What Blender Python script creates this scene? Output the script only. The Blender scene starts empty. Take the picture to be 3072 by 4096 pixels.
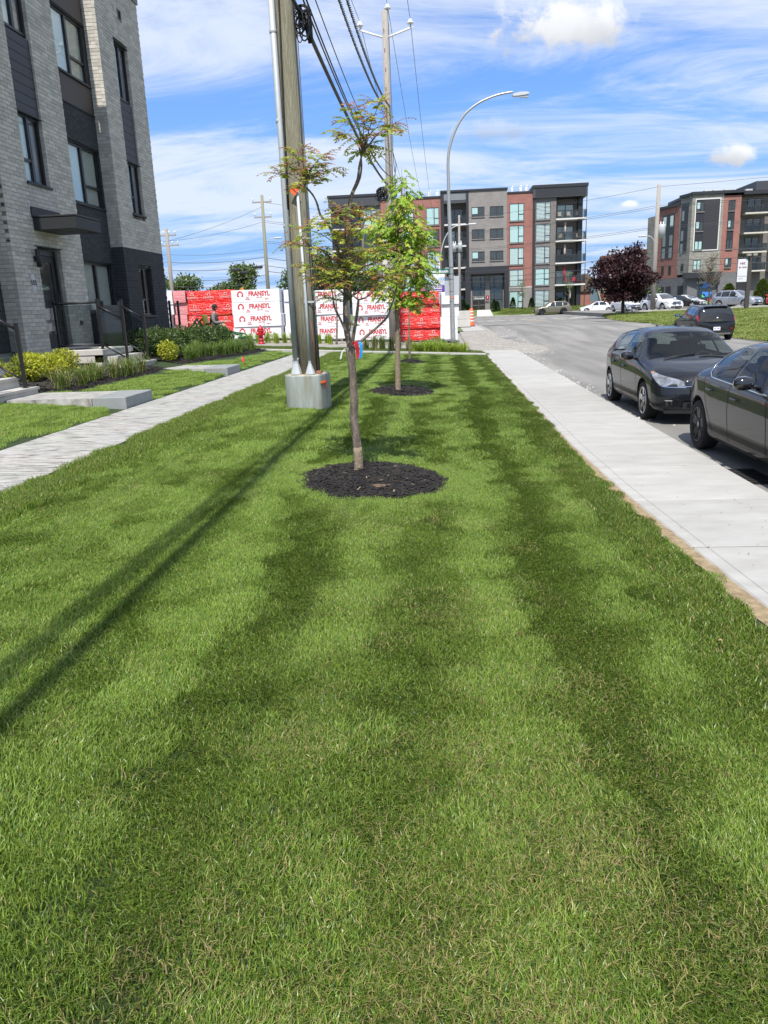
import bpy, bmesh, math, random
import numpy as np
from mathutils import Vector, Matrix, Quaternion, noise

random.seed(7)
R = math.radians
SC = bpy.context.scene
COL = SC.collection

# ------------------------------------------------------------------ camera
CAM_Z = 1.8
def make_camera():
    yaw, pitch, roll = R(4.6), R(14.8), R(2.27)
    fwd0 = Vector((-math.sin(yaw), math.cos(yaw), 0))
    r0 = Vector((math.cos(yaw), math.sin(yaw), 0))
    fwd = fwd0 * math.cos(pitch) + Vector((0, 0, -math.sin(pitch)))
    u0 = r0.cross(fwd)
    r = r0 * math.cos(roll) - u0 * math.sin(roll)
    u = r0 * math.sin(roll) + u0 * math.cos(roll)
    cd = bpy.data.cameras.new('camera')
    cd.sensor_fit = 'VERTICAL'; cd.sensor_height = 24.0
    cd.lens = 3080 / 4096 * 24.0
    cd.clip_start = 0.05; cd.clip_end = 3000
    co = bpy.data.objects.new('camera', cd)
    m = Matrix((r, u, -fwd)).transposed().to_4x4()
    m.translation = Vector((0, 0, CAM_Z))
    co.matrix_world = m
    COL.objects.link(co); SC.camera = co
make_camera()

# ------------------------------------------------------------------ sky and sun
SUN_EL, SUN_AZ = R(56), R(2.0)
def make_world():
    w = bpy.data.worlds.new('World'); SC.world = w; w.use_nodes = True
    nt = w.node_tree; N = nt.nodes; L = nt.links
    for n in list(N): N.remove(n)
    out = N.new('ShaderNodeOutputWorld'); bg = N.new('ShaderNodeBackground')
    sky = N.new('ShaderNodeTexSky'); sky.sky_type = 'NISHITA'; sky.sun_disc = False
    sky.sun_elevation = SUN_EL; sky.sun_rotation = math.pi + SUN_AZ
    sky.air_density = 1.15; sky.dust_density = 0.6; sky.ozone_density = 2.2
    bg.inputs['Strength'].default_value = 0.12
    tc = N.new('ShaderNodeTexCoord')
    sep = N.new('ShaderNodeSeparateXYZ'); L.new(tc.outputs['Generated'], sep.inputs[0])
    def math_(op, a, b=None, clamp=False):
        n = N.new('ShaderNodeMath'); n.operation = op; n.use_clamp = clamp
        for i, s in enumerate((a, b)):
            if s is None: continue
            if isinstance(s, (int, float)): n.inputs[i].default_value = s
            else: L.new(s, n.inputs[i])
        return n.outputs[0]
    zc = math_('ADD', math_('MAXIMUM', sep.outputs['Z'], 0.0), 0.10)
    px = math_('DIVIDE', sep.outputs['X'], zc); py = math_('DIVIDE', sep.outputs['Y'], zc)
    comb = N.new('ShaderNodeCombineXYZ'); L.new(px, comb.inputs[0]); L.new(py, comb.inputs[1])
    # wind-drawn cirrus over a thin veil
    mp = N.new('ShaderNodeMapping'); mp.inputs['Rotation'].default_value = (0, 0, R(-58)); mp.inputs['Scale'].default_value = (0.34, 0.80, 1)
    mp.inputs['Location'].default_value = (5.3, 2.2, 0)
    L.new(comb.outputs[0], mp.inputs[0])
    def noise_(vec, sc, det, rough, dist=0.0):
        n = N.new('ShaderNodeTexNoise'); n.inputs['Scale'].default_value = sc; n.inputs['Detail'].default_value = det; n.inputs['Roughness'].default_value = rough; n.inputs['Distortion'].default_value = dist
        L.new(vec, n.inputs['Vector']); return n.outputs['Fac']
    def ramp_(v, a, b, lo=0.0, hi=1.0):
        r = N.new('ShaderNodeMapRange'); r.interpolation_type = 'SMOOTHSTEP'; L.new(v, r.inputs['Value'])
        for k, x in (('From Min', a), ('From Max', b), ('To Min', lo), ('To Max', hi)): r.inputs[k].default_value = x
        return r.outputs[0]
    s = math_('ADD', math_('MULTIPLY', noise_(mp.outputs[0], 1.9, 13, 0.66, 0.9), 0.62), math_('MULTIPLY', noise_(mp.outputs[0], 0.62, 4, 0.5), 0.5))
    cir = ramp_(s, 0.445, 0.64, 0.02, 0.84)
    # horizon haze and a bluer zenith
    hz = ramp_(sep.outputs['Z'], 0.0, 0.36, 0.90, 0.0)
    tin = N.new('ShaderNodeMix'); tin.data_type = 'RGBA'; tin.blend_type = 'MULTIPLY'; tin.inputs['Factor'].default_value = 1.0
    L.new(sky.outputs[0], tin.inputs['A']); tin.inputs['B'].default_value = (0.50, 0.78, 1.25, 1)
    def mix_(f, a, b):
        m = N.new('ShaderNodeMix'); m.data_type = 'RGBA'
        L.new(f, m.inputs['Factor'])
        for k, x in (('A', a), ('B', b)):
            if isinstance(x, tuple): m.inputs[k].default_value = (*x, 1)
            else: L.new(x, m.inputs[k])
        return m.outputs['Result']
    c = mix_(hz, tin.outputs['Result'], (1.9, 3.5, 6.4))
    c = mix_(cir, c, (5.7, 6.2, 7.0))
    # a few cumulus puffs and a grey bank, placed by direction (x/y, z/y)
    yy = math_('MAXIMUM', sep.outputs['Y'], 0.02)
    tx, tz = math_('DIVIDE', sep.outputs['X'], yy), math_('DIVIDE', sep.outputs['Z'], yy)
    cv = N.new('ShaderNodeCombineXYZ'); L.new(tx, cv.inputs[0]); L.new(tz, cv.inputs[1])
    lump = noise_(cv.outputs[0], 22, 10, 0.62, 0.3); lump2 = noise_(cv.outputs[0], 9, 6, 0.5)
    ahead = math_('GREATER_THAN', sep.outputs['Y'], 0.02)
    for (cx, cz, rx, rz, col, hi) in CUMULUS:
        dx = math_('DIVIDE', math_('SUBTRACT', tx, cx), rx); dz = math_('DIVIDE', math_('SUBTRACT', tz, cz), rz)
        d = math_('SQRT', math_('ADD', math_('MULTIPLY', dx, dx), math_('MULTIPLY', dz, dz)))
        v = math_('ADD', d, math_('MULTIPLY', math_('SUBTRACT', lump, 0.5), 2.6))
        f = math_('MULTIPLY', ramp_(v, 1.0, 0.35, 0.0, hi), ahead)
        sh = mix_(ramp_(math_('ADD', dz, math_('MULTIPLY', math_('SUBTRACT', lump2, 0.5), 3.0)), -0.9, 0.5), tuple(x * 0.66 for x in col), col)
        c = mix_(f, c, sh)
    L.new(c, bg.inputs['Color']); L.new(bg.outputs[0], out.inputs['Surface'])
CUMULUS = [(0.150, 0.305, 0.078, 0.038, (6.9, 7.0, 7.2), 0.95), (0.352, 0.158, 0.036, 0.014, (7.0, 7.1, 7.3), 0.92), (0.228, 0.109, 0.014, 0.006, (7.8, 8.2, 8.8), 0.8),
           (0.066, 0.198, 0.06, 0.014, (5.0, 5.7, 7.0), 0.6), (0.52, 0.34, 0.10, 0.04, (8.4, 8.5, 8.8), 0.9), (-0.55, 0.33, 0.12, 0.04, (8.4, 8.5, 8.8), 0.9)]
make_world()
def make_sun():
    sd = bpy.data.lights.new('sun', 'SUN'); sd.energy = 5.0; sd.angle = R(0.53); sd.color = (1.0, 0.955, 0.885)
    so = bpy.data.objects.new('sun', sd); COL.objects.link(so)
    d = Vector((math.sin(SUN_AZ) * math.cos(SUN_EL), math.cos(SUN_AZ) * math.cos(SUN_EL), -math.sin(SUN_EL)))
    so.rotation_euler = d.to_track_quat('-Z', 'Y').to_euler(); so.location = (0, -20, 40)
make_sun()
vs = SC.view_settings
vs.view_transform = 'Standard'; vs.look = 'None'; vs.exposure = 0.32; vs.gamma = 1.0; vs.use_curve_mapping = False
SC.cycles.use_adaptive_sampling = True
SC.cycles.max_bounces = 8; SC.cycles.transparent_max_bounces = 12
SC.cycles.caustics_reflective = False; SC.cycles.caustics_refractive = False

# ------------------------------------------------------------------ materials
MATS = {}
def mat(name, col, rough=0.6, metal=0.0, spec=0.5, var=0.0, vscale=3.0, col2=None, bump=0.0, bscale=40.0, bdist=0.01,
        trans=0.0, tcol=None, coat=0.0, emit=None, stretch=None, objvar=0.0, detail=6, backrough=None):
    """principled material; var mixes col -> col2 with object-space noise, objvar varies per object"""
    if name in MATS: return MATS[name]
    m = bpy.data.materials.new(name); m.use_nodes = True
    nt = m.node_tree; N = nt.nodes; L = nt.links
    b = N['Principled BSDF']; out = N['Material Output']
    b.inputs['Base Color'].default_value = (*col, 1); b.inputs['Roughness'].default_value = rough
    b.inputs['Metallic'].default_value = metal; b.inputs['Specular IOR Level'].default_value = spec
    if coat: b.inputs['Coat Weight'].default_value = coat; b.inputs['Coat Roughness'].default_value = 0.03
    if emit:
        b.inputs['Emission Color'].default_value = (*emit[0], 1); b.inputs['Emission Strength'].default_value = emit[1]
    vec = None
    if var or bump:
        tc = N.new('ShaderNodeTexCoord'); vec = tc.outputs['Object']
        if stretch:
            mp = N.new('ShaderNodeMapping'); mp.inputs['Scale'].default_value = stretch
            L.new(vec, mp.inputs[0]); vec = mp.outputs[0]
    csrc = None
    if var:
        n = N.new('ShaderNodeTexNoise'); n.inputs['Scale'].default_value = vscale; n.inputs['Detail'].default_value = detail; n.inputs['Roughness'].default_value = 0.6
        L.new(vec, n.inputs['Vector'])
        rp = N.new('ShaderNodeMapRange'); rp.inputs['From Min'].default_value = 0.3; rp.inputs['From Max'].default_value = 0.7; rp.inputs['To Max'].default_value = var
        L.new(n.outputs['Fac'], rp.inputs['Value'])
        mx = N.new('ShaderNodeMix'); mx.data_type = 'RGBA'
        L.new(rp.outputs[0], mx.inputs['Factor']); mx.inputs['A'].default_value = (*col, 1)
        mx.inputs['B'].default_value = (*(col2 or tuple(c * 0.5 for c in col)), 1)
        csrc = mx.outputs['Result']
    if objvar:
        oi = N.new('ShaderNodeObjectInfo'); geo = N.new('ShaderNodeNewGeometry')
        ad = N.new('ShaderNodeMath'); ad.operation = 'ADD'; L.new(oi.outputs['Random'], ad.inputs[0]); L.new(geo.outputs['Random Per Island'], ad.inputs[1])
        fr = N.new('ShaderNodeMath'); fr.operation = 'FRACT'; L.new(ad.outputs[0], fr.inputs[0])
        mr = N.new('ShaderNodeMapRange'); mr.inputs['To Min'].default_value = 1 - objvar; mr.inputs['To Max'].default_value = 1 + objvar
        L.new(fr.outputs[0], mr.inputs['Value'])
        hs = N.new('ShaderNodeHueSaturation'); L.new(mr.outputs[0], hs.inputs['Value'])
        if csrc: L.new(csrc, hs.inputs['Color'])
        else: hs.inputs['Color'].default_value = (*col, 1)
        csrc = hs.outputs[0]
    if csrc: L.new(csrc, b.inputs['Base Color'])
    if bump:
        n = N.new('ShaderNodeTexNoise'); n.inputs['Scale'].default_value = bscale; n.inputs['Detail'].default_value = 6
        L.new(vec, n.inputs['Vector'])
        bp = N.new('ShaderNodeBump'); bp.inputs['Strength'].default_value = bump; bp.inputs['Distance'].default_value = bdist
        L.new(n.outputs['Fac'], bp.inputs['Height']); L.new(bp.outputs[0], b.inputs['Normal'])
    if trans:
        t = N.new('ShaderNodeBsdfTranslucent'); ms = N.new('ShaderNodeMixShader'); ms.inputs[0].default_value = trans
        if tcol: t.inputs[0].default_value = (*tcol, 1)
        elif csrc: L.new(csrc, t.inputs[0])
        else: t.inputs[0].default_value = (*col, 1)
        L.new(b.outputs[0], ms.inputs[1]); L.new(t.outputs[0], ms.inputs[2]); L.new(ms.outputs[0], out.inputs['Surface'])
    MATS[name] = m
    return m

def glass_mat(name, tint=(0.6, 0.65, 0.66), alpha=0.35, rough=0.02, spec=0.5):
    """thin architectural / car glass: fresnel reflection over a tinted see-through"""
    if name in MATS: return MATS[name]
    m = bpy.data.materials.new(name); m.use_nodes = True
    nt = m.node_tree; N = nt.nodes; L = nt.links
    for n in list(N): N.remove(n)
    out = N.new('ShaderNodeOutputMaterial'); tr = N.new('ShaderNodeBsdfTransparent'); gl = N.new('ShaderNodeBsdfGlossy')
    tr.inputs[0].default_value = (*tuple(c * alpha for c in tint), 1); gl.inputs['Roughness'].default_value = rough
    ge = N.new('ShaderNodeNewGeometry'); dp = N.new('ShaderNodeVectorMath'); dp.operation = 'DOT_PRODUCT'; L.new(ge.outputs['Incoming'], dp.inputs[0]); L.new(ge.outputs['Normal'], dp.inputs[1])
    def mth(op, a, b):
        n = N.new('ShaderNodeMath'); n.operation = op
        for i, x in enumerate((a, b)):
            if isinstance(x, (int, float)): n.inputs[i].default_value = x
            else: L.new(x, n.inputs[i])
        return n.outputs[0]
    k = mth('POWER', mth('SUBTRACT', 1.0, mth('ABSOLUTE', dp.outputs['Value'], 0)), 5.0)
    mr = N.new('ShaderNodeMapRange'); mr.inputs['To Min'].default_value = spec * 0.045; mr.inputs['To Max'].default_value = 0.95
    L.new(k, mr.inputs['Value'])
    mx = N.new('ShaderNodeMixShader'); L.new(mr.outputs[0], mx.inputs[0]); L.new(tr.outputs[0], mx.inputs[1]); L.new(gl.outputs[0], mx.inputs[2])
    L.new(mx.outputs[0], out.inputs['Surface'])
    MATS[name] = m
    return m

# ------------------------------------------------------------------ mesh helpers
def tag(o, label=None, cat=None, group=None, kind=None):
    if label: o['label'] = label
    if cat: o['category'] = cat
    if group: o['group'] = group
    if kind: o['kind'] = kind
    return o

def empty(name, loc=(0, 0, 0), rz=0.0, label=None, cat=None, group=None, parent=None):
    o = bpy.data.objects.new(name, None); COL.objects.link(o)
    o.empty_display_size = 0.2
    o.location = loc; o.rotation_euler = (0, 0, rz)
    if parent: o.parent = parent
    return tag(o, label, cat, group)

def frame_of(d):
    d = Vector(d).normalized()
    a = Vector((0, 0, 1)) if abs(d.z) < 0.9 else Vector((1, 0, 0))
    s = d.cross(a).normalized(); t = s.cross(d).normalized()
    return s, t

class MB:
    def __init__(s): s.v = []; s.f = []; s.m = []; s.sm = []
    def add(s, vs, fs, mi=0, smooth=False):
        b = len(s.v); s.v.extend([tuple(p) for p in vs])
        for f in fs: s.f.append(tuple(b + i for i in f)); s.m.append(mi); s.sm.append(smooth)
        return s
    def box(s, c, d, rz=0.0, mi=0, rot=None):
        hx, hy, hz = d[0] / 2, d[1] / 2, d[2] / 2
        P = [Vector((sx * hx, sy * hy, sz * hz)) for sz in (-1, 1) for sy in (-1, 1) for sx in (-1, 1)]
        M = rot if rot is not None else Matrix.Rotation(rz, 3, 'Z')
        P = [M @ p + Vector(c) for p in P]
        return s.add(P, [(0, 2, 3, 1), (4, 5, 7, 6), (0, 1, 5, 4), (2, 6, 7, 3), (0, 4, 6, 2), (1, 3, 7, 5)], mi)
    def bx(s, x0, x1, y0, y1, z0, z1, mi=0):
        return s.box(((x0 + x1) / 2, (y0 + y1) / 2, (z0 + z1) / 2), (abs(x1 - x0), abs(y1 - y0), abs(z1 - z0)), 0, mi)
    def cbox(s, c, d, ch=0.01, rz=0.0, mi=0, rot=None):
        """box with chamfered edges"""
        h = [x / 2 for x in d]; ch = min(ch, min(h) * 0.9)
        M = rot if rot is not None else Matrix.Rotation(rz, 3, 'Z')
        P = []; idx = {}
        for sx in (-1, 1):
            for sy in (-1, 1):
                for sz in (-1, 1):
                    for ax in range(3):
                        p = [sx * h[0], sy * h[1], sz * h[2]]
                        for k in range(3):
                            if k != ax: p[k] -= (sx, sy, sz)[k] * ch
                        idx[(sx, sy, sz, ax)] = len(P); P.append(M @ Vector(p) + Vector(c))
        F = []
        for ax in range(3):
            o1, o2 = [(1, 2), (2, 0), (0, 1)][ax]
            for sg in (-1, 1):
                def key(a, b):
                    q = [0, 0, 0]; q[ax] = sg; q[o1] = a; q[o2] = b
                    return idx[(*q, ax)]
                f = [key(-1, -1), key(1, -1), key(1, 1), key(-1, 1)]
                F.append(f if sg > 0 else f[::-1])
        for ax in range(3):   # edge chamfers along axis ax
            o1, o2 = [(1, 2), (2, 0), (0, 1)][ax]
            for a in (-1, 1):
                for b in (-1, 1):
                    def k2(t, which):
                        q = [0, 0, 0]; q[ax] = t; q[o1] = a; q[o2] = b
                        return idx[(*q, which)]
                    f = [k2(-1, o1), k2(1, o1), k2(1, o2), k2(-1, o2)]
                    F.append(f if a * b < 0 else f[::-1])
        for sx in (-1, 1):
            for sy in (-1, 1):
                for sz in (-1, 1):
                    f = [idx[(sx, sy, sz, k)] for k in range(3)]
                    F.append(f if sx * sy * sz > 0 else f[::-1])
        return s.add(P, F, mi)
    def tube(s, path, rad, n=8, mi=0, caps=True, smooth=True):
        path = [Vector(p) for p in path]; k = len(path)
        if isinstance(rad, (int, float)): rad = [rad] * k
        P = []; prev = None
        for i, p in enumerate(path):
            d = (path[min(i + 1, k - 1)] - path[max(i - 1, 0)])
            if d.length < 1e-9: d = Vector((0, 0, 1))
            d.normalize()
            if prev is None: a, b = frame_of(d)
            else:
                a = (prev - d * prev.dot(d)); a = a.normalized() if a.length > 1e-6 else frame_of(d)[0]
                b = a.cross(d)
            prev = a
            b = d.cross(a)
            for j in range(n):
                t = 2 * math.pi * j / n
                P.append(p + (a * math.cos(t) + b * math.sin(t)) * rad[i])
        F = []
        for i in range(k - 1):
            for j in range(n):
                j2 = (j + 1) % n
                F.append((i * n + j, i * n + j2, (i + 1) * n + j2, (i + 1) * n + j))
        s.add(P, F, mi, smooth)
        if caps:
            b = len(s.v) - len(P)
            s.f.append(tuple(b + j for j in range(n))[::-1]); s.m.append(mi); s.sm.append(False)
            s.f.append(tuple(b + (k - 1) * n + j for j in range(n))); s.m.append(mi); s.sm.append(False)
        return s
    def cyl(s, p0, p1, r0, r1=None, n=16, mi=0, caps=True): return s.tube([p0, p1], [r0, r0 if r1 is None else r1], n, mi, caps)
    def lathe(s, prof, c=(0, 0, 0), n=20, mi=0, axis='Z', smooth=True, a0=0.0):
        P = []; c = Vector(c)
        for (r, h) in prof:
            for j in range(n):
                t = 2 * math.pi * j / n + a0
                q = (r * math.cos(t), r * math.sin(t), h)
                if axis == 'X': q = (h, q[0], q[1])
                if axis == 'Y': q = (q[1], h, q[0])
                P.append(c + Vector(q))
        F = []
        for i in range(len(prof) - 1):
            for j in range(n):
                j2 = (j + 1) % n; F.append((i * n + j, i * n + j2, (i + 1) * n + j2, (i + 1) * n + j))
        F.append(tuple(range(n))[::-1]); F.append(tuple((len(prof) - 1) * n + j for j in range(n)))
        return s.add(P, F, mi, smooth)
    def prism(s, poly, o, ex, ey, depth, mi=0):
        """polygon (2d list) in the plane o + x*ex + y*ey, extruded by vector depth"""
        o, ex, ey, dp = Vector(o), Vector(ex), Vector(ey), Vector(depth); n = len(poly)
        A = [o + ex * p[0] + ey * p[1] for p in poly]; B = [p + dp for p in A]
        F = [tuple(range(n))[::-1], tuple(range(n, 2 * n))] + [(i, (i + 1) % n, n + (i + 1) % n, n + i) for i in range(n)]
        return s.add(A + B, F, mi)
    def grid(s, fn, us, vs, mi=0, smooth=True):
        P = [fn(u, v) for v in vs for u in us]; nu = len(us)
        F = [(j * nu + i, j * nu + i + 1, (j + 1) * nu + i + 1, (j + 1) * nu + i) for j in range(len(vs) - 1) for i in range(nu - 1)]
        return s.add(P, F, mi, smooth)
    def mesh(s, name, mats):
        me = bpy.data.meshes.new(name); me.from_pydata(s.v, [], s.f); 
        if not isinstance(mats, (list, tuple)): mats = [mats]
        for m in mats: me.materials.append(m)
        if len(s.f):
            me.polygons.foreach_set('material_index', s.m); me.polygons.foreach_set('use_smooth', s.sm)
        me.update(); return me
    def build(s, name, mats, parent=None, loc=None, rz=None, fixn=False):
        me = s.mesh(name, mats)
        if fixn:
            b = bmesh.new(); b.from_mesh(me); bmesh.ops.recalc_face_normals(b, faces=b.faces); b.to_mesh(me); b.free()
        return link(name, me, parent, loc, rz)

def link(name, me, parent=None, loc=None, rz=None):
    o = bpy.data.objects.new(name, me); COL.objects.link(o)
    if parent: o.parent = parent
    if loc is not None: o.location = loc
    if rz is not None: o.rotation_euler = (0, 0, rz)
    return o

KIDS = {}
def children(o): return [c for c in bpy.data.objects if c.parent == o]
def copy_tree(o, parent=None, kids=None):
    if kids is None:
        kids = {}
        for c in bpy.data.objects:
            if c.parent: kids.setdefault(c.parent.name, []).append(c)
    c = o.copy(); COL.objects.link(c); c.parent = parent
    for ch in kids.get(o.name, []): copy_tree(ch, c, kids)
    return c

def text_mesh(body, size, extrude=0.002, offset=0.0, align='CENTER', shear=0.0, spacing=1.0):
    cu = bpy.data.curves.new('lettering', 'FONT'); cu.body = body; cu.size = size; cu.extrude = extrude; cu.offset = offset
    cu.align_x = align; cu.align_y = 'CENTER'; cu.shear = shear; cu.space_character = spacing; cu.resolution_u = 3
    o = bpy.data.objects.new('lettering', cu); COL.objects.link(o)
    dg = bpy.context.evaluated_depsgraph_get(); dg.update()
    me = bpy.data.meshes.new_from_object(o.evaluated_get(dg))
    bpy.data.objects.remove(o); bpy.data.curves.remove(cu)
    return me

def place_text(me, name, m, origin, ex, ey, parent=None, sx=1.0, sy=1.0):
    """lay a text mesh in the plane (ex, ey) at origin (children are given in the parent's space)"""
    ex = Vector(ex).normalized(); ey = Vector(ey).normalized(); ez = ex.cross(ey)
    me = me.copy(); me.materials.clear(); me.materials.append(m)
    M = Matrix((ex * sx, ey * sy, ez)).transposed().to_4x4(); M.translation = Vector(origin)
    me.transform(M)
    return link(name, me, parent)

def rand_in(a, b): return random.uniform(a, b)
def lerp(a, b, t): return a + (b - a) * t
def sstep(a, b, x):
    t = min(1, max(0, (x - a) / (b - a))); return t * t * (3 - 2 * t)
def pl(x, pts):
    """piecewise linear"""
    if x <= pts[0][0]: return pts[0][1]
    for (a, va), (b, vb) in zip(pts, pts[1:]):
        if x <= b: return va + (vb - va) * (x - a) / (b - a)
    return pts[-1][1]
def crom(pts, n):
    """catmull-rom through points, n samples per span"""
    P = [Vector(p) for p in pts]; out = []
    for i in range(len(P) - 1):
        p0 = P[max(i - 1, 0)]; p1 = P[i]; p2 = P[i + 1]; p3 = P[min(i + 2, len(P) - 1)]
        for k in range(n):
            t = k / n
            out.append(0.5 * ((2 * p1) + (p2 - p0) * t + (2 * p0 - 5 * p1 + 4 * p2 - p3) * t * t + (3 * p1 - p0 - 3 * p2 + p3) * t ** 3))
    out.append(P[-1]); return out
# ================================================================== terrain
def lawn_z(x): return 0.054 * (1.65 - max(-13.0, min(x, 1.65)))
def yard_z(x, y):
    s = min(0.17, max(0.06, 0.086 + 0.011 * (y - 14)))
    return 0.30 + max(0.0, -5.37 - x) * s
def road_z(y): return lerp(-0.15, 0.20, sstep(36, 54, y))
def far_z(x, y):
    """site beyond the concrete edging: follows the cross fall, then levels out"""
    a = lawn_z(x) if x > -7.5 else lawn_z(-7.5) + min(0.25, (-7.5 - x) * 0.03)
    b = 0.20
    t = sstep(42, 60, y)
    r = road_z(y) + 0.05
    k = sstep(1.0, 3.6, x)
    return lerp(lerp(a, b, t), r, k)
def bank_z(x, y):
    e = sstep(0, 16, x - 13.85)
    return lerp(lerp(road_z(y) + 0.06, 0.62, e), 0.55, sstep(60, 74, y) * sstep(13.85, 16, x))
def edge_x(y): return pl(y, [(-3, 2.3), (2, 2.03), (4.2, 1.92), (5.5, 1.84), (7.5, 1.73), (10, 1.67), (40, 1.66)])
def frange(a, b, n): return [a + (b - a) * i / n for i in range(n + 1)]

M_soil = mat('soil', (0.045, 0.035, 0.022), 0.95, var=0.8, vscale=6, col2=(0.03, 0.05, 0.015))
M_turf = mat('turf_base', (0.03, 0.055, 0.011), 0.95, var=0.8, vscale=2.2, col2=(0.018, 0.035, 0.008), bump=0.8, bscale=90, bdist=0.02)
M_turf_far = mat('turf_far', (0.10, 0.165, 0.032), 0.95, var=0.9, vscale=0.8, col2=(0.15, 0.19, 0.045), bump=1.0, bscale=22, bdist=0.08)

def asphalt():
    m = mat('asphalt', (0.185, 0.18, 0.17), 0.92, var=0.8, vscale=0.35, col2=(0.25, 0.235, 0.205), bump=0.35, bscale=140, bdist=0.01)
    nt = m.node_tree; N = nt.nodes; L = nt.links; b = N['Principled BSDF']
    old = b.inputs['Base Color'].links[0].from_socket
    tc = N.new('ShaderNodeTexCoord'); mp = N.new('ShaderNodeMapping'); mp.inputs['Scale'].default_value = (1.3, 0.12, 1)
    L.new(tc.outputs['Object'], mp.inputs[0])
    n = N.new('ShaderNodeTexNoise'); n.inputs['Scale'].default_value = 1.0; n.inputs['Detail'].default_value = 8; L.new(mp.outputs[0], n.inputs['Vector'])
    r = N.new('ShaderNodeMapRange'); r.inputs['From Min'].default_value = 0.35; r.inputs['From Max'].default_value = 0.7; r.inputs['To Min'].default_value = 0.78; r.inputs['To Max'].default_value = 1.22
    L.new(n.outputs['Fac'], r.inputs['Value'])
    f = N.new('ShaderNodeTexNoise'); f.inputs['Scale'].default_value = 90; f.inputs['Detail'].default_value = 3; L.new(tc.outputs['Object'], f.inputs['Vector'])
    r2 = N.new('ShaderNodeMapRange'); r2.inputs['From Min'].default_value = 0.3; r2.inputs['From Max'].default_value = 0.7; r2.inputs['To Min'].default_value = 0.75; r2.inputs['To Max'].default_value = 1.25
    L.new(f.outputs['Fac'], r2.inputs['Value'])
    mu = N.new('ShaderNodeMath'); mu.operation = 'MULTIPLY'; L.new(r.outputs[0], mu.inputs[0]); L.new(r2.outputs[0], mu.inputs[1])
    h = N.new('ShaderNodeHueSaturation'); L.new(old, h.inputs['Color']); L.new(mu.outputs[0], h.inputs['Value']); L.new(h.outputs[0], b.inputs['Base Color'])
    return m
M_asphalt = asphalt()
M_conc = mat('pavement_concrete', (0.41, 0.40, 0.375), 0.9, var=0.9, vscale=1.6, col2=(0.31, 0.30, 0.275), bump=0.12, bscale=60, bdist=0.006, objvar=0.05, stretch=(1, 2.5, 1))
M_conc2 = mat('step_concrete', (0.52, 0.50, 0.46), 0.85, var=0.8, vscale=2.5, col2=(0.38, 0.36, 0.33), bump=0.1, bscale=50, stretch=(1, 1, 0.4))
M_bluestone = mat('grey_step_slab', (0.27, 0.285, 0.28), 0.75, var=0.7, vscale=5, col2=(0.20, 0.215, 0.22), bump=0.15, bscale=60)
M_gravel = mat('gravel', (0.33, 0.31, 0.275), 0.95, var=0.8, vscale=0.9, col2=(0.24, 0.215, 0.18), bump=1.0, bscale=35, bdist=0.03)
M_mulch = mat('mulch', (0.018, 0.016, 0.015), 0.9, var=0.8, vscale=10, col2=(0.035, 0.028, 0.022), bump=1.0, bscale=60, bdist=0.03, objvar=0.5)
M_straw = mat('dry_grass', (0.42, 0.325, 0.185), 0.9, var=1.0, vscale=16, col2=(0.20, 0.14, 0.08), bump=1.0, bscale=160, bdist=0.01)
M_white_line = mat('road_paint', (0.72, 0.72, 0.70), 0.7, var=0.5, vscale=6, col2=(0.45, 0.45, 0.43))
M_yellow_line = mat('road_paint_yellow', (0.62, 0.40, 0.10), 0.7, var=0.5, vscale=6, col2=(0.4, 0.3, 0.15))

def stamped():
    """stamped concrete: rough plank texture running across the path"""
    m = mat('stamped_concrete', (0.50, 0.49, 0.45), 0.85)
    nt = m.node_tree; N = nt.nodes; L = nt.links; b = N['Principled BSDF']
    tc = N.new('ShaderNodeTexCoord'); mp = N.new('ShaderNodeMapping'); mp.inputs['Scale'].default_value = (1.6, 9, 1); mp.inputs['Rotation'].default_value = (0, 0, R(6))
    L.new(tc.outputs['Object'], mp.inputs[0])
    n = N.new('ShaderNodeTexNoise'); n.inputs['Scale'].default_value = 2.4; n.inputs['Detail'].default_value = 9; n.inputs['Roughness'].default_value = 0.62; n.inputs['Distortion'].default_value = 0.6
    L.new(mp.outputs[0], n.inputs['Vector'])
    cr = N.new('ShaderNodeValToRGB'); e = cr.color_ramp.elements
    e[0].position = 0.36; e[0].color = (0.11, 0.105, 0.10, 1); e[1].position = 0.60; e[1].color = (0.46, 0.45, 0.42, 1)
    k = cr.color_ramp.elements.new(0.47); k.color = (0.34, 0.335, 0.31, 1)
    L.new(n.outputs['Fac'], cr.inputs[0])
    n2 = N.new('ShaderNodeTexNoise'); n2.inputs['Scale'].default_value = 1.1; n2.inputs['Detail'].default_value = 3; L.new(tc.outputs['Object'], n2.inputs['Vector'])
    mx = N.new('ShaderNodeMix'); mx.data_type = 'RGBA'; mx.inputs['Factor'].default_value = 0.12; mx.blend_type = 'MULTIPLY'
    L.new(cr.outputs[0], mx.inputs['A']); L.new(n2.outputs['Color'], mx.inputs['B']); L.new(mx.outputs['Result'], b.inputs['Base Color'])
    bp = N.new('ShaderNodeBump'); bp.inputs['Strength'].default_value = 0.7; bp.inputs['Distance'].default_value = 0.02
    L.new(n.outputs['Fac'], bp.inputs['Height']); L.new(bp.outputs[0], b.inputs['Normal'])
    return m
M_stamp = stamped()

def structure(mb, name, m, **k):
    o = mb.build(name, m, **k); o['kind'] = 'structure'; return o

# base sheet out to the horizon
mb = MB()
mb.grid(lambda u, v: (u, v, -0.75), frange(-900, 900, 12), frange(-120, 1500, 12))
structure(mb, 'ground', M_turf_far)

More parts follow.
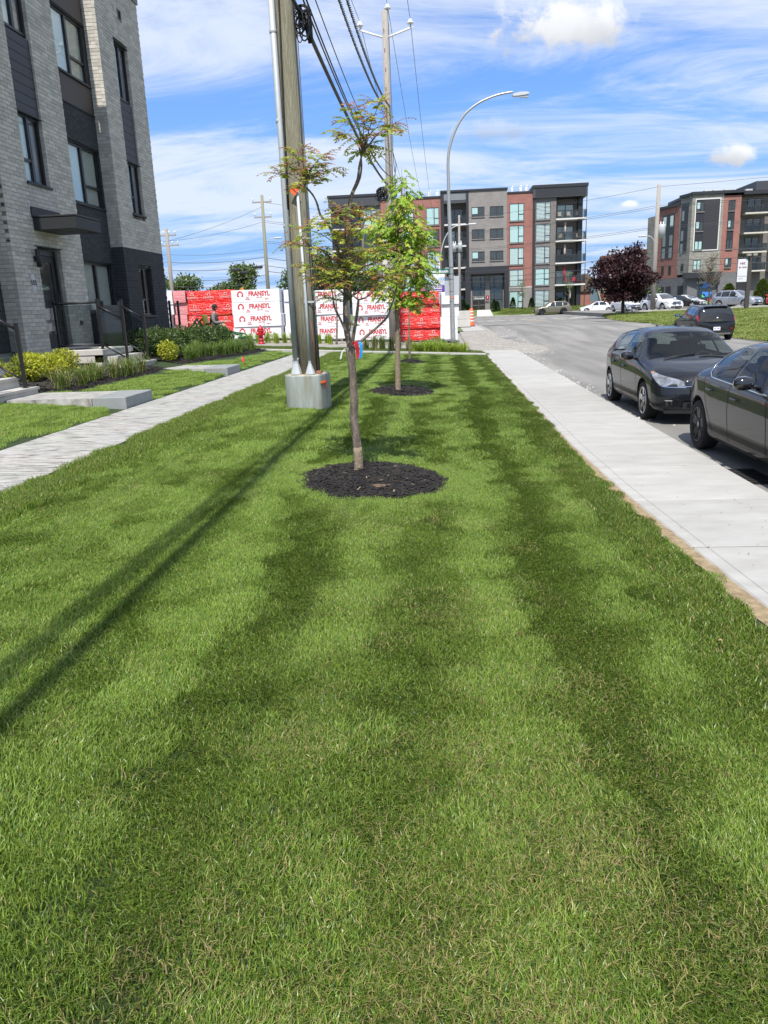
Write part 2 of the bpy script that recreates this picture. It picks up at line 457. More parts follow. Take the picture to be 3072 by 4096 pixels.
# main lawn between walkway and pavement
mb = MB()
LY = frange(-4, 28.72, 66)
mb.grid(lambda u, v: (lerp(-4.0, edge_x(v) - 0.03, u), v, lawn_z(lerp(-4.0, edge_x(v) - 0.03, u)) - 0.012 - 0.012 * sstep(0.985, 1.0, u)), frange(0, 1, 36), LY)
lawn = structure(mb, 'lawn', M_turf)
# strip of dry straw along the pavement edge
mb = MB()
def straw_w(y): return pl(y, [(-4, .13), (3, .105), (5, .085), (7.5, .06), (9.5, .025), (11, 0.012), (30, 0.012)])
mb.grid(lambda u, v: (edge_x(v) + .012 - (straw_w(v) + .05) * (1 - u) * (1 + 0.5 * noise.noise(Vector((v * 3, 0, 0)))), v, -0.012 + 0.006 * math.sin(u * math.pi) + 0.01 * noise.noise(Vector((u * 4, v * 9, 3)))), frange(0, 1, 6), frange(-4, 28.7, 260))
o = structure(mb, 'bare_edge_strip', M_straw)
# the turf of the front yard beside the house
mb = MB()
mb.grid(lambda u, v: (lerp(-9.9, -5.38, u), v, yard_z(lerp(-9.9, -5.38, u), v) - 0.012), frange(0, 1, 16), frange(2, 28.7, 54))
structure(mb, 'front_yard', M_turf)

# stamped walkway (slightly domed) with its side faces
mb = MB()
mb.grid(lambda u, v: (lerp(-5.37, -4.0, u), v, 0.305 + 0.004 * math.sin(u * math.pi)), frange(0, 1, 4), frange(-3, 28.72, 40))
structure(mb, 'walkway', M_stamp)

# pavement: separate slabs with open joints
pav = bpy.data.objects.new('pavement', None)
mb = MB(); 
mb.grid(lambda u, v: (lerp(edge_x(v) + 0.01, 3.04, u), v, -0.0105), frange(0, 1, 2), frange(-4, 31.9, 20))
pav = structure(mb, 'pavement', M_soil)
JY = [-3.2, -1.74, -0.27, 1.2, 2.67, 4.14, 5.62, 7.05, 8.5, 9.95, 11.42, 12.9, 14.37, 15.85, 17.3, 18.8, 20.4, 21.9, 23.4, 24.9, 26.4, 27.9, 29.4, 30.8, 31.9]
for a, b in zip(JY, JY[1:]):
    g = 0.008; mb = MB(); dz = random.uniform(-0.004, 0.004); tl = random.uniform(-0.003, 0.003)
    def top(u, v):
        y = lerp(a + g, b - g, v); x0, x1 = edge_x(y), 3.05
        x = lerp(x0, x1, u); return (x, y, 0.0 + dz + tl * (u - .5))
    us = [0, 0.012, 0.084, 0.09, 0.096, 0.5, 0.955, 0.985, 1.0]; vs_ = [0, 0.008, 0.5, 0.992, 1.0]
    def surf(u, v):
        p = list(top(u, v)); e = min(v, 1 - v)
        if e == 0: p[2] -= 0.016
        if u == 0: p[2] -= 0.012
        if u == 0.09: p[2] -= 0.008
        if u == 1.0: p[2] -= 0.03
        return p
    mb.grid(surf, us, vs_, smooth=False)
    # kerb face and the other sides
    P = [top(0, 0), top(1, 0), top(1, 1), top(0, 1)]
    Q = [(p[0], p[1], p[2] - (0.03 if i in (1, 2) else 0.012)) for i, p in enumerate(P)]; D = [(q[0] + (0.012 if i in (1, 2) else 0), q[1], -0.25) for i, q in enumerate(Q)]
    mb.add(Q + D, [(0, 4, 5, 1), (1, 5, 6, 2), (2, 6, 7, 3), (3, 7, 4, 0)])
    mb.build('slab', M_conc, pav)
# tooled line parallel to the edge is part of each slab's finish
# concrete edging across the end of the lawn
ed = MB(); ed.grid(lambda u, v: (lerp(-9.0, 1.66, u), lerp(28.74, 29.0, v), lawn_z(lerp(-9.0, 1.66, u)) - 0.03), frange(0, 1, 10), [0, 1])
edging = structure(ed, 'edging_bed', M_soil)
xs = [-9.0, -7.9, -6.6, -5.35, -3.95, -2.5, -1.1, 0.3, 1.64]
for a, b in zip(xs, xs[1:]):
    mb = MB(); zc = (lawn_z(a) + lawn_z(b)) / 2; an = math.atan2(lawn_z(b) - lawn_z(a), b - a)
    mb.cbox(((a + b) / 2, 28.88, zc - 0.02 + 0.01), (b - a - 0.006, 0.30, 0.16), 0.012, rot=Matrix.Rotation(-an, 3, 'Y'))
    mb.build('edging_stone', M_conc, edging)

# carriageway and the crossing boulevard
mb = MB()
mb.grid(lambda u, v: (u, v, road_z(v) - 0.03 * sstep(8.4, 3.3, u) - 0.02 * sstep(8.4, 13.8, u)), [1.3, 3.0, 3.4, 4.5, 6.5, 8.5, 10.5, 12.5, 13.5, 14.6], frange(-14, 62, 76))
structure(mb, 'street', M_asphalt)
mb = MB()
def blvd_edge_near(x):
    return 62.0 if -2 < x < 14.2 else 70.0
mb.grid(lambda u, v: (u, v, 0.203), frange(-160, 170, 33), [61.9, 70, 80, 90, 104.6])
structure(mb, 'boulevard', M_asphalt)
# construction yard and gravel apron
mb = MB()
mb.grid(lambda u, v: (u, v, far_z(u, v) - 0.03), frange(-40, -10, 10)[:-1] + frange(-10, 3.2, 22), frange(29.0, 62.5, 34))
structure(mb, 'gravel_yard', M_gravel)
mb = MB()
def apron(u, v):
    y = lerp(31.9, 50.5, v); x = lerp(1.2, 3.3 + 1.5 * math.exp(-((y - 36) / 5) ** 2) + 0.25 * noise.noise(Vector((y * .7, 1, 0))), u)
    return (x, y, lerp(max(far_z(x, y), road_z(y)) + 0.012, road_z(y) - .022, sstep(2.7, 3.35, x)))
mb.grid(apron, frange(0, 1, 12), frange(0, 1, 40))
structure(mb, 'gravel_apron', M_gravel)
# loose stones spilled on the road edge
mb = MB(); rr = random.Random(5)
for i in range(1500):
    y = rr.uniform(31, 52) if rr.random() < .75 else rr.uniform(12, 31)
    x = rr.uniform(1.3, 4.6) if y > 31 else 3.1 + abs(rr.gauss(0, .25))
    s = rr.uniform(.012, .04); z = lerp(max(far_z(x, y), road_z(y)) + .014, road_z(y) - .022, sstep(2.7, 3.35, x)) if y > 31.9 else road_z(y) - .028
    a = rr.random() * 6
    mb.add([(x + s * math.cos(a + k * 1.57), y + s * math.sin(a + k * 1.57), z) for k in range(4)] + [(x + rr.uniform(-.3, .3) * s, y, z + s * rr.uniform(.5, .9))], [(0, 1, 4), (1, 2, 4), (2, 3, 4), (3, 0, 4)])
tag(mb.build('loose_stones', mat('stone_chips', (0.36, 0.34, 0.31), 0.9, objvar=.35)), 'loose stones spilled from the gravel apron onto the road edge', 'stones', kind='stuff')

# second stretch of pavement beyond the gravel
mb = MB(); mb.bx(1.46, 2.84, 50.6, 66.8, -0.1, 0.17); pav2 = structure(mb, 'far_pavement', M_soil)
for i in range(9):
    y0 = 50.7 + i * 1.78
    if i == 3: pass
    mb = MB(); mb.cbox((2.15, y0 + .88, 0.17), (1.4, 1.76, 0.12), 0.012); mb.build('slab', M_conc, pav2)
mb = MB(); mb.grid(lambda u, v: (lerp(-1.0, 1.44, u), v, 0.215), [0, 1], frange(50.6, 61, 4)); structure(mb, 'verge', M_turf_far)

# grass bank on the far side of the street, parking lot above it
def bank_left(y): return 13.85 + max(0, (y - 58) / 16.0) ** 2 * 1.3
mb = MB()
mb.grid(lambda u, v: (lerp(bank_left(v), 32, u), v, bank_z(lerp(bank_left(v), 32, u), v)), [0, .02, .06, .12, .2, .3, .45, .6, .8, 1.0], frange(-14, 74, 60))
structure(mb, 'grass_bank', M_turf_far)
mb = MB()
mb.grid(lambda u, v: (u, v, 0.55 + 0.1 * sstep(26, 34, u)), frange(15.5, 90, 8), frange(74.2, 132, 6))
mb.grid(lambda u, v: (15.5, u, .55 - .5 * v), frange(73.9, 132, 6), [0, 1]); mb.grid(lambda u, v: (u, 74.1, .55 - .4 * v), [15.5, 90], [0, 1])
structure(mb, 'parking_lot', M_asphalt)
mb = MB(); ks = [16 + 2.4 * i for i in range(24)]
mb.grid(lambda u, v: (u, lerp(73.9, 74.15, v), 0.5), [15.5, 80], [0, 1]); kb = structure(mb, 'parking_kerb', M_conc)
for a in ks: m2 = MB(); m2.cbox((a + 1.2, 74.05, 0.58 + 0.1 * sstep(26, 34, a)), (2.39, 0.24, 0.30), 0.02); m2.build('kerb_stone', M_conc, kb)

# lawn and bank before the apartment block
mb = MB()
def eb(u, v): return (u, v, lerp(0.24, 1.07, sstep(104.5, 112.5, v)))
mb.grid(eb, [-60, -20, 0, 3, 8.6, 12, 16, 20, 24, 40, 60], frange(104.5, 118, 10))
structure(mb, 'apartment_lawn', M_turf_far)
mb = MB(); mb.grid(lambda u, v: (u, lerp(104.2, 104.5, v), lerp(.21, .29, v)), [-60, 60], [0, 1]); fk = structure(mb, 'boulevard_kerb', M_soil)
for i in range(48):
    m2 = MB(); m2.cbox((-56 + i * 2.4, 104.36, .23), (2.39, .3, .2), .02); m2.build('kerb_stone', M_conc, fk)
# road markings
marks = MB(); marks.grid(lambda u, v: (u, v, 0.2065), [1, 1.01], [77, 77.01]); marks = structure(marks, 'road_marking', M_white_line)
for i in range(19):
    m2 = MB(); x = 1.5 + i * 1.05; y = 76.8 + 0.36 * (x - 3.3) if x < 12 else 79.9 + .2 * (x - 12)
    m2.grid(lambda u, v: (x + .58 * u, y + .6 * v, .2072), [0, 1], [0, 1]); m2.build('painted_dash', M_white_line, marks)
m2 = MB(); m2.add([(7.6, 79.2, .2075), (7.75, 79.2, .2075), (9.3, 71.0, .2075), (9.12, 71.0, .2075)], [(0, 1, 2, 3)]); m2.build('painted_line', M_yellow_line, marks)
for k, (x, y, w) in enumerate([(12.0, 76.0, .3), (13.0, 78.5, .4)]):
    m2 = MB(); m2.grid(lambda u, v: (x + w * u + v * 1.6, y + 3.2 * v, .2076), [0, 1], [0, 1]); m2.build('painted_line', M_white_line, marks)

# storm drain in the gutter
dr = empty('storm_drain', (3.32, 8.7, -0.17), label='black iron storm drain grate in the gutter beside the pavement', cat='drain')
mb = MB(); mb.bx(-.24, .24, -.36, .36, -.06, -.008); mb.build('pit', mat('drain_dark', (.006, .006, .006), .9), dr)
mb = MB()
for s in (-1, 1): mb.bx(s * .26 - .02, s * .26 + .02, -.38, .38, -.02, .004); mb.bx(-.24, .24, s * .36 - .02, s * .36 + .02, -.02, .004)
M_iron = mat('cast_iron', (.03, .029, .028), .65, metal=.6)
mb.build('frame', M_iron, dr)
for i in range(8):
    mb = MB(); mb.cbox((0, -.29 + i * .083, -.004), (.48, .035, .03), .004); mb.build('bar', M_iron, dr)

mb = MB(); rr = random.Random(8)
for i in range(420):
    y = rr.uniform(3.5, 26) ** 1.0; x = rr.uniform(edge_x(y) + .05, 3.0); q = rr.uniform(.004, .013); a = rr.random() * 6; dv = Vector((math.cos(a), math.sin(a), 0)) * q; sv = Vector((-dv.y, dv.x, 0)) * .4
    c = Vector((x, y, .0075)); mb.add([c - dv, c + sv, c + dv, c - sv], [(0, 3, 2, 1)])
tag(mb.build('pavement_grit', mat('grit', (.10, .075, .05), .9, objvar=.4)), 'dark grit and leaf bits scattered on the pavement slabs', 'grit', kind='stuff')
# ================================================================== lawn grass
def grass_mat(name, base, dry=(0.36, 0.30, 0.12), blue=(0.05, 0.115, 0.035), gloss=0.38):
    m = bpy.data.materials.new(name); m.use_nodes = True
    nt = m.node_tree; N = nt.nodes; L = nt.links; b = N['Principled BSDF']; out = N['Material Output']
    geo = N.new('ShaderNodeNewGeometry')
    a1 = N.new('ShaderNodeAttribute'); a1.attribute_type = 'INSTANCER'; a1.attribute_name = 'tint'
    a2 = N.new('ShaderNodeAttribute'); a2.attribute_type = 'INSTANCER'; a2.attribute_name = 'dry'
    ramp = N.new('ShaderNodeValToRGB'); e = ramp.color_ramp.elements
    e[0].position = 0; e[0].color = (*blue, 1); e[1].position = 1; e[1].color = (*base, 1)
    k = e.new(0.5); k.color = tuple(lerp(p, q, .6) for p, q in zip(blue, base)) + (1,)
    L.new(geo.outputs['Random Per Island'], ramp.inputs[0])
    # second random for dryness
    mu = N.new('ShaderNodeMath'); mu.operation = 'MULTIPLY'; mu.inputs[1].default_value = 57.31; L.new(geo.outputs['Random Per Island'], mu.inputs[0])
    fr = N.new('ShaderNodeMath'); fr.operation = 'FRACT'; L.new(mu.outputs[0], fr.inputs[0])
    lt = N.new('ShaderNodeMath'); lt.operation = 'LESS_THAN'; L.new(fr.outputs[0], lt.inputs[0]); L.new(a2.outputs['Fac'], lt.inputs[1])
    mx = N.new('ShaderNodeMix'); mx.data_type = 'RGBA'; L.new(lt.outputs[0], mx.inputs['Factor']); L.new(ramp.outputs[0], mx.inputs['A']); mx.inputs['B'].default_value = (*dry, 1)
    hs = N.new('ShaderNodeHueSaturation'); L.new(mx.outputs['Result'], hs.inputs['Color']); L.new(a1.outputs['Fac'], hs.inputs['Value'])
    L.new(hs.outputs[0], b.inputs['Base Color']); b.inputs['Roughness'].default_value = gloss; b.inputs['Specular IOR Level'].default_value = 0.42
    t = N.new('ShaderNodeBsdfTranslucent'); L.new(hs.outputs[0], t.inputs[0])
    ms = N.new('ShaderNodeMixShader'); ms.inputs[0].default_value = 0.18
    L.new(b.outputs[0], ms.inputs[1]); L.new(t.outputs[0], ms.inputs[2]); L.new(ms.outputs[0], out.inputs['Surface'])
    return m
M_grass = grass_mat('grass_blades', (0.215, 0.305, 0.042), blue=(0.045, 0.10, 0.015), gloss=.38)
M_grass_far = grass_mat('grass_blades_far', (0.22, 0.29, 0.045), blue=(0.085, 0.145, 0.025), gloss=.55)

def blade_patch(name, size, nb, h, w, lean, seed, m, spread=0.5):
    rg = np.random.default_rng(seed)
    rr_ = size * .72 * np.sqrt(rg.random(nb)) ** 1.15; tt = rg.uniform(0, 2 * np.pi, nb); x = rr_ * np.cos(tt); y = rr_ * np.sin(tt)
    hh = h * np.clip(rg.normal(.85, .22, nb), .3, 1.6); ww = w * rg.uniform(0.5, 1.7, nb)
    az = rg.uniform(0, 2 * np.pi, nb)                     # facing of blade
    lx = rg.normal(0, spread, nb) * hh; ly = (rg.normal(0, spread, nb) + lean) * hh
    cut = rg.random(nb) < 0.7
    V = np.zeros((nb, 5, 3)); dx = np.cos(az) * ww / 2; dy = np.sin(az) * ww / 2
    V[:, 0] = np.stack([x - dx, y - dy, np.full(nb, -0.01)], 1); V[:, 1] = np.stack([x + dx, y + dy, np.full(nb, -0.01)], 1)
    mx_, my_ = x + lx * .38, y + ly * .38
    V[:, 2] = np.stack([mx_ + dx * .85, my_ + dy * .85, hh * .6], 1); V[:, 3] = np.stack([mx_ - dx * .85, my_ - dy * .85, hh * .6], 1)
    V[:, 4] = np.stack([x + lx, y + ly, hh * np.where(cut, .93, 1.0)], 1)
    me = bpy.data.meshes.new(name); vv = V.reshape(-1, 3)
    F = []
    for i in range(nb):
        b = i * 5; F.append((b, b + 1, b + 2, b + 3)); F.append((b + 3, b + 2, b + 4))
    me.from_pydata(vv.tolist(), [], F); me.materials.append(m)
    return bpy.data.objects.new(name, me)

def scatter(name, pts, coll, m, label, cat='grass'):
    """pts: list of (x,y,z, yaw, scale, kind, tint, dry). One geometry-nodes object that instances grass patches."""
    me = bpy.data.meshes.new(name); me.from_pydata([p[:3] for p in pts], [], [])
    for an, ty, i in (('yaw', 'FLOAT', 3), ('gsize', 'FLOAT', 4), ('kind', 'INT', 5), ('tint', 'FLOAT', 6), ('dry', 'FLOAT', 7)):
        at = me.attributes.new(an, ty, 'POINT'); at.data.foreach_set('value', [p[i] for p in pts])
    o = link(name, me); me.materials.append(m)
    ng = bpy.data.node_groups.new(name, 'GeometryNodeTree')
    ng.interface.new_socket('Geometry', in_out='INPUT', socket_type='NodeSocketGeometry'); ng.interface.new_socket('Geometry', in_out='OUTPUT', socket_type='NodeSocketGeometry')
    N = ng.nodes; L = ng.links
    gi = N.new('NodeGroupInput'); go = N.new('NodeGroupOutput')
    ci = N.new('GeometryNodeCollectionInfo'); ci.inputs['Collection'].default_value = coll; ci.inputs['Separate Children'].default_value = True; ci.inputs['Reset Children'].default_value = True
    ip = N.new('GeometryNodeInstanceOnPoints'); ip.inputs['Pick Instance'].default_value = True
    def attr(n, t):
        a = N.new('GeometryNodeInputNamedAttribute'); a.data_type = t; a.inputs['Name'].default_value = n; return a.outputs['Attribute']
    cx = N.new('ShaderNodeCombineXYZ'); L.new(attr('yaw', 'FLOAT'), cx.inputs[2])
    er = N.new('FunctionNodeEulerToRotation'); L.new(cx.outputs[0], er.inputs[0])
    L.new(gi.outputs[0], ip.inputs['Points']); L.new(ci.outputs[0], ip.inputs['Instance']); L.new(attr('kind', 'INT'), ip.inputs['Instance Index'])
    L.new(er.outputs[0], ip.inputs['Rotation'])
    sc = N.new('ShaderNodeCombineXYZ'); sz = attr('gsize', 'FLOAT')
    sc.inputs[0].default_value = 1; sc.inputs[1].default_value = 1; L.new(sz, sc.inputs[2]); L.new(sc.outputs[0], ip.inputs['Scale'])
    L.new(ip.outputs[0], go.inputs[0])
    md = o.modifiers.new('scatter', 'NODES'); md.node_group = ng
    tag(o, label, cat, kind='stuff')
    return o

def patch_coll(name, size, nb, h, w, m, spread=.5, lean=.75):
    c = bpy.data.collections.new(name)
    for i, (ln, sd) in enumerate([(lean, 1), (lean, 2), (-lean, 3), (-lean, 4), (0.0, 5), (0.0, 6)]):
        c.objects.link(blade_patch(f'{name}_{i}', size, nb, h, w, ln, sd + hash(name) % 7 * 0, m, spread))
    return c
C_near = patch_coll('turf_near', 0.26, 1500, 0.029, 0.0027, M_grass, .55, .66)
C_mid = patch_coll('turf_mid', 0.42, 1500, 0.037, 0.0042, M_grass, .52, .70)
C_far = patch_coll('turf_long', 0.9, 420, 0.09, 0.022, M_grass_far, .6)

MULCH = [(-0.72, 7.62, 0.74, 0.86), (-0.82, 15.9, 0.66, 0.95), (-0.93, 24.5, 0.40, 0.6)]
def in_mulch(x, y, g=0.0):
    for (cx, cy, rx, ry) in MULCH:
        if ((x - cx) / (rx + g)) ** 2 + ((y - cy) / (ry + g)) ** 2 < 1: return True
    return ((x + 2.28) / .40) ** 2 + ((y - 13.22) / .40) ** 2 < 1
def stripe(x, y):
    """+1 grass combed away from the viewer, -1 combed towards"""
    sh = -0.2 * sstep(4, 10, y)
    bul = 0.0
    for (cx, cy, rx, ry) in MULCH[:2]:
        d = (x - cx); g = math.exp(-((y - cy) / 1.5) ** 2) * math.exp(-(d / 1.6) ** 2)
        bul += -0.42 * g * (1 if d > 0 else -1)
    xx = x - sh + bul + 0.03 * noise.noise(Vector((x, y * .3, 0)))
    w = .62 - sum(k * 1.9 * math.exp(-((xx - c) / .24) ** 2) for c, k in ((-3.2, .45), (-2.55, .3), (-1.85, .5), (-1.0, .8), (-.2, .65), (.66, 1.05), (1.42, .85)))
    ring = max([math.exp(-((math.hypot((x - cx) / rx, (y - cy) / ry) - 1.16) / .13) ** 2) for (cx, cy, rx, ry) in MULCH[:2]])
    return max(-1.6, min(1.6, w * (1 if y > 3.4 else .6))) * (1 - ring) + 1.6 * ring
rg = random.Random(11)
def lawn_pts(x0, x1, y0, y1, step, zf, ok, near):
    P = []
    ny = int((y1 - y0) / step); nx = int((x1 - x0) / step)
    for j in range(ny + 1):
        for i in range(nx + 1):
            x = x0 + (i + rg.uniform(-.5, .5)) * step; y = y0 + (j + rg.uniform(-.5, .5)) * step
            if not ok(x, y): continue
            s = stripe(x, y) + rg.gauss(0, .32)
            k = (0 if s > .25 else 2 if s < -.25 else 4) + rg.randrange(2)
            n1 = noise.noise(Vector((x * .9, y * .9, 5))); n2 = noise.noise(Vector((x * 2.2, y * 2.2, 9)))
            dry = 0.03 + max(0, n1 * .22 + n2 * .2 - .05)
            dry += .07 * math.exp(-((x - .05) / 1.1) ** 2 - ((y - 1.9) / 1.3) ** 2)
            tint = 1.0 + .05 * n1 + (.08 if x < -1.3 else 0) + (0.11 if s > .25 else -.11 if s < -.25 else 0) + rg.uniform(-.05, .05)  # stripe sheen and the silvery left side are also painted into the blade colour
            P.append((x, y, zf(x, y) - .012, rg.uniform(-.35, .35), rg.uniform(.8, 1.15), k, tint, min(.3, max(0.015, dry * .6))))
    return P
ok_main = lambda x, y: -3.76 < x < edge_x(y) - straw_w(y) - (.13 if y < 8.6 else .25) and y < 28.6 and not in_mulch(x, y, .03)
ok_vis = lambda x, y: ok_main(x, y) and abs(x + .08 * y) < .62 * y + 1.0
zl = lambda x, y: lawn_z(x)
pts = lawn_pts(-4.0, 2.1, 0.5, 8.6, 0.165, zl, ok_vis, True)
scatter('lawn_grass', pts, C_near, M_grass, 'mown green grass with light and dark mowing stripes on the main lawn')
# cut straw and thatch lying between the blades, thickest on the worn near patch
C_th = patch_coll('thatch', 0.26, 230, 0.013, 0.0026, M_grass, 1.7, .1)
tp = []
for i in range(2600):
    y = .6 + rg.random() ** 1.3 * 8; x = rg.uniform(-3.7, 1.8)
    n1 = noise.noise(Vector((x * 1.3, y * 1.3, 5))) + .6 * noise.noise(Vector((x * 3.1, y * 3.1, 8)))
    k = .55 * math.exp(-((x - .1) / .95) ** 2 - ((y - 1.9) / 1.1) ** 2) + .22 * math.exp(-((x + .05) / .4) ** 2 - ((y - 4.0) / .8) ** 2) + .03
    if ok_vis(x, y) and rg.random() < k * (1 + 1.1 * n1): tp.append((x, y, lawn_z(x) + .004, rg.uniform(0, 6.28), 1.0, rg.randrange(6), rg.uniform(.65, 1.0), .7))
scatter('thatch', tp, C_th, M_grass, 'dry straw clippings lying in the worn patch of lawn')
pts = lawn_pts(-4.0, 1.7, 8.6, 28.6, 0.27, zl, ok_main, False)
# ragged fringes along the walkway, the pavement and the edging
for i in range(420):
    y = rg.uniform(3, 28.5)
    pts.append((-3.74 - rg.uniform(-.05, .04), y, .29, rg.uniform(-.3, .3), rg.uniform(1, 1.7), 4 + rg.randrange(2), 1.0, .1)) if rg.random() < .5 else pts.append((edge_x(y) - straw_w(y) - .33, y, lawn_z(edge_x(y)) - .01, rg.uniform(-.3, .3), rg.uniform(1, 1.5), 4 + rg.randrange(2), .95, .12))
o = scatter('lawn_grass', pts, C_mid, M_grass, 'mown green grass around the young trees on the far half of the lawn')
# front yard by the building
SLABS = [(12.9, 14.16), (19.45, 20.72)]
def bed_x(y): return pl(y, [(13.9, -7.9), (14.2, -7.75), (14.7, -7.2), (18.6, -6.95), (19.2, -7.0), (20.7, -6.95), (23, -6.75), (26.5, -6.45), (29, -6.4)]) + .06 * noise.noise(Vector((0, y * 1.7, 2)))
def ok_yard(x, y):
    if any(a - .03 < y < b + .03 and x < -5.3 for a, b in SLABS): return False
    return bed_x(y) + .2 < x < -5.62 if y > 14.16 else -8.4 < x < -5.62 if y < 12.9 else False
pts = lawn_pts(-8.6, -5.3, 4, 28.5, 0.27, yard_z, ok_yard, False)
for i in range(260):
    y = rg.uniform(6, 28.4)
    if ok_yard(-5.4, y): pts.append((-5.64 + rg.uniform(-.04, .05), y, .32, rg.uniform(-.3, .3), rg.uniform(1, 1.7), 4 + rg.randrange(2), 1.0, .15))
scatter('yard_grass', pts, C_mid, M_grass, 'mown grass between the stamped walkway and the planted beds')
# taller uncut grass beyond the edging, verge and bank
pts = []
for i in range(900):
    x = rg.uniform(-9, 2.0); y = rg.uniform(29.1, 31.2 + .5 * noise.noise(Vector((x, 0, 0))))
    if x > 1.55 - (y - 29) * .12: continue
    pts.append((x, y, far_z(x, y) - .02, rg.uniform(0, 6.28), rg.uniform(1.5, 2.6), rg.randrange(6), rg.uniform(.65, .9), .06))
scatter('verge_grass', pts, C_mid, M_grass_far, 'long dark green grass growing behind the concrete edging')
pts = []
for i in range(2600):
    y = rg.uniform(26, 73.5); x = bank_left(y) + .1 + rg.random() ** 1.3 * 14
    if x > 31: continue
    pts.append((x, y, bank_z(x, y) - .01, rg.uniform(0, 6.28), rg.uniform(.6, 1.3), rg.randrange(6), rg.uniform(.9, 1.25), rg.uniform(.05, .3)))
scatter('bank_grass', pts, C_far, M_grass_far, 'rough sunlit grass covering the bank across the street')
pts = []
for i in range(1400):
    y = rg.uniform(104.7, 115); x = rg.uniform(-4, 24)
    if 3.6 < x < 8 and y > 105: continue
    pts.append((x, y, eb(x, y)[2] - .01, rg.uniform(0, 6.28), rg.uniform(.7, 1.2), rg.randrange(6), rg.uniform(.75, 1.0), .08))
scatter('apartment_grass', pts, C_far, M_grass_far, 'mown grass on the bank before the apartment block')
# ================================================================== townhouse block on the left
def brick_mat(name, a, b, c):
    m = mat(name, a, 0.88, var=0.75, vscale=7, col2=b, bump=0.25, bscale=70, bdist=0.006, objvar=c)
    return m
M_brick_l = brick_mat('pale_grey_brick', (0.53, 0.495, 0.44), (0.40, 0.375, 0.335), 0.17)
M_brick_d = brick_mat('charcoal_brick', (0.040, 0.041, 0.047), (0.026, 0.027, 0.031), 0.2)
M_mort_l = mat('pale_mortar', (0.33, 0.315, 0.29), 0.95)
M_mort_d = mat('grey_mortar', (0.105, 0.10, 0.10), 0.95)
M_black = mat('black_metal', (0.012, 0.0125, 0.014), 0.38, spec=0.5)
M_blackm = mat('black_matt_metal', (0.016, 0.017, 0.019), 0.55)
M_siding = mat('charcoal_siding', (0.042, 0.045, 0.05), 0.6, var=.4, vscale=3, col2=(.033, .035, .04), stretch=(1, .3, 6))
M_brown = mat('brown_panel', (0.06, 0.045, 0.04), 0.6)
M_wglass = glass_mat('window_glass', (0.95, 0.99, 0.99), 0.98, spec=1.2)
M_rglass = glass_mat('rail_glass', (0.80, 0.85, 0.84), 0.88, spec=0.9)
M_room = mat('dark_room', (0.02, 0.02, 0.021), 0.9)
M_curtain = mat('pale_blind', (0.78, 0.82, 0.83), 0.85, var=.5, vscale=2, col2=(.66, .70, .72), stretch=(1, 1, .1))

HX, HR = -9.33, -9.71           # street face and recessed face
house = empty('townhouse', (HX, 21.0, 0.5), label='three storey townhouse of pale grey and charcoal brick with black windows', cat='house')
def hc(mb, name, m, parent=None, sub=False):
    """build with world coordinates as a child of the house"""
    p = parent or house
    o = mb.build(name, m, p)
    if p is house or p.parent is None: o.matrix_parent_inverse = Matrix.Translation(-Vector(house.location)) if p is house else Matrix()
    return o
BR = []        # (distance, kind, centre, size)
MORT = {'l': MB(), 'd': MB()}
def wall_bricks(plane, c, a0, a1, z0, z1, holes, kind_of, off=0.0, depth=0.10):
    """plane 'X': face looks to +X at x=c, a = y.  plane 'Y': face looks to -Y at y=c, a = x"""
    ch, bl, g = 0.0905, 0.292, 0.010
    n = int(round((z1 - z0) / ch)); ch = (z1 - z0) / n
    for k in range(n):
        b0, b1 = z0 + k * ch, z0 + (k + 1) * ch; zm = (b0 + b1) / 2
        iv = [(a0, a1)]
        for (h0, h1, q0, q1) in holes:
            if q0 < zm < q1:
                iv = [p for (s, e) in iv for p in ((s, min(e, h0)), (max(s, h1), e)) if p[1] - p[0] > 0.02]
        for (s, e) in iv:
            kd = kind_of((s + e) / 2, zm)
            mo = MORT[kd]
            if plane == 'X': mo.bx(c - depth + .003, c - 0.009, s + .005, e - .005, b0, b1)
            else: mo.bx(s + .005, e - .005, c + 0.009, c + depth - .003, b0, b1)
            st = a0 - ((k % 2) * bl / 2) - off
            i0 = math.floor((s - st) / bl)
            p = st + i0 * bl
            while p < e - 0.012:
                u0, u1 = max(p + g / 2, s), min(p + bl - g / 2, e)
                if u1 - u0 > 0.02:
                    jit = random.uniform(-.0025, .0025)
                    if plane == 'X': BR.append([kd, (c - .05 + jit, (u0 + u1) / 2, zm), (.10, u1 - u0, ch - g)])
                    else: BR.append([kd, ((u0 + u1) / 2, c + .05 + jit, zm), (u1 - u0, .10, ch - g)])
                p += bl
Z0, ZT, ZD = 1.16, 11.30, 3.86
COLW1 = (18.30, 19.40); COLW3 = (24.57, 25.60)
h1 = [(COLW1[0], COLW1[1], 4.86, 9.72), (18.28, 19.44, 1.10, 3.50)]
wall_bricks('X', HX, 17.17, 20.68, Z0, ZT, h1, lambda a, z: 'l')
h3 = [(COLW3[0], COLW3[1], 4.80, 9.72), (COLW3[0], COLW3[1], 1.82, 3.36), (25.12, 25.41, 10.35, 10.66)]
wall_bricks('X', HX, 23.47, 26.85, 0.75, ZD, h3, lambda a, z: 'd')
wall_bricks('X', HX, 23.47, 26.85, ZD, ZT, h3, lambda a, z: 'l')
hr = [(21.0, 23.40, 1.98, 3.38), (21.0, 23.40, 4.86, 6.44), (21.0, 23.45, 7.38, ZT)]
wall_bricks('X', HR, 20.66, 23.47, 0.85, ZT, hr, lambda a, z: 'd')
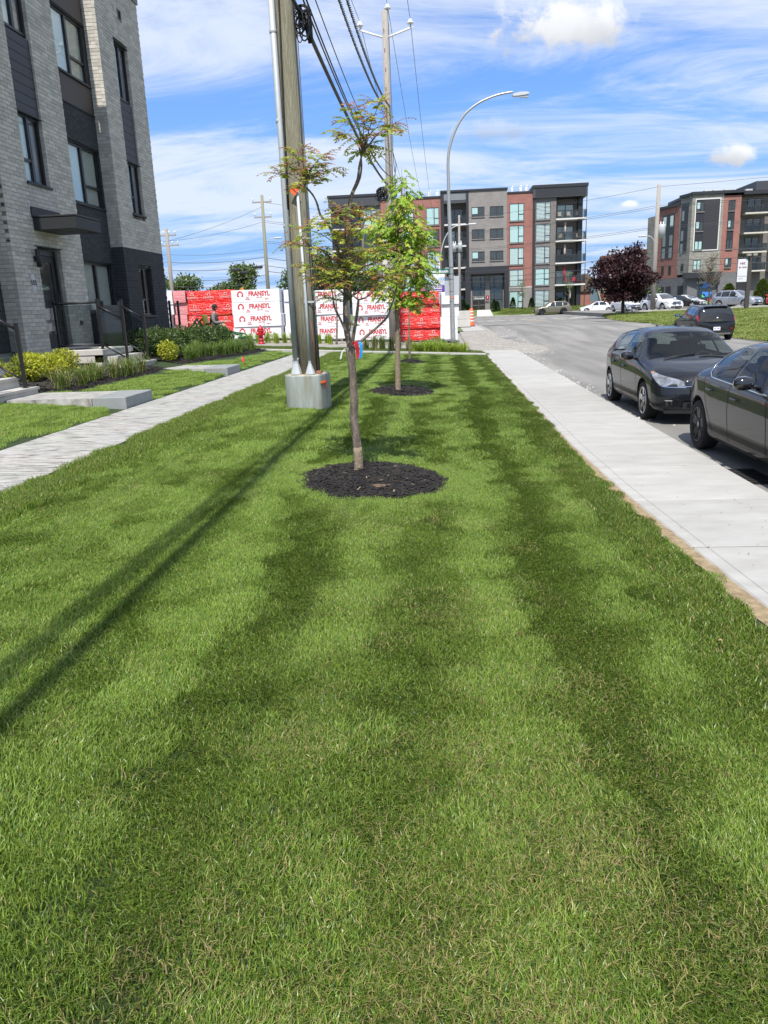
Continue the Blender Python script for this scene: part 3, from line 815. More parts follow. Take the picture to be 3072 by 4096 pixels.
# returns looking back along the street
wall_bricks('Y', 23.47, HR, HX - .10, ZD, ZT, [], lambda a, z: 'l')
wall_bricks('Y', 23.47, HR, HX - .10, 0.85, ZD, [], lambda a, z: 'd')
wall_bricks('Y', 17.17, HR, HX - .10, Z0, ZT, [], lambda a, z: 'l')
wall_bricks('X', HR, 14.4, 17.17, 3.2, ZT, [(15.0, 16.6, 4.86, 6.4), (15.0, 16.6, 8.1, 9.7)], lambda a, z: 'l')
M_h = {'l': M_brick_l, 'd': M_brick_d}; M_m = {'l': M_mort_l, 'd': M_mort_d}
camv = Vector((0, 0, 1.8))
def vis_size(b):
    d = (Vector(b[1]) - camv).length
    return max(b[2]) / d * (1.0 if b[1][1] > 17.0 else 0.2) * (1 if min(b[2][0] + b[2][1], 9) > .2 else .6)
BR.sort(key=vis_size, reverse=True)
bm_cache = {}
house_inv = Matrix.Translation(-Vector(house.location))
def house_child(mb, name, m, parent=None):
    o = mb.build(name, m, parent or house)
    if parent is None: o.matrix_parent_inverse = house_inv
    return o
for kd, c, s in BR[:300]:
    key = (kd, round(s[0], 3), round(s[1], 3), round(s[2], 3))
    if key not in bm_cache:
        m2 = MB(); m2.cbox((0, 0, 0), s, 0.003); bm_cache[key] = m2.mesh('brick', M_h[kd])
    o = link('brick', bm_cache[key], house, c); o.matrix_parent_inverse = house_inv
for kd in 'ld':
    m2 = MB()
    for k2, c, s in BR[300:]:
        if k2 == kd: m2.box(c, s)
    o = house_child(m2, 'brickwork', M_h[kd]); o['kind'] = 'stuff'
    o = house_child(MORT[kd], 'mortar', M_m[kd]); o['kind'] = 'stuff'
# core volume, foundation, roof cap
m2 = MB(); m2.bx(-19.5, HR - .12, 4.5, 26.75, .5, 11.25); m2.bx(-11, HX - .12, 17.25, 20.6, 9.75, 11.25); m2.bx(-11, HX - .12, 23.56, 26.75, 9.75, 11.25)
house_child(m2, 'wall_core', M_brick_l)
m2 = MB(); m2.bx(HX - .3, HX - .012, 17.18, 20.67, .3, Z0 - .002); m2.bx(HR - .2, HR - .02, 14.4, 23.4, .3, 1.15); m2.bx(HX - .3, HX - .012, 23.48, 26.84, .2, .748)
house_child(m2, 'foundation', M_conc2)
m2 = MB()
for (a, b, c) in ((17.12, 20.73, HX), (23.42, 26.9, HX), (20.73, 23.42, HR), (14.4, 17.12, HR)): m2.bx(c - .35, c + .035, a, b, ZT, ZT + .42)
m2.bx(-19.5, HX - .3, 26.6, 26.9, ZT, ZT + .42)
house_child(m2, 'parapet_cap', mat('parapet_metal', (.13, .13, .135), .5))
# neighbouring bay nearer the viewer, same terrace
m2 = MB(); m2.bx(-11, HX, 4.5, 14.4, .4, ZT)
house_child(m2, 'terrace_bay', M_brick_l)
# gap walls behind bays

def window(x, y0, y1, z0, z1, mull, bar=None, rec=0.07, sill=True, curt=0.5, trans_left=False):
    w = empty('window', parent=house); w.matrix_parent_inverse = house_inv
    f = .055; xf = x - rec
    m2 = MB()
    m2.bx(xf - .07, xf, y0, y0 + f, z0, z1); m2.bx(xf - .07, xf, y1 - f * 1.6, y1, z0, z1)
    m2.bx(xf - .07, xf, y0 + f, y1 - f * 1.6, z1 - f, z1); m2.bx(xf - .07, xf, y0 + f, y1 - f * 1.6, z0, z0 + f)
    m2.bx(xf - .08, xf + .012, mull - .05, mull + .05, z0 + f, z1 - f)
    m2.build('frame', M_black, w)
    panes = [(y0 + f, mull - .05), (mull + .05, y1 - f * 1.6)]
    for i, (a, b) in enumerate(panes):
        if bar and ((i == 1) != trans_left):
            m3 = MB(); m3.bx(xf - .06, xf + .004, a, b, bar - .03, bar + .03); m3.build('transom', M_black, w)
            for (q0, q1) in ((z0 + f, bar - .03), (bar + .03, z1 - f)):
                m3 = MB(); m3.bx(xf - .04, xf - .028, a, b, q0, q1); m3.build('pane', M_wglass, w)
        else:
            m3 = MB(); m3.bx(xf - .04, xf - .028, a, b, z0 + f, z1 - f); m3.build('pane', M_wglass, w)
    m3 = MB(); m3.bx(xf - .075, xf - .062, y0, y0 + (y1 - y0) * curt, z0, z1); m3.build('blind', M_curtain, w)
    m3 = MB(); m3.bx(xf - .5, xf - .45, y0 - .02, y1 + .02, z0 - .02, z1 + .02); m3.build('room', M_room, w)
    if sill:
        m3 = MB(); m3.bx(x - rec, x + .045, y0 - .03, y1 + .03, z0 - .055, z0 - .002); m3.build('sill', M_blackm, w)
    m3 = MB(); m3.bx(x - rec, x + .012, y0 - .06, y1 + .06, z1 + .002, z1 + .018); m3.build('lintel', M_blackm, w)
    return w
def planks(x, y0, y1, z0, z1, n, m, name='plank'):
    h = (z1 - z0) / n
    for i in range(n):
        m2 = MB(); m2.cbox((x - .03, (y0 + y1) / 2, z0 + (i + .5) * h), (.05, y1 - y0, h - .006), .006); house_child(m2, name, m)
    m2 = MB(); m2.bx(x - .07, x - .056, y0, y1, z0, z1); house_child(m2, 'panel_backing', M_room)
for (a, b, t) in ((COLW1[0], COLW1[1], True), (COLW3[0], COLW3[1], False)):
    mu = a + (b - a) * .5
    window(HX, a, b, 4.92, 6.40, mu, 5.42, .09, curt=.48, trans_left=True)
    planks(HX - .04, a, b, 6.42, 8.10, 8, M_siding)
    window(HX, a, b, 8.16, 9.66, mu, None, .09, sill=False, curt=.48)
window(HX, COLW3[0], COLW3[1], 1.88, 3.34, COLW3[0] + .55, 2.36, .09, curt=.1, trans_left=True)
window(HR, 21.02, 23.38, 2.02, 3.36, 22.33, None, .05, curt=.2)
window(HR, 21.02, 23.38, 4.90, 6.42, 22.33, 5.42, .05, curt=.56)
window(HR, 21.02, 23.38, 8.14, 9.64, 22.36, 8.66, .05, curt=.56)
for (z0, z1) in ((7.40, 8.08), (9.70, 11.28)):
    m2 = MB(); m2.cbox((HR - .03, 22.2, (z0 + z1) / 2), (.05, 2.46, z1 - z0), .006); house_child(m2, 'brown_panel', M_brown)
m2 = MB(); m2.bx(HR - .05, HR + .03, 20.9, 23.44, 7.36, 7.40); house_child(m2, 'flashing', M_blackm)
# siding in the nearer recess
planks(HR + .02, 14.45, 17.12, 1.16, 3.18, 9, M_siding)
# wall vent
vt = MB(); vt.bx(HX - .03, HX + .012, 25.12, 25.16, 10.35, 10.66); vt.bx(HX - .03, HX + .012, 25.37, 25.41, 10.35, 10.66); vt.bx(HX - .03, HX + .012, 25.16, 25.37, 10.62, 10.66); vt.bx(HX - .03, HX + .012, 25.16, 25.37, 10.35, 10.39)
vt = house_child(vt, 'vent', mat('vent_grey', (.16, .16, .16), .6))
for i in range(5):
    m2 = MB(); m2.box((HX - .01, 25.265, 10.42 + i * .045), (.012, .20, .03), rot=Matrix.Rotation(R(-35), 3, 'Y')); o = m2.build('louvre', M_blackm, vt)
# entrance door, canopy, sconce, number plate
dr = empty('door', parent=house); dr.matrix_parent_inverse = house_inv
m2 = MB(); m2.bx(HX - .22, HX - .14, 18.30, 18.38, 1.12, 3.46); m2.bx(HX - .22, HX - .14, 19.34, 19.42, 1.12, 3.46); m2.bx(HX - .22, HX - .14, 18.38, 19.34, 3.34, 3.46); m2.build('door_frame', M_black, dr)
m2 = MB(); m2.bx(HX - .20, HX - .16, 18.38, 18.52, 1.14, 3.33); m2.bx(HX - .2, HX - .16, 19.2, 19.34, 1.14, 3.33); m2.bx(HX - .2, HX - .16, 18.52, 19.2, 1.14, 1.5); m2.bx(HX - .2, HX - .16, 18.52, 19.2, 3.18, 3.33); m2.build('leaf', M_blackm, dr)
m2 = MB(); m2.bx(HX - .19, HX - .175, 18.52, 19.2, 1.5, 3.18); m2.build('pane', M_wglass, dr)
m2 = MB(); m2.cyl((HX - .12, 19.27, 1.9), (HX - .12, 19.27, 2.5), .014, n=8); m2.bx(HX - .165, HX - .115, 19.26, 19.28, 1.95, 1.97); m2.bx(HX - .165, HX - .115, 19.26, 19.28, 2.43, 2.45); m2.build('handle', M_black, dr)
m2 = MB(); m2.bx(HX - .6, HX - .55, 18.3, 19.42, 1.1, 3.5); m2.build('room', M_room, dr)
m2 = MB(); m2.bx(HX - .13, HX + .02, 18.2, 19.5, 3.50, 3.525); m2.build('flashing', M_blackm, dr)
m2 = MB(); m2.bx(HX - .14, HX - .002, 18.3, 19.42, 1.09, 1.115); m2.build('threshold', M_blackm, dr)
cp = MB(); cp.cbox((-8.815, 18.945, 3.99), (1.03, 1.31, .27), .01); cp.cbox((-8.82, 18.945, 4.15), (1.05, 1.34, .04), .008); cp.bx(HX - .01, HX + .03, 18.25, 19.66, 4.17, 4.38)
cp = house_child(cp, 'canopy', M_blackm)
m2 = MB(); m2.lathe([(.05, 0), (.05, -.006), (.035, -.006), (.035, 0)], (-8.75, 18.95, 3.856), 16); m2.build('downlight', M_blackm, cp)
sc_ = MB(); sc_.cyl((HX + .10, 18.10, 3.03), (HX + .10, 18.10, 3.43), .058, n=20); sc_.bx(HX - .005, HX + .05, 18.07, 18.13, 3.16, 3.28); house_child(sc_, 'wall_lamp', M_blackm)
np_ = MB(); np_.cbox((HX + .008, 17.89, 2.68), (.012, .17, .40), .003); npl = house_child(np_, 'number_plate', mat('plate_grey', (.52, .51, .52), .5))
for i, (dy, dz) in enumerate([(-.07, .18), (.07, .18), (-.07, -.18), (.07, -.18)]):
    m2 = MB(); m2.cyl((HX + .014, 17.89 + dy, 2.68 + dz), (HX + .018, 17.89 + dy, 2.68 + dz), .006, n=8); m2.build('screw', M_blackm, npl)
place_text(text_mesh('103', .165, .003, .003), 'house_number', M_black, (HX + .0165, 17.89, 2.675), (0, 1, 0), (0, 0, 1), npl)
m2 = MB(); m2.cbox((HX + .03, 20.04, 1.74), (.06, .09, .11), .01); house_child(m2, 'outlet_box', mat('outlet_grey', (.10, .10, .105), .5))

# ------------------------------------------------------------------ entrance stoops
def stoop(dx, dy, dz, label):
    st = empty('entrance_stoop', (-8.6 + dx, 19.2 + dy, 0.55 + dz), label=label, cat='steps', group='concrete stoops before the townhouse doors')
    inv = Matrix.Translation((8.6, -19.2, -0.55))
    def ch(mb, n, m):
        o = mb.build(n, m, st); o.matrix_parent_inverse = inv; return o
    y0, y1 = 18.30, 20.20
    m2 = MB(); m2.cbox(((HX - .02 - 8.08) / 2, (y0 + y1) / 2, 1.04), (HX * -1 - 8.06, y1 - y0, .14), .012); m2.bx(-9.3, -8.14, y0 + .02, y0 + .14, .80, .97)
    m2.bx(-8.30, -8.14, y0 + .02, y1 - .02, .35, .97)
    ch(m2, 'deck', M_conc2)
    for i, (x0, x1, zt) in enumerate(((-8.16, -7.82, .925), (-7.86, -7.50, .735))):
        m2 = MB(); a = y0 + .28 if i else y0 + .22; b = y1 + (.06 if i else 0)
        prof = [(x0, zt - .19), (x1 - .03, zt - .19), (x1 - .045, zt - .06), (x1, zt - .045), (x1, zt), (x0, zt)]
        m2.prism(prof, (0, a, 0), (1, 0, 0), (0, 0, 1), (0, b - a, 0)); m2.bx(x0, x1 - .06, a + .06, b - .06, .35, zt - .19)
        ch(m2, 'tread', M_conc2)
    P = {'A': (-9.22, 18.5), 'B': (-8.15, 18.5), 'C': (-8.15, 19.93), 'L1': (-7.62, 18.64), 'L2': (-7.62, 19.98)}
    def post(x, y, z0, z1):
        m2 = MB(); m2.bx(x - .028, x + .028, y - .028, y + .028, z0, z1); m2.cbox((x, y, z1 + .008), (.07, .07, .018), .004); m2.bx(x - .05, x + .05, y - .05, y + .05, z0, z0 + .012); ch(m2, 'post', M_black)
    post(*P['A'], 1.11, 2.24); post(*P['B'], 1.11, 2.26); post(*P['C'], 1.11, 2.26); post(*P['L1'], .735, 1.90); post(*P['L2'], .735, 1.88)
    def rail(a, b, za, zb, r=.02, nm='rail'):
        m2 = MB(); m2.tube([(a[0], a[1], za), (b[0], b[1], zb)], r, 4); ch(m2, nm, M_black)
    rail(P['A'], P['B'], 2.20, 2.20, .028); rail(P['A'], P['B'], 1.21, 1.21)
    rail(P['B'], P['L1'], 2.12, 1.80, .028); rail(P['B'], P['L1'], 1.22, .86); rail(P['C'], P['L2'], 2.12, 1.78, .028); rail(P['C'], P['L2'], 1.22, .86)
    for (a, b, za0, za1, zb0, zb1) in ((P['A'], P['B'], 1.26, 2.16, 1.26, 2.16), (P['B'], P['L1'], 1.27, 2.05, .95, 1.73), (P['C'], P['L2'], 1.27, 2.05, .95, 1.73)):
        m2 = MB(); t = Vector((b[0] - a[0], b[1] - a[1], 0)).normalized() * .05; n = Vector((-t.y, t.x, 0)).normalized() * .005
        A = Vector((a[0], a[1], 0)) + t; B = Vector((b[0], b[1], 0)) - t
        q = [A + Vector((0, 0, za0)), B + Vector((0, 0, zb0)), B + Vector((0, 0, zb1)), A + Vector((0, 0, za1))]
        m2.add([p - n for p in q] + [p + n for p in q], [(0, 1, 2, 3), (7, 6, 5, 4), (0, 4, 5, 1), (1, 5, 6, 2), (2, 6, 7, 3), (3, 7, 4, 0)]); ch(m2, 'glass_panel', M_rglass)
    m2 = MB(); m2.cbox((-8.9, 19.0, 1.118), (.5, .85, .014), .004); ch(m2, 'door_mat', mat('rubber_mat', (.02, .02, .02), .9))
    return st
stoop(0, 0, 0, 'concrete stoop with glass railing before the door numbered 103')
stoop(-0.02, -6.18, -0.1, 'concrete steps with black railing post beside the lime green shrub')
# slatted screen in the recess
scn = empty('privacy_screen', (-9.0, 21.3, .6), label='charcoal slatted screen standing in the brick recess beside the stoop', cat='screen')
for i in range(8):
    m2 = MB(); m2.cbox((0, 0, .15 + i * .19), (.03, 1.1, .18), .005); m2.build('slat', M_siding, scn)
m2 = MB()
for s in (-.56, .56): m2.bx(-.03, .03, s - .03, s + .03, 0, 1.68)
m2.build('frame', M_blackm, scn)
# grey stone step slabs and stamped paths from the walkway
for i, (a, b) in enumerate(SLABS):
    lab = ['grey stone step slab at the path to the nearer stoop', 'grey stone step slab at the path to the stoop of door 103'][i]
    m2 = MB(); m2.cbox((-5.70, (a + b) / 2, .385), (.60, b - a, .24), .012); tag(m2.build('step_slab', M_bluestone), lab, 'step slab')
    m2 = MB(); zz = (.50, .55)[i]; xl = -7.62
    m2.grid(lambda u, v: (lerp(xl, -6.0, u), lerp(a, b, v) , lerp(zz, .49, u) + .006), [0, .25, .5, .75, 1], [0, .5, 1])
    m2.grid(lambda u, v: (lerp(xl, -6.0, u), a - .001, lerp(zz, .49, u) + .006 - .2 * v), [0, .5, 1], [0, 1]); m2.grid(lambda u, v: (lerp(xl, -6.0, u), b + .001, lerp(zz, .49, u) + .006 - .2 * v), [0, .5, 1], [0, 1])
    structure(m2, 'stamped_path', M_stamp)
# black fence section at the building's far corner
fn = empty('metal_fence', (-9.4, 27.2, .6), label='black metal fence section at the far corner of the townhouse', cat='fence')
for i, y in enumerate((0, .9)):
    m2 = MB(); m2.bx(-.035, .035, y - .035, y + .035, -.1, 1.75); m2.build('post', M_black, fn)
for z in (.25, 1.6): m2 = MB(); m2.bx(-.018, .018, -.02, .865, z - .02, z + .02); m2.build('rail', M_black, fn)
# ================================================================== utility poles, lamp, cables
def wood_mat(name, a, b, c, sc=(6, 6, .35)):
    m = mat(name, a, 0.9)
    nt = m.node_tree; N = nt.nodes; L = nt.links; bs = N['Principled BSDF']
    tc = N.new('ShaderNodeTexCoord'); mp = N.new('ShaderNodeMapping'); mp.inputs['Scale'].default_value = sc; L.new(tc.outputs['Object'], mp.inputs[0])
    n = N.new('ShaderNodeTexNoise'); n.inputs['Scale'].default_value = 3.5; n.inputs['Detail'].default_value = 8; n.inputs['Roughness'].default_value = .6; n.inputs['Distortion'].default_value = 1.2
    L.new(mp.outputs[0], n.inputs['Vector'])
    w = N.new('ShaderNodeTexWave'); w.wave_type = 'BANDS'; w.bands_direction = 'X'; w.inputs['Scale'].default_value = 2.6; w.inputs['Distortion'].default_value = 9; w.inputs['Detail'].default_value = 3; w.inputs['Detail Scale'].default_value = 1.4
    L.new(mp.outputs[0], w.inputs['Vector'])
    ad = N.new('ShaderNodeMath'); ad.operation = 'MULTIPLY_ADD'; ad.inputs[1].default_value = .45; L.new(w.outputs['Fac'], ad.inputs[0])
    ml = N.new('ShaderNodeMath'); ml.operation = 'MULTIPLY'; ml.inputs[1].default_value = .6; L.new(n.outputs['Fac'], ml.inputs[0]); L.new(ml.outputs[0], ad.inputs[2])
    cr = N.new('ShaderNodeValToRGB'); e = cr.color_ramp.elements
    e[0].position = .18; e[0].color = (*c, 1); e[1].position = .78; e[1].color = (*b, 1); k = e.new(.45); k.color = (*a, 1)
    L.new(ad.outputs[0], cr.inputs[0]); L.new(cr.outputs[0], bs.inputs['Base Color'])
    bp = N.new('ShaderNodeBump'); bp.inputs['Strength'].default_value = .6; bp.inputs['Distance'].default_value = .01; L.new(ad.outputs[0], bp.inputs['Height']); L.new(bp.outputs[0], bs.inputs['Normal'])
    return m
M_pole1 = wood_mat('treated_wood', (.20, .185, .125), (.31, .295, .215), (.075, .062, .042), (9, 9, .55))
M_pole2 = wood_mat('weathered_wood', (.30, .27, .235), (.40, .37, .335), (.17, .145, .12))
M_polef = mat('grey_pole_wood', (.24, .215, .185), .9, var=.7, vscale=4, col2=(.33, .30, .27), stretch=(1, 1, .1))
M_galv = mat('galvanised_steel', (.46, .49, .51), .6, metal=.2, var=.6, vscale=7, col2=(.36, .39, .41))
M_galvb = mat('zinc_sheet', (.36, .42, .41), .6, metal=.2, var=1.0, vscale=3.2, col2=(.22, .215, .16), stretch=(2.5, 2.5, .35), bump=.1, bscale=9)
M_steel = mat('lamp_steel', (.40, .40, .39), .45, metal=.6, var=.3, vscale=2, col2=(.33, .33, .32))
M_cable = mat('black_cable', (.014, .014, .016), .5)
M_cableg = mat('grey_cable', (.055, .055, .065), .5)
M_rust = mat('rusty_steel', (.16, .07, .04), .8)
M_orange = mat('orange_plastic', (.75, .115, .025), .5)
M_white = mat('white_paint', (.78, .78, .77), .5)
M_sand = mat('sand_fill', (.52, .42, .25), .95, var=.6, vscale=20, col2=(.40, .32, .2))

def wire_pts(a, b, sag, n=24):
    a, b = Vector(a), Vector(b)
    return [a.lerp(b, i / n) - Vector((0, 0, sag * 4 * (i / n) * (1 - i / n))) for i in range(n + 1)]

# --- pole beside the lawn, in its steel collar
PX, PY = -2.28, 13.22
up = empty('utility_pole', (PX, PY, .2), label='thick brown wooden utility pole in a galvanised collar with conduits', cat='utility pole')
m2 = MB(); m2.tube([(0.04, 0, .1), (0.02, 0, 2), (0, 0, 6), (-.01, 0, 9), (-.01, 0, 11.6)], [.178, .172, .152, .14, .128], 24); m2.build('shaft', M_pole1, up)
col = MB(); N_ = 40
def ring(k, z, r):
    return [(r * math.copysign(abs(math.cos(t)) ** .66, math.cos(t)), r * math.copysign(abs(math.sin(t)) ** .66, math.sin(t)), z) for t in [2 * math.pi * j / N_ for j in range(N_)]]
zs = [(-.1, .372), (.0, .372), (.55, .372), (.575, .368), (.575, .360), (.55, .360)]
P = [p for z, r in zs for p in ring(0, z, r)]
col.add(P, [(i * N_ + j, i * N_ + (j + 1) % N_, (i + 1) * N_ + (j + 1) % N_, (i + 1) * N_ + j) for i in range(len(zs) - 1) for j in range(N_)], 0, True)
col.build('steel_collar', M_galvb, up)
m2 = MB(); m2.add(ring(0, .558, .362) + [(0, 0, .585)], [(j, (j + 1) % N_, N_) for j in range(N_)], 0, True); m2.build('sand_fill', M_sand, up)
def conduit(x, y, r, ztop, cone_r, name, joints):
    m2 = MB(); m2.tube([(x, y, .70), (x, y, ztop * .5), (x - .03, y + .015, ztop)], r, 14); c = m2.build(name, M_galv, up)
    m2 = MB(); m2.lathe([(cone_r, .575), (cone_r, .59), (r * 1.08, .76), (r * 1.08, .80)], (x, y, 0), 8, smooth=False); m2.build('cone_foot', M_galv, c)
    for z in joints:
        m2 = MB(); m2.lathe([(r * 1.06, z - .03), (r * 1.16, z - .026), (r * 1.16, z + .026), (r * 1.06, z + .03)], (x - .03 * (z / ztop) ** 2, y + .01, 0), 14)
        m2.box((x + (.06 if x < 0 else .05), y + .06, z), (.15, .02, .03)); m2.build('clamp', M_galv, c)
conduit(-.168, -.125, .048, 8.2, .10, 'conduit', [.82, 2.95, 4.5, 5.75])
conduit(.085, -.225, .023, 3.45, .085, 'thin_conduit', [1.75, 2.75])
m2 = MB(); m2.tube([(.02, -.16, 11), (-.055, -.158, 6.1), (-.085, -.166, 4.9), (-.115, -.166, 3.6), (-.12, -.16, 3.2)], .014, 8); m2.build('black_cable', M_cable, up)
for i, (dx, dy, z1) in enumerate(((.15, -.07, 6.3), (.172, -.02, 5.2), (.185, .03, 6.2))):
    m2 = MB(); m2.tube([(dx + .03, dy - .02, .58), (dx + .02, dy - .01, 1.6), (dx, dy, 3.2), (dx - .02, dy, z1)], (.016, .011, .006)[i], 8); m2.build('riser_cable', M_cable, up)
m2 = MB(); m2.tube([(.17, -.10, .58), (.155, -.13, 1.1), (.13, -.13, 1.45)], .011, 6); m2.build('ground_rod', M_rust, up)
m2 = MB(); m2.box((.215, -.10, .60), (.09, .06, .05)); m2.build('brick_piece', mat('brick_bit', (.28, .13, .08), .9), up)
m2 = MB(); m2.box((.012, -.262, 3.46), (.115, .006, .115), rot=Matrix.Rotation(R(40), 3, 'Y')); tg = m2.build('warning_tag', M_orange, up)
m2 = MB()
for k in range(5): m2.box((.012 - .02 + k * .011, -.266, 3.485 - k * .013), (.05, .002, .006), rot=Matrix.Rotation(R(40), 3, 'Y'))
m2.build('tag_print', M_black, tg)
m2 = MB(); m2.cbox((.30, -.272, .40), (.10, .012, .125), .003, rz=R(28)); m2.box((.315, -.315, .452), (.11, .07, .008), rot=Matrix.Rotation(R(28), 3, 'Z') @ Matrix.Rotation(R(24), 3, 'X') @ Matrix.Rotation(R(-14), 3, 'Y')); m2.build('orange_tag', M_orange, up)
# splice loops hung from the pole
cl = MB(); rr = random.Random(3)
for k in range(13):
    w, h = rr.uniform(.05, .13), rr.uniform(.16, .40); cx = .19 + rr.uniform(-.02, .12); cy = rr.uniform(-.08, .08); z0 = 6.15 + rr.uniform(-.08, .1); an = rr.uniform(-.6, .6)
    path = [(cx + w * math.sin(t) * math.cos(an), cy + w * math.sin(t) * math.sin(an), z0 - h / 2 + h / 2 * math.cos(t) - .1) for t in [2 * math.pi * i / 16 for i in range(17)]]
    cl.tube(path, rr.choice([.006, .008, .012]), 6, caps=False)
cl.tube([(.30, 0, 6.05), (.345, .05, 5.82), (.36, .1, 5.62)], [.05, .062, .04], 10)
cl.build('splice_coil', M_cable, up)
cl = MB(); cl.bx(-.16, .16, -.02, .02, 6.28, 6.33); cl.bx(-.2, .2, -.19, -.17, 8.2, 8.26); cl.build('bracket', M_galv, up)

# --- pole behind the edging with white insulator arms
Q = empty('utility_pole', (-2.2, 37.0, .25), label='tall weathered pole with white insulator arms standing before the foam stacks', cat='utility pole')
m2 = MB(); m2.tube([(0, 0, -.2), (.02, 0, 3), (.07, 0, 9), (.10, 0, 13.75)], [.205, .19, .155, .13], 20); m2.build('shaft', M_pole2, Q)
ARMS = []
for (x, z) in ((-.98, 13.08), (1.17, 13.05)):
    m2 = MB(); m2.tube([(.09, 0, 12.72), (x, 0, z)], .042, 10); m2.tube([(x, 0, z), (x + math.copysign(.14, x), 0, z + .02)], .02, 8); m2.build('insulator_arm', M_white, Q)
    m2 = MB(); m2.cyl((x, 0, z), (x, 0, z + .2), .025, n=8); m2.build('pin', M_steel, Q)
    m2 = MB(); m2.lathe([(.02, .14), (.13, .16), (.14, .21), (.07, .27), (.06, .33), (.02, .36)], (x, 0, z), 14); m2.build('insulator', M_white, Q); ARMS.append((x - 2.2, z + .57))
m2 = MB(); m2.cyl((.22, 0, 13.2), (.22, 0, 13.95), .025, n=8); m2.build('pin', M_steel, Q)
m2 = MB(); m2.lathe([(.02, .0), (.13, .02), (.14, .07), (.07, .13), (.06, .19), (.02, .22)], (.22, 0, 13.8), 14); m2.build('insulator', M_white, Q); ARMS.append((-1.98, 14.25))
m2 = MB(); m2.box((-.05, -.20, 2.02), (.30, .02, .40)); m2.build('notice_plate', mat('faded_yellow', (.55, .52, .22), .6), Q)
m2 = MB(); rr = random.Random(9)
for k in range(16):
    w, h = rr.uniform(.10, .26), rr.uniform(.25, .5); cx = -.28 + rr.uniform(-.1, .1); z0 = 6.65 + rr.uniform(-.1, .15); an = rr.uniform(-.9, .9)
    m2.tube([(cx + w * math.sin(t) * math.cos(an), w * math.sin(t) * math.sin(an) - .1, z0 - h / 2 + h / 2 * math.cos(t)) for t in [2 * math.pi * i / 16 for i in range(17)]], rr.choice([.012, .018, .03]), 6, caps=False)
m2.build('splice_coil', M_cable, Q)
m2 = MB()
for k in range(7): m2.box((rr.uniform(-.02, .06) + .05, -.17, 8.5 + k * .75), (.03, .03, .1))
m2.build('step_bolt', M_rust, Q); bpy.data.objects['step_bolt']['kind'] = 'stuff'
m2 = MB(); m2.tube([(.24, 0, 13.3), (.27, .02, 9), (.25, 0, 8.2), (.30, 0, 7.4)], .016, 6); m2.tube([(.26, -.02, 8.2), (.38, -.03, 7.7), (.30, -.02, 7.2), (.36, 0, 6.4)], .02, 6); m2.build('down_lead', M_cableg, Q)

# --- next pole of the line, behind the viewer
Q0 = empty('utility_pole', (-1.95, -11.5, .15), label='wooden utility pole at the start of the lawn behind the viewer', cat='utility pole')
m2 = MB(); m2.tube([(0, 0, -.2), (0, 0, 6), (0, 0, 12)], [.18, .155, .13], 18); m2.build('shaft', M_pole1, Q0)

def cable(path, r, label, m=M_cable, n=8, name='overhead_cable', group=None):
    mb = MB(); mb.tube(path, r, n); return tag(mb.build(name, m), label, 'cable', group)
cable(wire_pts((-2.05, 13.25, 6.22), (-2.05, 37, 6.95), .38) , .036, 'thick black bundled cable strung from the collared pole to the far pole')
cable(wire_pts((-1.97, -11.5, 6.5), (-2.05, 13.25, 6.22), .35), .030, 'thick black bundled cable strung over the lawn towards the viewer')
for i, dx in enumerate((0, .035)):
    cable(wire_pts((-2.0 + dx, 13.2, 6.42 + dx), (-2.03, 37, 7.45), .55), .014, 'pair of thin black cables running above the thick bundle between the poles', group='paired cables')
    cable(wire_pts((-1.97 + dx * .5, -11.5, 6.9), (-2.04 + dx * .3, 13.2, 6.42 + dx), .3), .014, 'pair of thin black cables crossing over the near lawn', group='paired cables over lawn')
cable(wire_pts((-1.92, 13.2, 6.72), (-2.0, 37, 7.9), .55), .010, 'single thin cable between the paired cables and the twisted power lines')
cable(wire_pts((-1.95, -11.5, 7.1), (-1.98, 13.2, 6.72), .3), .010, 'single thin cable crossing over the near lawn')
def twisted(a, b, sag, label, r=.012, turns=55):
    mb = MB(); base = wire_pts(a, b, sag, 220)
    for s in range(3):
        path = []
        for i, p in enumerate(base):
            t = 2 * math.pi * (turns * i / 220 + s / 3); path.append(p + Vector((math.cos(t), 0, math.sin(t))) * .03)
        mb.tube(path, r, 5)
    o = mb.build('twisted_cable', M_cableg); o['kind'] = 'stuff'; del o['kind']; return tag(o, label, 'cable', 'twisted power cables')
for i in range(2):
    twisted((-2.08 + i * .16, 13.2, 8.5 + i * .05), (-2.16 + i * .14, 36.9, 10.2 + i * .1), .62, 'twisted three strand power cable climbing to the tall weathered pole')
    twisted((-2.45 + i * .02, -11.5, 8.9), (-2.08 + i * .16, 13.2, 8.5 + i * .05), .4, 'twisted three strand power cable passing over the lawn')
for i, (x, z) in enumerate(ARMS):
    nm = ['left insulator arm', 'right insulator arm', 'top insulator'][i]
    cable(wire_pts((x - .1, -11.5, z + .2 - 1.2), (x, 37, z), .9, 40), .011, f'bare line wire coming over the lawn to the {nm} of the weathered pole', M_cableg)
    cable(wire_pts((x, 37, z), (x + .5, 99, z - 1.6), 1.1, 30), .011, f'bare line wire leaving the {nm} of the weathered pole', M_cableg)

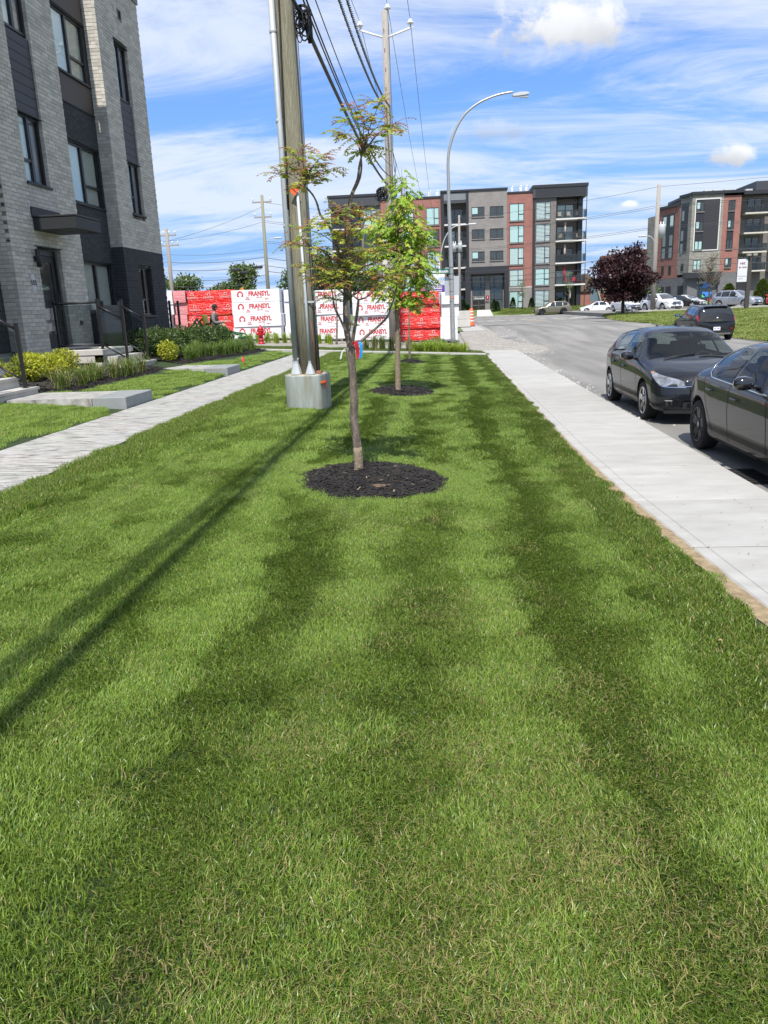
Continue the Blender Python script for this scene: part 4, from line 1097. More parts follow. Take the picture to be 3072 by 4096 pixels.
# --- street lamp with street name sign
LX, LY_ = .58, 36.8
lp = empty('street_lamp', (LX, LY_, .15), label='curved grey steel street lamp carrying a green street name sign', cat='street lamp')
path = [(.58, .0), (.56, 1.16), (.55, 2.4), (.54, 3.6), (.52, 4.7), (.5, 5.4), (.48, 6.3), (.48, 7.0), (.47, 7.6), (.51, 8.14), (.62, 8.56), (.77, 8.94), (.97, 9.3), (1.2, 9.6), (1.47, 9.83), (1.82, 10.04), (2.14, 10.17), (2.58, 10.30), (3.0, 10.37), (3.3, 10.39)]
path = crom([(x - LX, 0, z) for x, z in path], 4)
rad = [lerp(.115, .045, min(1, p.z / 10.2) ** 1.2) for p in path]
m2 = MB(); m2.tube(path, rad, 18); m2.build('mast', M_steel, lp)
m2 = MB(); prof = [(2.68, .0), (2.72, .05), (3.0, .10), (3.3, .085), (3.40, .045), (3.38, .0), (3.2, -.03), (2.74, -.045)]
m2.prism(prof, (0, -.13, 10.20), (1, 0, .02), (0, 0, 1), (0, .26, 0)); m2.build('lamp_head', mat('lamp_grey', (.55, .56, .57), .4, metal=.3), lp)
m2 = MB(); m2.bx(3.0, 3.36, -.1, .1, 10.155, 10.168); m2.build('lens', mat('lamp_lens', (.6, .6, .55), .2), lp)
m2 = MB(); m2.cbox((0, -.105, .62), (.09, .03, .17), .02); m2.build('hand_hole', M_steel, lp)
for z in (1.98, 2.0): pass
m2 = MB(); m2.tube([(-.02, 0, 1.98), (-.02, 0, 2.02)], .113, 18); m2.build('orange_band', M_orange, lp)
for z in (1.84, 2.28, 2.82, 3.05, 3.34): m2 = MB(); m2.tube([(-.04, 0, z - .007), (-.04, 0, z + .007)], .112, 18); m2.build('band', M_blackm, lp)
sg = MB(); sg.cbox((-.66, -.06, 3.18), (1.10, .02, .235), .004); sgn = sg.build('street_sign', mat('sign_green', (.008, .10, .085), .45), lp)
place_text(text_mesh('Armelle-Boutin', .185, .002, .0035), 'sign_lettering', M_white, (-.67, -.073, 3.175), (1, 0, 0), (0, 0, 1), sgn, sx=.86)
bs = MB(); bs.cbox((-.02, .14, 2.53), (.66, .012, .84), .02); bs.build('sign_back', mat('sign_aluminium', (.5, .53, .56), .45, metal=.5), lp)

# --- fire hydrant with its snow marker rod
hy = empty('fire_hydrant', (-7.93, 34.5, .50), label='red fire hydrant standing before the white foam stacks', cat='hydrant')
M_red = mat('hydrant_red', (.46, .012, .022), .38, var=.4, vscale=9, col2=(.33, .01, .018))
m2 = MB(); m2.lathe([(.15, -.05), (.15, .05), (.10, .06), (.098, .12), (.10, .13), (.135, .14), (.135, .18), (.105, .19), (.105, .50), (.135, .52), (.135, .56), (.115, .58)], n=18); b_ = m2.build('barrel', M_red, hy)
m2 = MB(); m2.lathe([(.125, .58), (.13, .62), (.10, .70), (.05, .74), (.05, .76)], n=18); m2.build('bonnet', M_red, hy)
m2 = MB(); m2.lathe([(.032, .75), (.03, .80), (.02, .81)], n=5, smooth=False); m2.build('operating_nut', M_red, hy)
for a in (0, math.pi, -math.pi / 2):
    m2 = MB(); d = Vector((math.cos(a), math.sin(a), 0)); r_ = .06 if a >= 0 else .08
    m2.cyl(d * .08 + Vector((0, 0, .42)), d * .19 + Vector((0, 0, .42)), r_, n=12); m2.cyl(d * .19 + Vector((0, 0, .42)), d * .215 + Vector((0, 0, .42)), .025, n=5); m2.build('outlet_cap', M_red, hy)
m2 = MB(); m2.tube(crom([(.2, -.02, .42), (.22, -.05, .3), (.15, -.11, .25), (.11, -.08, .34)], 5), .009, 5); m2.build('chain', M_steel, hy)
m2 = MB(); m2.tube([(.13, .05, .5), (.22, .1, 1.25), (.33, .1, 1.95)], .009, 6); m2.build('marker_rod', mat('rod_orange', (.45, .18, .12), .6), hy)
for k in range(8):
    m2 = MB(); a = k * math.pi / 4; m2.cyl((.118 * math.cos(a), .118 * math.sin(a), .50), (.118 * math.cos(a), .118 * math.sin(a), .58), .012, n=6); m2.build('bolt', M_red, hy)

# --- orange traffic cone and concrete blocks at the corner
tc_ = empty('traffic_cone', (2.35, 60.5, .22), label='tall orange channelizer cone with reflective bands beside concrete blocks', cat='cone')
m2 = MB(); m2.cbox((0, 0, .03), (.62, .62, .06), .02); m2.build('base', M_blackm, tc_)
m2 = MB(); m2.lathe([(.26, .06), (.245, .1), (.14, 1.28), (.12, 1.30), (.02, 1.31)], n=20); m2.build('body', M_orange, tc_)
for z in (.34, .58, .80, 1.02):
    r_ = lambda h: lerp(.249, .143, (h - .08) / 1.2)
    m2 = MB(); m2.lathe([(r_(z) + .002, z), (r_(z + .11) + .002, z + .11)], n=20); m2.build('reflective_band', mat('reflective', (.62, .55, .5), .4), tc_)
m2 = MB(); m2.tube([(-.05, 0, 1.29), (-.05, 0, 1.36), (.05, 0, 1.36), (.05, 0, 1.29)], .014, 6); m2.build('handle', M_orange, tc_)
for i in range(2):
    m2 = MB(); m2.cbox((1.67, 58.4, .50 + i * .605), (1.02, .75, .60), .025)
    tag(m2.build('concrete_block', M_conc2), ['lower concrete barrier block behind the street lamp', 'upper concrete barrier block stacked behind the street lamp'][i], 'concrete block', 'stacked concrete blocks')
m2 = MB(); m2.cbox((1.67, 58.4, .20), (1.1, .8, .16), .02); tag(m2.build('timber_skid', mat('skid', (.05, .04, .03), .9)), 'dark timber skid beneath the concrete blocks', 'skid')

# --- foam board bundles
M_foam = mat('white_foam', (.70, .71, .74), .75, var=.5, vscale=2, col2=(.62, .63, .66), bump=.05, bscale=20)
M_print = mat('red_print', (.50, .018, .022), .6)
M_wrap = mat('red_wrap', (.66, .022, .018), .28, bump=.9, bscale=3.2, bdist=.08, stretch=(1, 1, 5))
M_wrapp = mat('wrap_print', (.70, .38, .36), .4)
M_pinkw = mat('pink_wrap', (.62, .25, .26), .35, bump=.6, bscale=4, bdist=.05, stretch=(1, 1, 4))
T_fr = text_mesh('FRANSYL', .30, .002, .011)
T_fs = text_mesh('FRANSYL', .15, .002, .003)
T_sm = {t: text_mesh(t, .075, .002, .002) for t in ('AGE  TYPE', 'MODELE', 'EPAIS', 'TYPE A.1')}
LOGO = [(-.14, -.11), (-.14, .02), (-.07, .10), (0, .125), (.07, .10), (.14, .02), (.14, -.11), (.05, -.11), (.05, -.06), (.085, -.055), (.085, .0), (.04, .05), (0, .065), (-.04, .05), (-.085, 0), (-.085, -.055), (-.05, -.06), (-.05, -.11)]
def bundle(x, y, z, w, d, h, style, label, group, rot=0.0, marks=True, shift=0.0):
    b = empty('foam_bundle', (x, y, z), rot, label=label, cat='foam bundle', group=group)
    mb = MB(); n = 5
    if style == 'white':
        hh = h / n
        for i in range(n):
            mb.cbox((random.uniform(-.008, .008), random.uniform(-.006, .006), hh * (i + .5)), (w, d, hh - .0015), .004)
        mb2 = MB(); mb2.cbox((0, 0, h / 2), (w, d, h - .004), .012)
        mb2.build('boards', M_foam, b)
        if marks:
            mm = T_fr; sx = w / 2.55
            place_text(mm, 'brand_lettering', M_print, (.20 * sx, -d / 2 - .004, h * .66), (1, 0, 0), (0, 0, 1), b, sx=sx * .92)
            lg = MB(); lg.prism([(p[0] * 1.15 * sx, p[1] * 1.15) for p in LOGO], (-.80 * sx, -d / 2 - .001, h * .68), (1, 0, 0), (0, 0, 1), (0, -.004, 0)); lg.build('house_logo', M_print, b)
            for i, t in enumerate(('EPAIS', 'AGE  TYPE', 'MODELE', 'TYPE A.1')):
                place_text(T_sm[t], 'small_print', M_print, ((-.42 + (i % 2) * .62 + (i > 2) * .4) * sx, -d / 2 - .004, h * (.36 if i < 2 else .22)), (1, 0, 0), (0, 0, 1), b, sx=sx * .8)
    else:
        m = M_wrap if style == 'red' else M_pinkw
        def face(u, v):
            return 0
        nx, nz = 22, 8
        def pt(i, j, side):
            u = i / nx; v = j / nz
            bul = .02 * math.sin(math.pi * v) ** .6 + .012 * noise.noise(Vector((u * 9 + x, v * 5, z * 3)))
            zz = h * v
            if side == 'f': return (lerp(-w / 2, w / 2, u), -d / 2 - bul, zz)
            if side == 'b': return (lerp(w / 2, -w / 2, u), d / 2 + bul, zz)
            if side == 'r': return (w / 2 + bul, lerp(-d / 2, d / 2, u), zz)
            return (-w / 2 - bul, lerp(d / 2, -d / 2, u), zz)
        for s_ in 'frbl':
            mb.grid(lambda u, v: pt(u, v, s_), list(range(nx + 1)), list(range(nz + 1)))
        mb.bx(-w / 2, w / 2, -d / 2, d / 2, h * .985, h)
        mb.build('wrap', m, b)
        if marks:
            for i in range(3):
                xx = lerp(-w * .36, w * .36, i / 2) + shift
                place_text(T_fs, 'brand_lettering', M_wrapp, (xx, -d / 2 - .045, h * .42), (1, 0, 0), (0, 0, 1), b, sx=w / 2.6)
                lg = MB(); lg.prism([(p[0] * .6 * w / 2.4, p[1] * .6) for p in LOGO], (xx, -d / 2 - .04, h * .70), (1, 0, 0), (0, 0, 1), (0, -.004, 0)); lg.build('house_logo', M_wrapp, b)
    return b
BH = .572
def stack(x, y, w, d, style, desc, group, n=4, rot=0.0, marks=True):
    z = far_z(x, y) + .06
    sk = empty('pallet', (x, y, far_z(x, y) - .04), rot, label=f'timber bearers under the {desc}', cat='bearers')
    for k in (-1, 0, 1):
        m2 = MB(); m2.bx(k * w * .36 - .05, k * w * .36 + .05, -d / 2 + .03, d / 2 - .03, 0, .102); m2.build('bearer', mat('bearer_wood', (.25, .2, .13), .9), sk)
    ordn = ['bottom', 'second', 'third', 'top'] if n == 4 else ['bottom', 'middle', 'top']
    for i in range(n):
        bundle(x + random.uniform(-.06, .06), y + random.uniform(-.09, .09), z + i * (BH + .010), w, d, BH, style, f'{ordn[i]} bundle of the {desc}', group, rot + random.uniform(-.022, .022), marks, random.uniform(-.12, .12))
stack(-8.86, 38.6, 2.35, 1.2, 'white', 'white lettered foam stack behind the red hydrant', 'white foam bundles', rot=R(1))
stack(-5.55, 39.0, 2.05, 1.2, 'white', 'white lettered foam stack right behind the collared pole', 'white foam bundles', rot=R(-1))
stack(-3.25, 39.3, 2.0, 1.2, 'white', 'white lettered foam stack behind the forked young tree', 'white foam bundles')
stack(-7.35, 39.3, .55, 1.2, 'white', 'narrow plain white foam stack beside the lettered stack', 'plain foam bundles', marks=False)
stack(-1.02, 39.6, 2.0, 1.2, 'red', 'red wrapped foam stack behind the slender third tree', 'red foam bundles')
stack(.46, 39.6, .85, 1.2, 'white', 'plain white foam stack behind the street lamp', 'plain foam bundles', marks=False)
stack(-11.35, 39.4, 2.3, 1.2, 'red', 'red wrapped foam stack behind the mower', 'red foam bundles', rot=R(2))
stack(-12.9, 39.5, .62, 1.2, 'pink', 'pale pink wrapped foam stack by the house corner', 'pink foam bundles', marks=False)
stack(-13.65, 39.5, .7, 1.2, 'white', 'plain white foam stack nearest the house corner', 'plain foam bundles', marks=False)

# --- advertising board behind the foam
bb = empty('advertising_board', (-.27, 46.0, .2), label='advertising board with a house picture and purple band behind the foam', cat='billboard')
m2 = MB(); m2.cbox((0, 0, 2.92), (.78 * 1.45, .03, 1.36), .005); m2.build('panel', M_white, bb)
m2 = MB(); m2.bx(-.56, .56, -.022, -.017, 2.38, 2.76); m2.build('purple_band', mat('sign_purple', (.10, .035, .26), .5), bb)
m2 = MB(); m2.bx(-.56, .56, -.022, -.017, 2.78, 3.2); m2.build('picture_sky', mat('pict_sky', (.35, .5, .68), .5), bb)
for i, (x0, x1, z1, c) in enumerate(((-.5, -.05, 3.32, (.45, .55, .66)), (-.05, .28, 3.24, (.62, .64, .66)), (.28, .52, 3.05, (.5, .52, .54)))):
    m2 = MB(); m2.bx(x0, x1, -.027, -.0225, 2.80, z1); m2.build('pictured_house', mat(f'pict_house_{i}', c, .5), bb)
    for k in range(4):
        m2 = MB(); w_ = (x1 - x0) / 4; m2.bx(x0 + w_ * (.3 + k), x0 + w_ * (.75 + k), -.029, -.0275, 2.9 + .12 * (k % 2), 3.02 + .12 * (k % 2)); m2.build('pictured_window', mat('pict_win', (.12, .16, .22), .4), bb)
place_text(text_mesh('2 MODÈLES', .21, .002, .005), 'board_lettering', M_white, (0, -.026, 2.63), (1, 0, 0), (0, 0, 1), bb, sx=.78)
place_text(text_mesh('DE MAISONS DE VILLE', .10, .002, .003), 'board_lettering', M_white, (0, -.026, 2.46), (1, 0, 0), (0, 0, 1), bb, sx=.8)
place_text(text_mesh('AVEC GARAGE - 3 CHAMBRES', .085, .002, .002), 'board_lettering', M_black, (0, -.02, 2.30), (1, 0, 0), (0, 0, 1), bb, sx=.72)
for s_ in (-.60, .62): m2 = MB(); m2.bx(s_ - .05, s_ + .05, .02, .11, 0, 3.65); m2.build('post', mat('board_post', (.22, .12, .07), .8), bb)
# ================================================================== plants
def leaf_mat(name, a, b, trans=.35, rough=.45, spec=.4):
    m = bpy.data.materials.new(name); m.use_nodes = True
    N = m.node_tree.nodes; L = m.node_tree.links; bs = N['Principled BSDF']; out = N['Material Output']
    g = N.new('ShaderNodeNewGeometry'); cr = N.new('ShaderNodeValToRGB'); e = cr.color_ramp.elements
    e[0].color = (*a, 1); e[1].color = (*b, 1); L.new(g.outputs['Random Per Island'], cr.inputs[0])
    L.new(cr.outputs[0], bs.inputs['Base Color']); bs.inputs['Roughness'].default_value = rough; bs.inputs['Specular IOR Level'].default_value = spec
    t = N.new('ShaderNodeBsdfTranslucent'); L.new(cr.outputs[0], t.inputs[0]); ms = N.new('ShaderNodeMixShader'); ms.inputs[0].default_value = trans
    L.new(bs.outputs[0], ms.inputs[1]); L.new(t.outputs[0], ms.inputs[2]); L.new(ms.outputs[0], out.inputs['Surface'])
    return m
ML_green = leaf_mat('bright_leaf', (.20, .36, .025), (.38, .52, .06), .42)
ML_olive = leaf_mat('olive_leaf', (.33, .39, .04), (.58, .56, .09), .42)
ML_bronze = leaf_mat('bronze_leaf', (.36, .12, .05), (.58, .28, .10), .4)
ML_dark = leaf_mat('dark_leaf', (.035, .07, .018), (.10, .155, .035), .25)
ML_lime = leaf_mat('lime_leaf', (.30, .36, .02), (.52, .52, .05))
ML_purple = leaf_mat('purple_leaf', (.018, .006, .008), (.06, .018, .02), .2)
ML_far = leaf_mat('far_leaf', (.05, .095, .02), (.11, .17, .035), .25)
ML_far2 = leaf_mat('far_leaf_pale', (.09, .14, .035), (.16, .21, .06), .25)
ML_cedar = leaf_mat('cedar_leaf', (.012, .035, .008), (.04, .075, .015), .12)
ML_blade = leaf_mat('tuft_blade', (.075, .14, .022), (.19, .27, .05), .3)
ML_blade2 = leaf_mat('lime_blade', (.20, .31, .03), (.36, .45, .06), .35)
ML_straw = leaf_mat('straw_blade', (.28, .22, .10), (.40, .33, .17), .2)
M_bark = mat('bark', (.33, .27, .21), .95, var=1.0, vscale=9, col2=(.09, .068, .05), bump=1, bscale=30, bdist=.03, stretch=(4, 4, .6))
M_bark2 = mat('speckled_bark', (.36, .29, .20), .95, var=.9, vscale=22, col2=(.15, .11, .07), bump=1, bscale=45, bdist=.015)
M_barkd = mat('dark_bark', (.06, .045, .035), .95)

def leaf_arrays(P, D, Nn, length, width, fold=.25):
    """diamond leaves: base P, direction D, normal Nn (arrays)"""
    S = np.cross(D, Nn); S /= (np.linalg.norm(S, axis=1, keepdims=True) + 1e-9)
    l = length[:, None]; w = width[:, None]
    mid = P + D * l * .42
    V = np.stack([P, mid + S * w / 2 - Nn * w * fold * .5, P + D * l, mid - S * w / 2 - Nn * w * fold * .5], 1)
    return V
def leaves_obj(name, groups, parent=None):
    """groups: list of (V array (n,4,3), material)"""
    mats = []; vs = []; mi = []
    for V, m in groups:
        if len(V) == 0: continue
        mats.append(m); vs.append(V.reshape(-1, 3)); mi += [len(mats) - 1] * len(V)
    A = np.concatenate(vs); n = len(A) // 4
    me = bpy.data.meshes.new(name)
    me.vertices.add(len(A)); me.vertices.foreach_set('co', A.astype(np.float32).ravel())
    me.loops.add(4 * n); me.loops.foreach_set('vertex_index', np.arange(4 * n, dtype=np.int32))
    me.polygons.add(n); me.polygons.foreach_set('loop_start', np.arange(0, 4 * n, 4, dtype=np.int32))
    for m in mats: me.materials.append(m)
    me.polygons.foreach_set('material_index', np.array(mi, dtype=np.int32))
    me.update(); me.validate()
    return link(name, me, parent)
def unit(a): return a / (np.linalg.norm(a, axis=-1, keepdims=True) + 1e-9)

def pinnate(rg, base, direction, length, pairs, lsz, droop):
    """one compound leaf -> arrays of leaflet bases, dirs, normals, sizes + rachis path"""
    d = Vector(direction).normalized(); p = Vector(base); path = [p.copy()]
    Pb, Dd, Nn, Ll = [], [], [], []
    n = pairs + 1
    for i in range(n):
        t = (i + 1) / n
        d = (d + Vector((0, 0, -droop * t)) * .35).normalized(); p = p + d * length / n; path.append(p.copy())
        s, u = frame_of(d)
        if u.z < 0: u = -u
        if i > 0 or pairs < 4:
            for sg in (-1, 1):
                dd = (s * sg * .9 + d * .55 + Vector((0, 0, -droop * .5)) + Vector((rg.gauss(0, .15), rg.gauss(0, .15), rg.gauss(0, .15)))).normalized()
                Pb.append(p); Dd.append(dd); Nn.append(u + Vector((rg.gauss(0, .25), rg.gauss(0, .25), 0))); Ll.append(lsz * rg.uniform(.75, 1.15) * (1 - .25 * abs(t - .5)))
    Pb.append(p); Dd.append(d); Nn.append(u); Ll.append(lsz)
    return path, Pb, Dd, Nn, Ll

class Foliage:
    def __init__(s): s.g = {}
    def add(s, m, Pb, Dd, Nn, Ll, asp):
        P = np.array([tuple(p) for p in Pb]); D = unit(np.array([tuple(p) for p in Dd])); N = np.array([tuple(p) for p in Nn])
        N = unit(N - D * np.sum(N * D, 1, keepdims=True)); l = np.array(Ll)
        s.g.setdefault(m.name, (m, []))[1].append(leaf_arrays(P, D, N, l, l * asp))
    def build(s, name, parent): return leaves_obj(name, [(np.concatenate(v), m) for m, v in s.g.values()], parent)

# ------------------------------------------------------------------ the young street trees
def xz(pts, y0, x0, z0, wob, rg):
    out = []; y = 0
    for i, (x, z) in enumerate(pts):
        out.append((x - x0, y + (rg.uniform(-wob, wob) if i else 0), z - z0))
    return out
rg1 = random.Random(21)
T1 = empty('young_tree', (-.87, 7.8, .13), label='forked young tree with bronze and green leaves and coloured ribbons', cat='tree', group='young trees on the lawn')
def X1(l, dy=0.0, k=0.0): return [Vector((x + .87, dy + k * i, z - .13)) for i, (x, z) in enumerate(l)]
m2 = MB(); tr = crom([(0, 0, -.02), (-.005, 0, .3), (-.03, .01, .62), (-.015, 0, .91 - .13), (-.02, 0, 1.03), (-.03, 0, 1.31)], 5)
m2.tube(tr, [lerp(.047, .036, i / len(tr)) + .010 * math.exp(-((p.z - 1.28) / .09) ** 2) + .003 * noise.noise(p * 9) for i, p in enumerate(tr)], 12, 0)
m2.build('trunk', M_bark, T1)
m2 = MB(); tr2 = [p for p in tr if p.z < .34]; m2.tube(tr2, [.0495 - .004 * (p.z / .34) + .0015 * noise.noise(p * 22) for p in tr2], 12); m2.build('trunk_foot', M_bark2, T1)
LIMBS1 = [(X1([(-.9, 1.44), (-.93, 1.61), (-.93, 1.82), (-.92, 1.98), (-.9, 2.35), (-.89, 2.48), (-.88, 2.62), (-.85, 2.76), (-.83, 2.85), (-.8, 2.92)], 0, .012), .030, .017),
 (X1([(-.8, 2.92), (-.76, 3.01), (-.74, 3.12), (-.71, 3.22), (-.66, 3.38)], .10), .014, .007), (X1([(-.82, 2.88), (-.74, 3.02), (-.72, 3.17), (-.74, 3.3)], .12), .012, .006),
 (X1([(-.88, 1.44), (-.87, 1.5), (-.84, 1.63), (-.81, 1.77), (-.79, 1.89)], -.02, -.01), .020, .012), (X1([(-.79, 1.89), (-.86, 1.95), (-.89, 2.0), (-.95, 2.1)], -.06), .009, .004), (X1([(-.79, 1.89), (-.72, 1.91), (-.65, 1.96), (-.58, 2.06)], -.06, .02), .009, .004),
 (X1([(-.87, 1.43), (-.82, 1.47), (-.72, 1.55), (-.63, 1.62), (-.53, 1.71), (-.49, 1.8), (-.44, 1.93), (-.41, 2.06)], -.01, .02), .017, .006), (X1([(-.93, 1.58), (-.98, 1.71), (-1.03, 1.84), (-1.04, 1.98), (-1.08, 2.1)], 0, -.03), .014, .005),
 (X1([(-.91, 2.09), (-.96, 2.22), (-1.05, 2.3), (-1.1, 2.34), (-1.25, 2.42)], .03, -.04), .012, .005), (X1([(-.9, 2.2), (-.96, 2.28), (-.99, 2.39), (-1.02, 2.5), (-1.06, 2.59), (-1.1, 2.65), (-1.15, 2.71), (-1.18, 2.82), (-1.22, 2.9), (-1.28, 2.97)], .04, .02), .019, .008),
 (X1([(-.86, 2.75), (-.93, 2.73), (-1.01, 2.71), (-1.09, 2.70)], .05), .011, .005), (X1([(-.9, 2.3), (-.82, 2.42), (-.76, 2.5), (-.68, 2.62)], .05, -.05), .011, .004), (X1([(-.91, 2.05), (-.84, 2.15), (-.75, 2.2), (-.6, 2.24)], .02, .05), .010, .004)]
for pth, r0, r1 in LIMBS1:
    q = crom(pth, 4); m2 = MB(); m2.tube(q, [lerp(r0, r1, i / (len(q) - 1)) + .002 * noise.noise(p * 30) for i, p in enumerate(q)], 8); m2.build('limb', M_bark, T1)
CL = [[(-.65, 3.46), (-.9, 3.43), (-.74, 3.57), (-.5, 3.61), (-.38, 3.49), (-.44, 3.35), (-.61, 3.3), (-.76, 3.33), (-.8, 3.46), (-.55, 3.45), (-.72, 3.24)],
 [(-1.29, 3.09), (-1.52, 3.08), (-1.43, 3.15), (-1.36, 3.25), (-1.21, 3.07), (-1.13, 3.13), (-1.01, 3.09), (-1.15, 3.01), (-1.32, 2.96), (-1.06, 3.19)],
 [(-.92, 2.75), (-.86, 2.69), (-1.08, 2.59), (-1.24, 2.54), (-.99, 2.48), (-.79, 2.55), (-1.34, 2.43), (-1.14, 2.37), (-.94, 2.24), (-1.25, 2.21), (-1.11, 2.08), (-.93, 2.11), (-.81, 2.2), (-.73, 2.13), (-.64, 2.23), (-.53, 2.09), (-.41, 2.07), (-.34, 2.12), (-1.02, 2.16), (-1.25, 2.1), (-.65, 2.65), (-.76, 2.72), (-1.01, 2.63), (-1.38, 2.42), (-.85, 2.35), (-.74, 2.34), (-.98, 2.03), (-.68, 2.02), (-.57, 1.99), (-1.09, 1.91), (-1.18, 2.3), (-.6, 2.4), (-.48, 2.3), (-1.05, 2.3), (-.9, 2.5)], [(-.86, 1.67)]]
ORG = [(-.70, 3.22), (-1.27, 2.97), (-.9, 2.2), (-.87, 1.62)]
fo = Foliage(); tw = MB()
for gi, cl in enumerate(CL):
    ox, oz = ORG[gi]
    for (cx, cz) in cl:
        small = gi == 3
        c = Vector((cx + .87, rg1.uniform(-.32, .32) if gi == 2 else rg1.uniform(-.22, .22), cz - .13))
        if gi < 2: o = Vector((ox + .87, .08, oz - .13))
        else:
            zz = min(max(cz - .22, 1.9), 2.7) if not small else 1.6
            o = Vector((-.90 + .87, .03, zz - .13))
        tw.tube(crom([o, o.lerp(c, .5) + Vector((0, 0, .05)), c], 4), [.006, .0055, .005, .0045, .004, .0035, .003, .0028, .0025], 5)
        nl = 12 if not small else 3
        out = (c - o); out.z *= .4
        for k in range(nl):
            a = rg1.uniform(0, 6.28); d = Vector((math.cos(a), math.sin(a), rg1.uniform(-.1, .75))) + out.normalized() * .5
            ln = rg1.uniform(.12, .22) * (.7 if small else 1); pth, Pb, Dd, Nn, Ll = pinnate(rg1, c - out.normalized() * rg1.uniform(0, .08), d, ln, rg1.choice([4, 5, 5, 6]), rg1.uniform(.038, .056), .6)
            tw.tube(pth, .0016, 3, caps=False)
            h = cz - min(q[1] for q in cl); young = rg1.random() < (.58 if gi < 2 else .42)
            fo.add(ML_bronze if young else (ML_olive if rg1.random() < .68 else ML_green), Pb, Dd, Nn, [x * (.72 if young else 1.0) for x in Ll], .46)
        for k in range(4):   # broad lower leaflets
            a = rg1.uniform(0, 6.28); d = Vector((math.cos(a), math.sin(a), -.2)); fo.add(ML_olive if rg1.random() < .5 else ML_green, [c - out * .15], [d], [Vector((rg1.gauss(0, .3), rg1.gauss(0, .3), 1))], [rg1.uniform(.06, .10)], .62)
tw.build('twigs', M_bark, T1)['kind'] = 'stuff'
fo.build('crown', T1)

def street_tree(name, loc, label, trunk, r0, r1, blobs, nl, lsz, asp, mats, pairs, droop, seed, limbs=(), foot=None, tsz=.02, barkm=None):
    rg = random.Random(seed); T = empty(name, loc, label=label, cat='tree', group='young trees on the lawn')
    L0 = Vector(loc); q = crom([Vector(p) - L0 for p in trunk], 5)
    m2 = MB(); m2.tube(q, [lerp(r0, r1, i / (len(q) - 1)) for i in range(len(q))], 10); m2.build('trunk', barkm or M_bark2, T)
    fo = Foliage(); tw = MB()
    for (c, rad) in blobs:
        c = Vector(c) - L0
        # nearest trunk point lower down
        bp = min(q, key=lambda p: abs(p.z - (c.z - .28 * (c - Vector((p.x, p.y, c.z))).length)) + .0)
        lm = crom([bp, bp.lerp(c, .45) + Vector((0, 0, -.02)), c], 4); m2 = MB(); m2.tube(lm, [lerp(tsz, .006, i / (len(lm) - 1)) for i in range(len(lm))], 6); m2.build('limb', M_barkd if not barkm else barkm, T)
        for k in range(int(nl * (rad[0] * rad[1] * rad[2]) ** .66 * 60)):
            v = Vector((rg.gauss(0, 1), rg.gauss(0, 1), rg.gauss(0, 1))).normalized() * rg.random() ** .45
            p = c + Vector((v.x * rad[0], v.y * rad[1], v.z * rad[2]))
            a = math.atan2(v.y, v.x) + rg.gauss(0, .7); d = Vector((math.cos(a), math.sin(a), rg.uniform(-.3, .5)))
            pth, Pb, Dd, Nn, Ll = pinnate(rg, p, d, rg.uniform(.14, .24), pairs, lsz * rg.uniform(.8, 1.2), droop)
            tw.tube([c.lerp(p, .35), p], .003, 3, caps=False)
            m = mats[0] if rg.random() < .8 else mats[1]
            fo.add(m, Pb, Dd, Nn, Ll, asp)
    tw.build('twigs', M_bark, T)['kind'] = 'stuff'; fo.build('crown', T)
    return T
B2 = [((-.66, 15.5, 4.05), (.20, .2, .28)), ((-.62, 15.45, 3.72), (.28, .28, .26)), ((-.78, 15.55, 3.45), (.34, .3, .24)), ((-1.14, 15.5, 3.22), (.34, .3, .24)), ((-.52, 15.4, 3.22), (.36, .36, .26)), ((-.82, 15.7, 3.0), (.4, .4, .28)), ((-.36, 15.5, 2.92), (.30, .32, .27)), ((-.48, 15.3, 2.62), (.34, .34, .26)), ((-1.16, 15.6, 2.88), (.26, .28, .2)), ((-.62, 15.7, 2.35), (.34, .3, .24)), ((-.34, 15.5, 2.30), (.22, .24, .24)), ((-1.02, 15.5, 2.5), (.3, .3, .2)), ((-.42, 15.6, 1.98), (.26, .28, .18)), ((-.98, 15.4, 2.16), (.26, .26, .17)), ((-.68, 15.5, 1.9), (.22, .25, .14))]
street_tree('young_tree', (-.87, 15.55, .13), 'bright green young tree with a dense narrow crown and speckled trunk', [(-.87, 15.55, .1), (-.865, 15.55, .6), (-.85, 15.55, 1.06), (-.84, 15.55, 1.7), (-.81, 15.55, 2.13), (-.80, 15.52, 2.73), (-.77, 15.5, 3.18), (-.71, 15.5, 3.62), (-.66, 15.5, 4.05)], .062, .008, B2, 11.5, .092, .45, (ML_green, ML_olive), 4, .95, 31)
B3 = [((-.95, 24.7, 1.95), (.24, .24, .14)), ((-.35, 24.6, 1.85), (.30, .25, .10)), ((-1.2, 24.7, 1.92), (.14, .2, .12)), ((-.6, 24.7, 1.6), (.16, .2, .08))]
street_tree('young_tree', (-.99, 24.7, .14), 'slender third young tree with sparse leaves before the red wrapped foam', [(-.99, 24.7, .1), (-.98, 24.7, .7), (-.97, 24.7, 1.2), (-.94, 24.7, 1.97), (-.93, 24.7, 2.2)], .040, .012, B3, 2.6, .085, .42, (ML_olive, ML_bronze), 3, .6, 33, barkm=M_bark)
B4_ = [((-4.65, 35.4, 2.6), (.3, .3, .25)), ((-5.0, 35.3, 2.25), (.22, .2, .18)), ((-4.4, 35.4, 2.9), (.3, .3, .25))]
street_tree('young_tree', (-4.70, 35.4, .32), 'thin young tree by the white foam stacks just beyond the edging', [(-4.7, 35.4, .3), (-4.63, 35.4, 1.19), (-4.61, 35.4, 1.93), (-4.65, 35.4, 2.8)], .05, .015, B4_, 2.2, .10, .42, (ML_olive, ML_green), 3, .6, 35, barkm=M_bark)

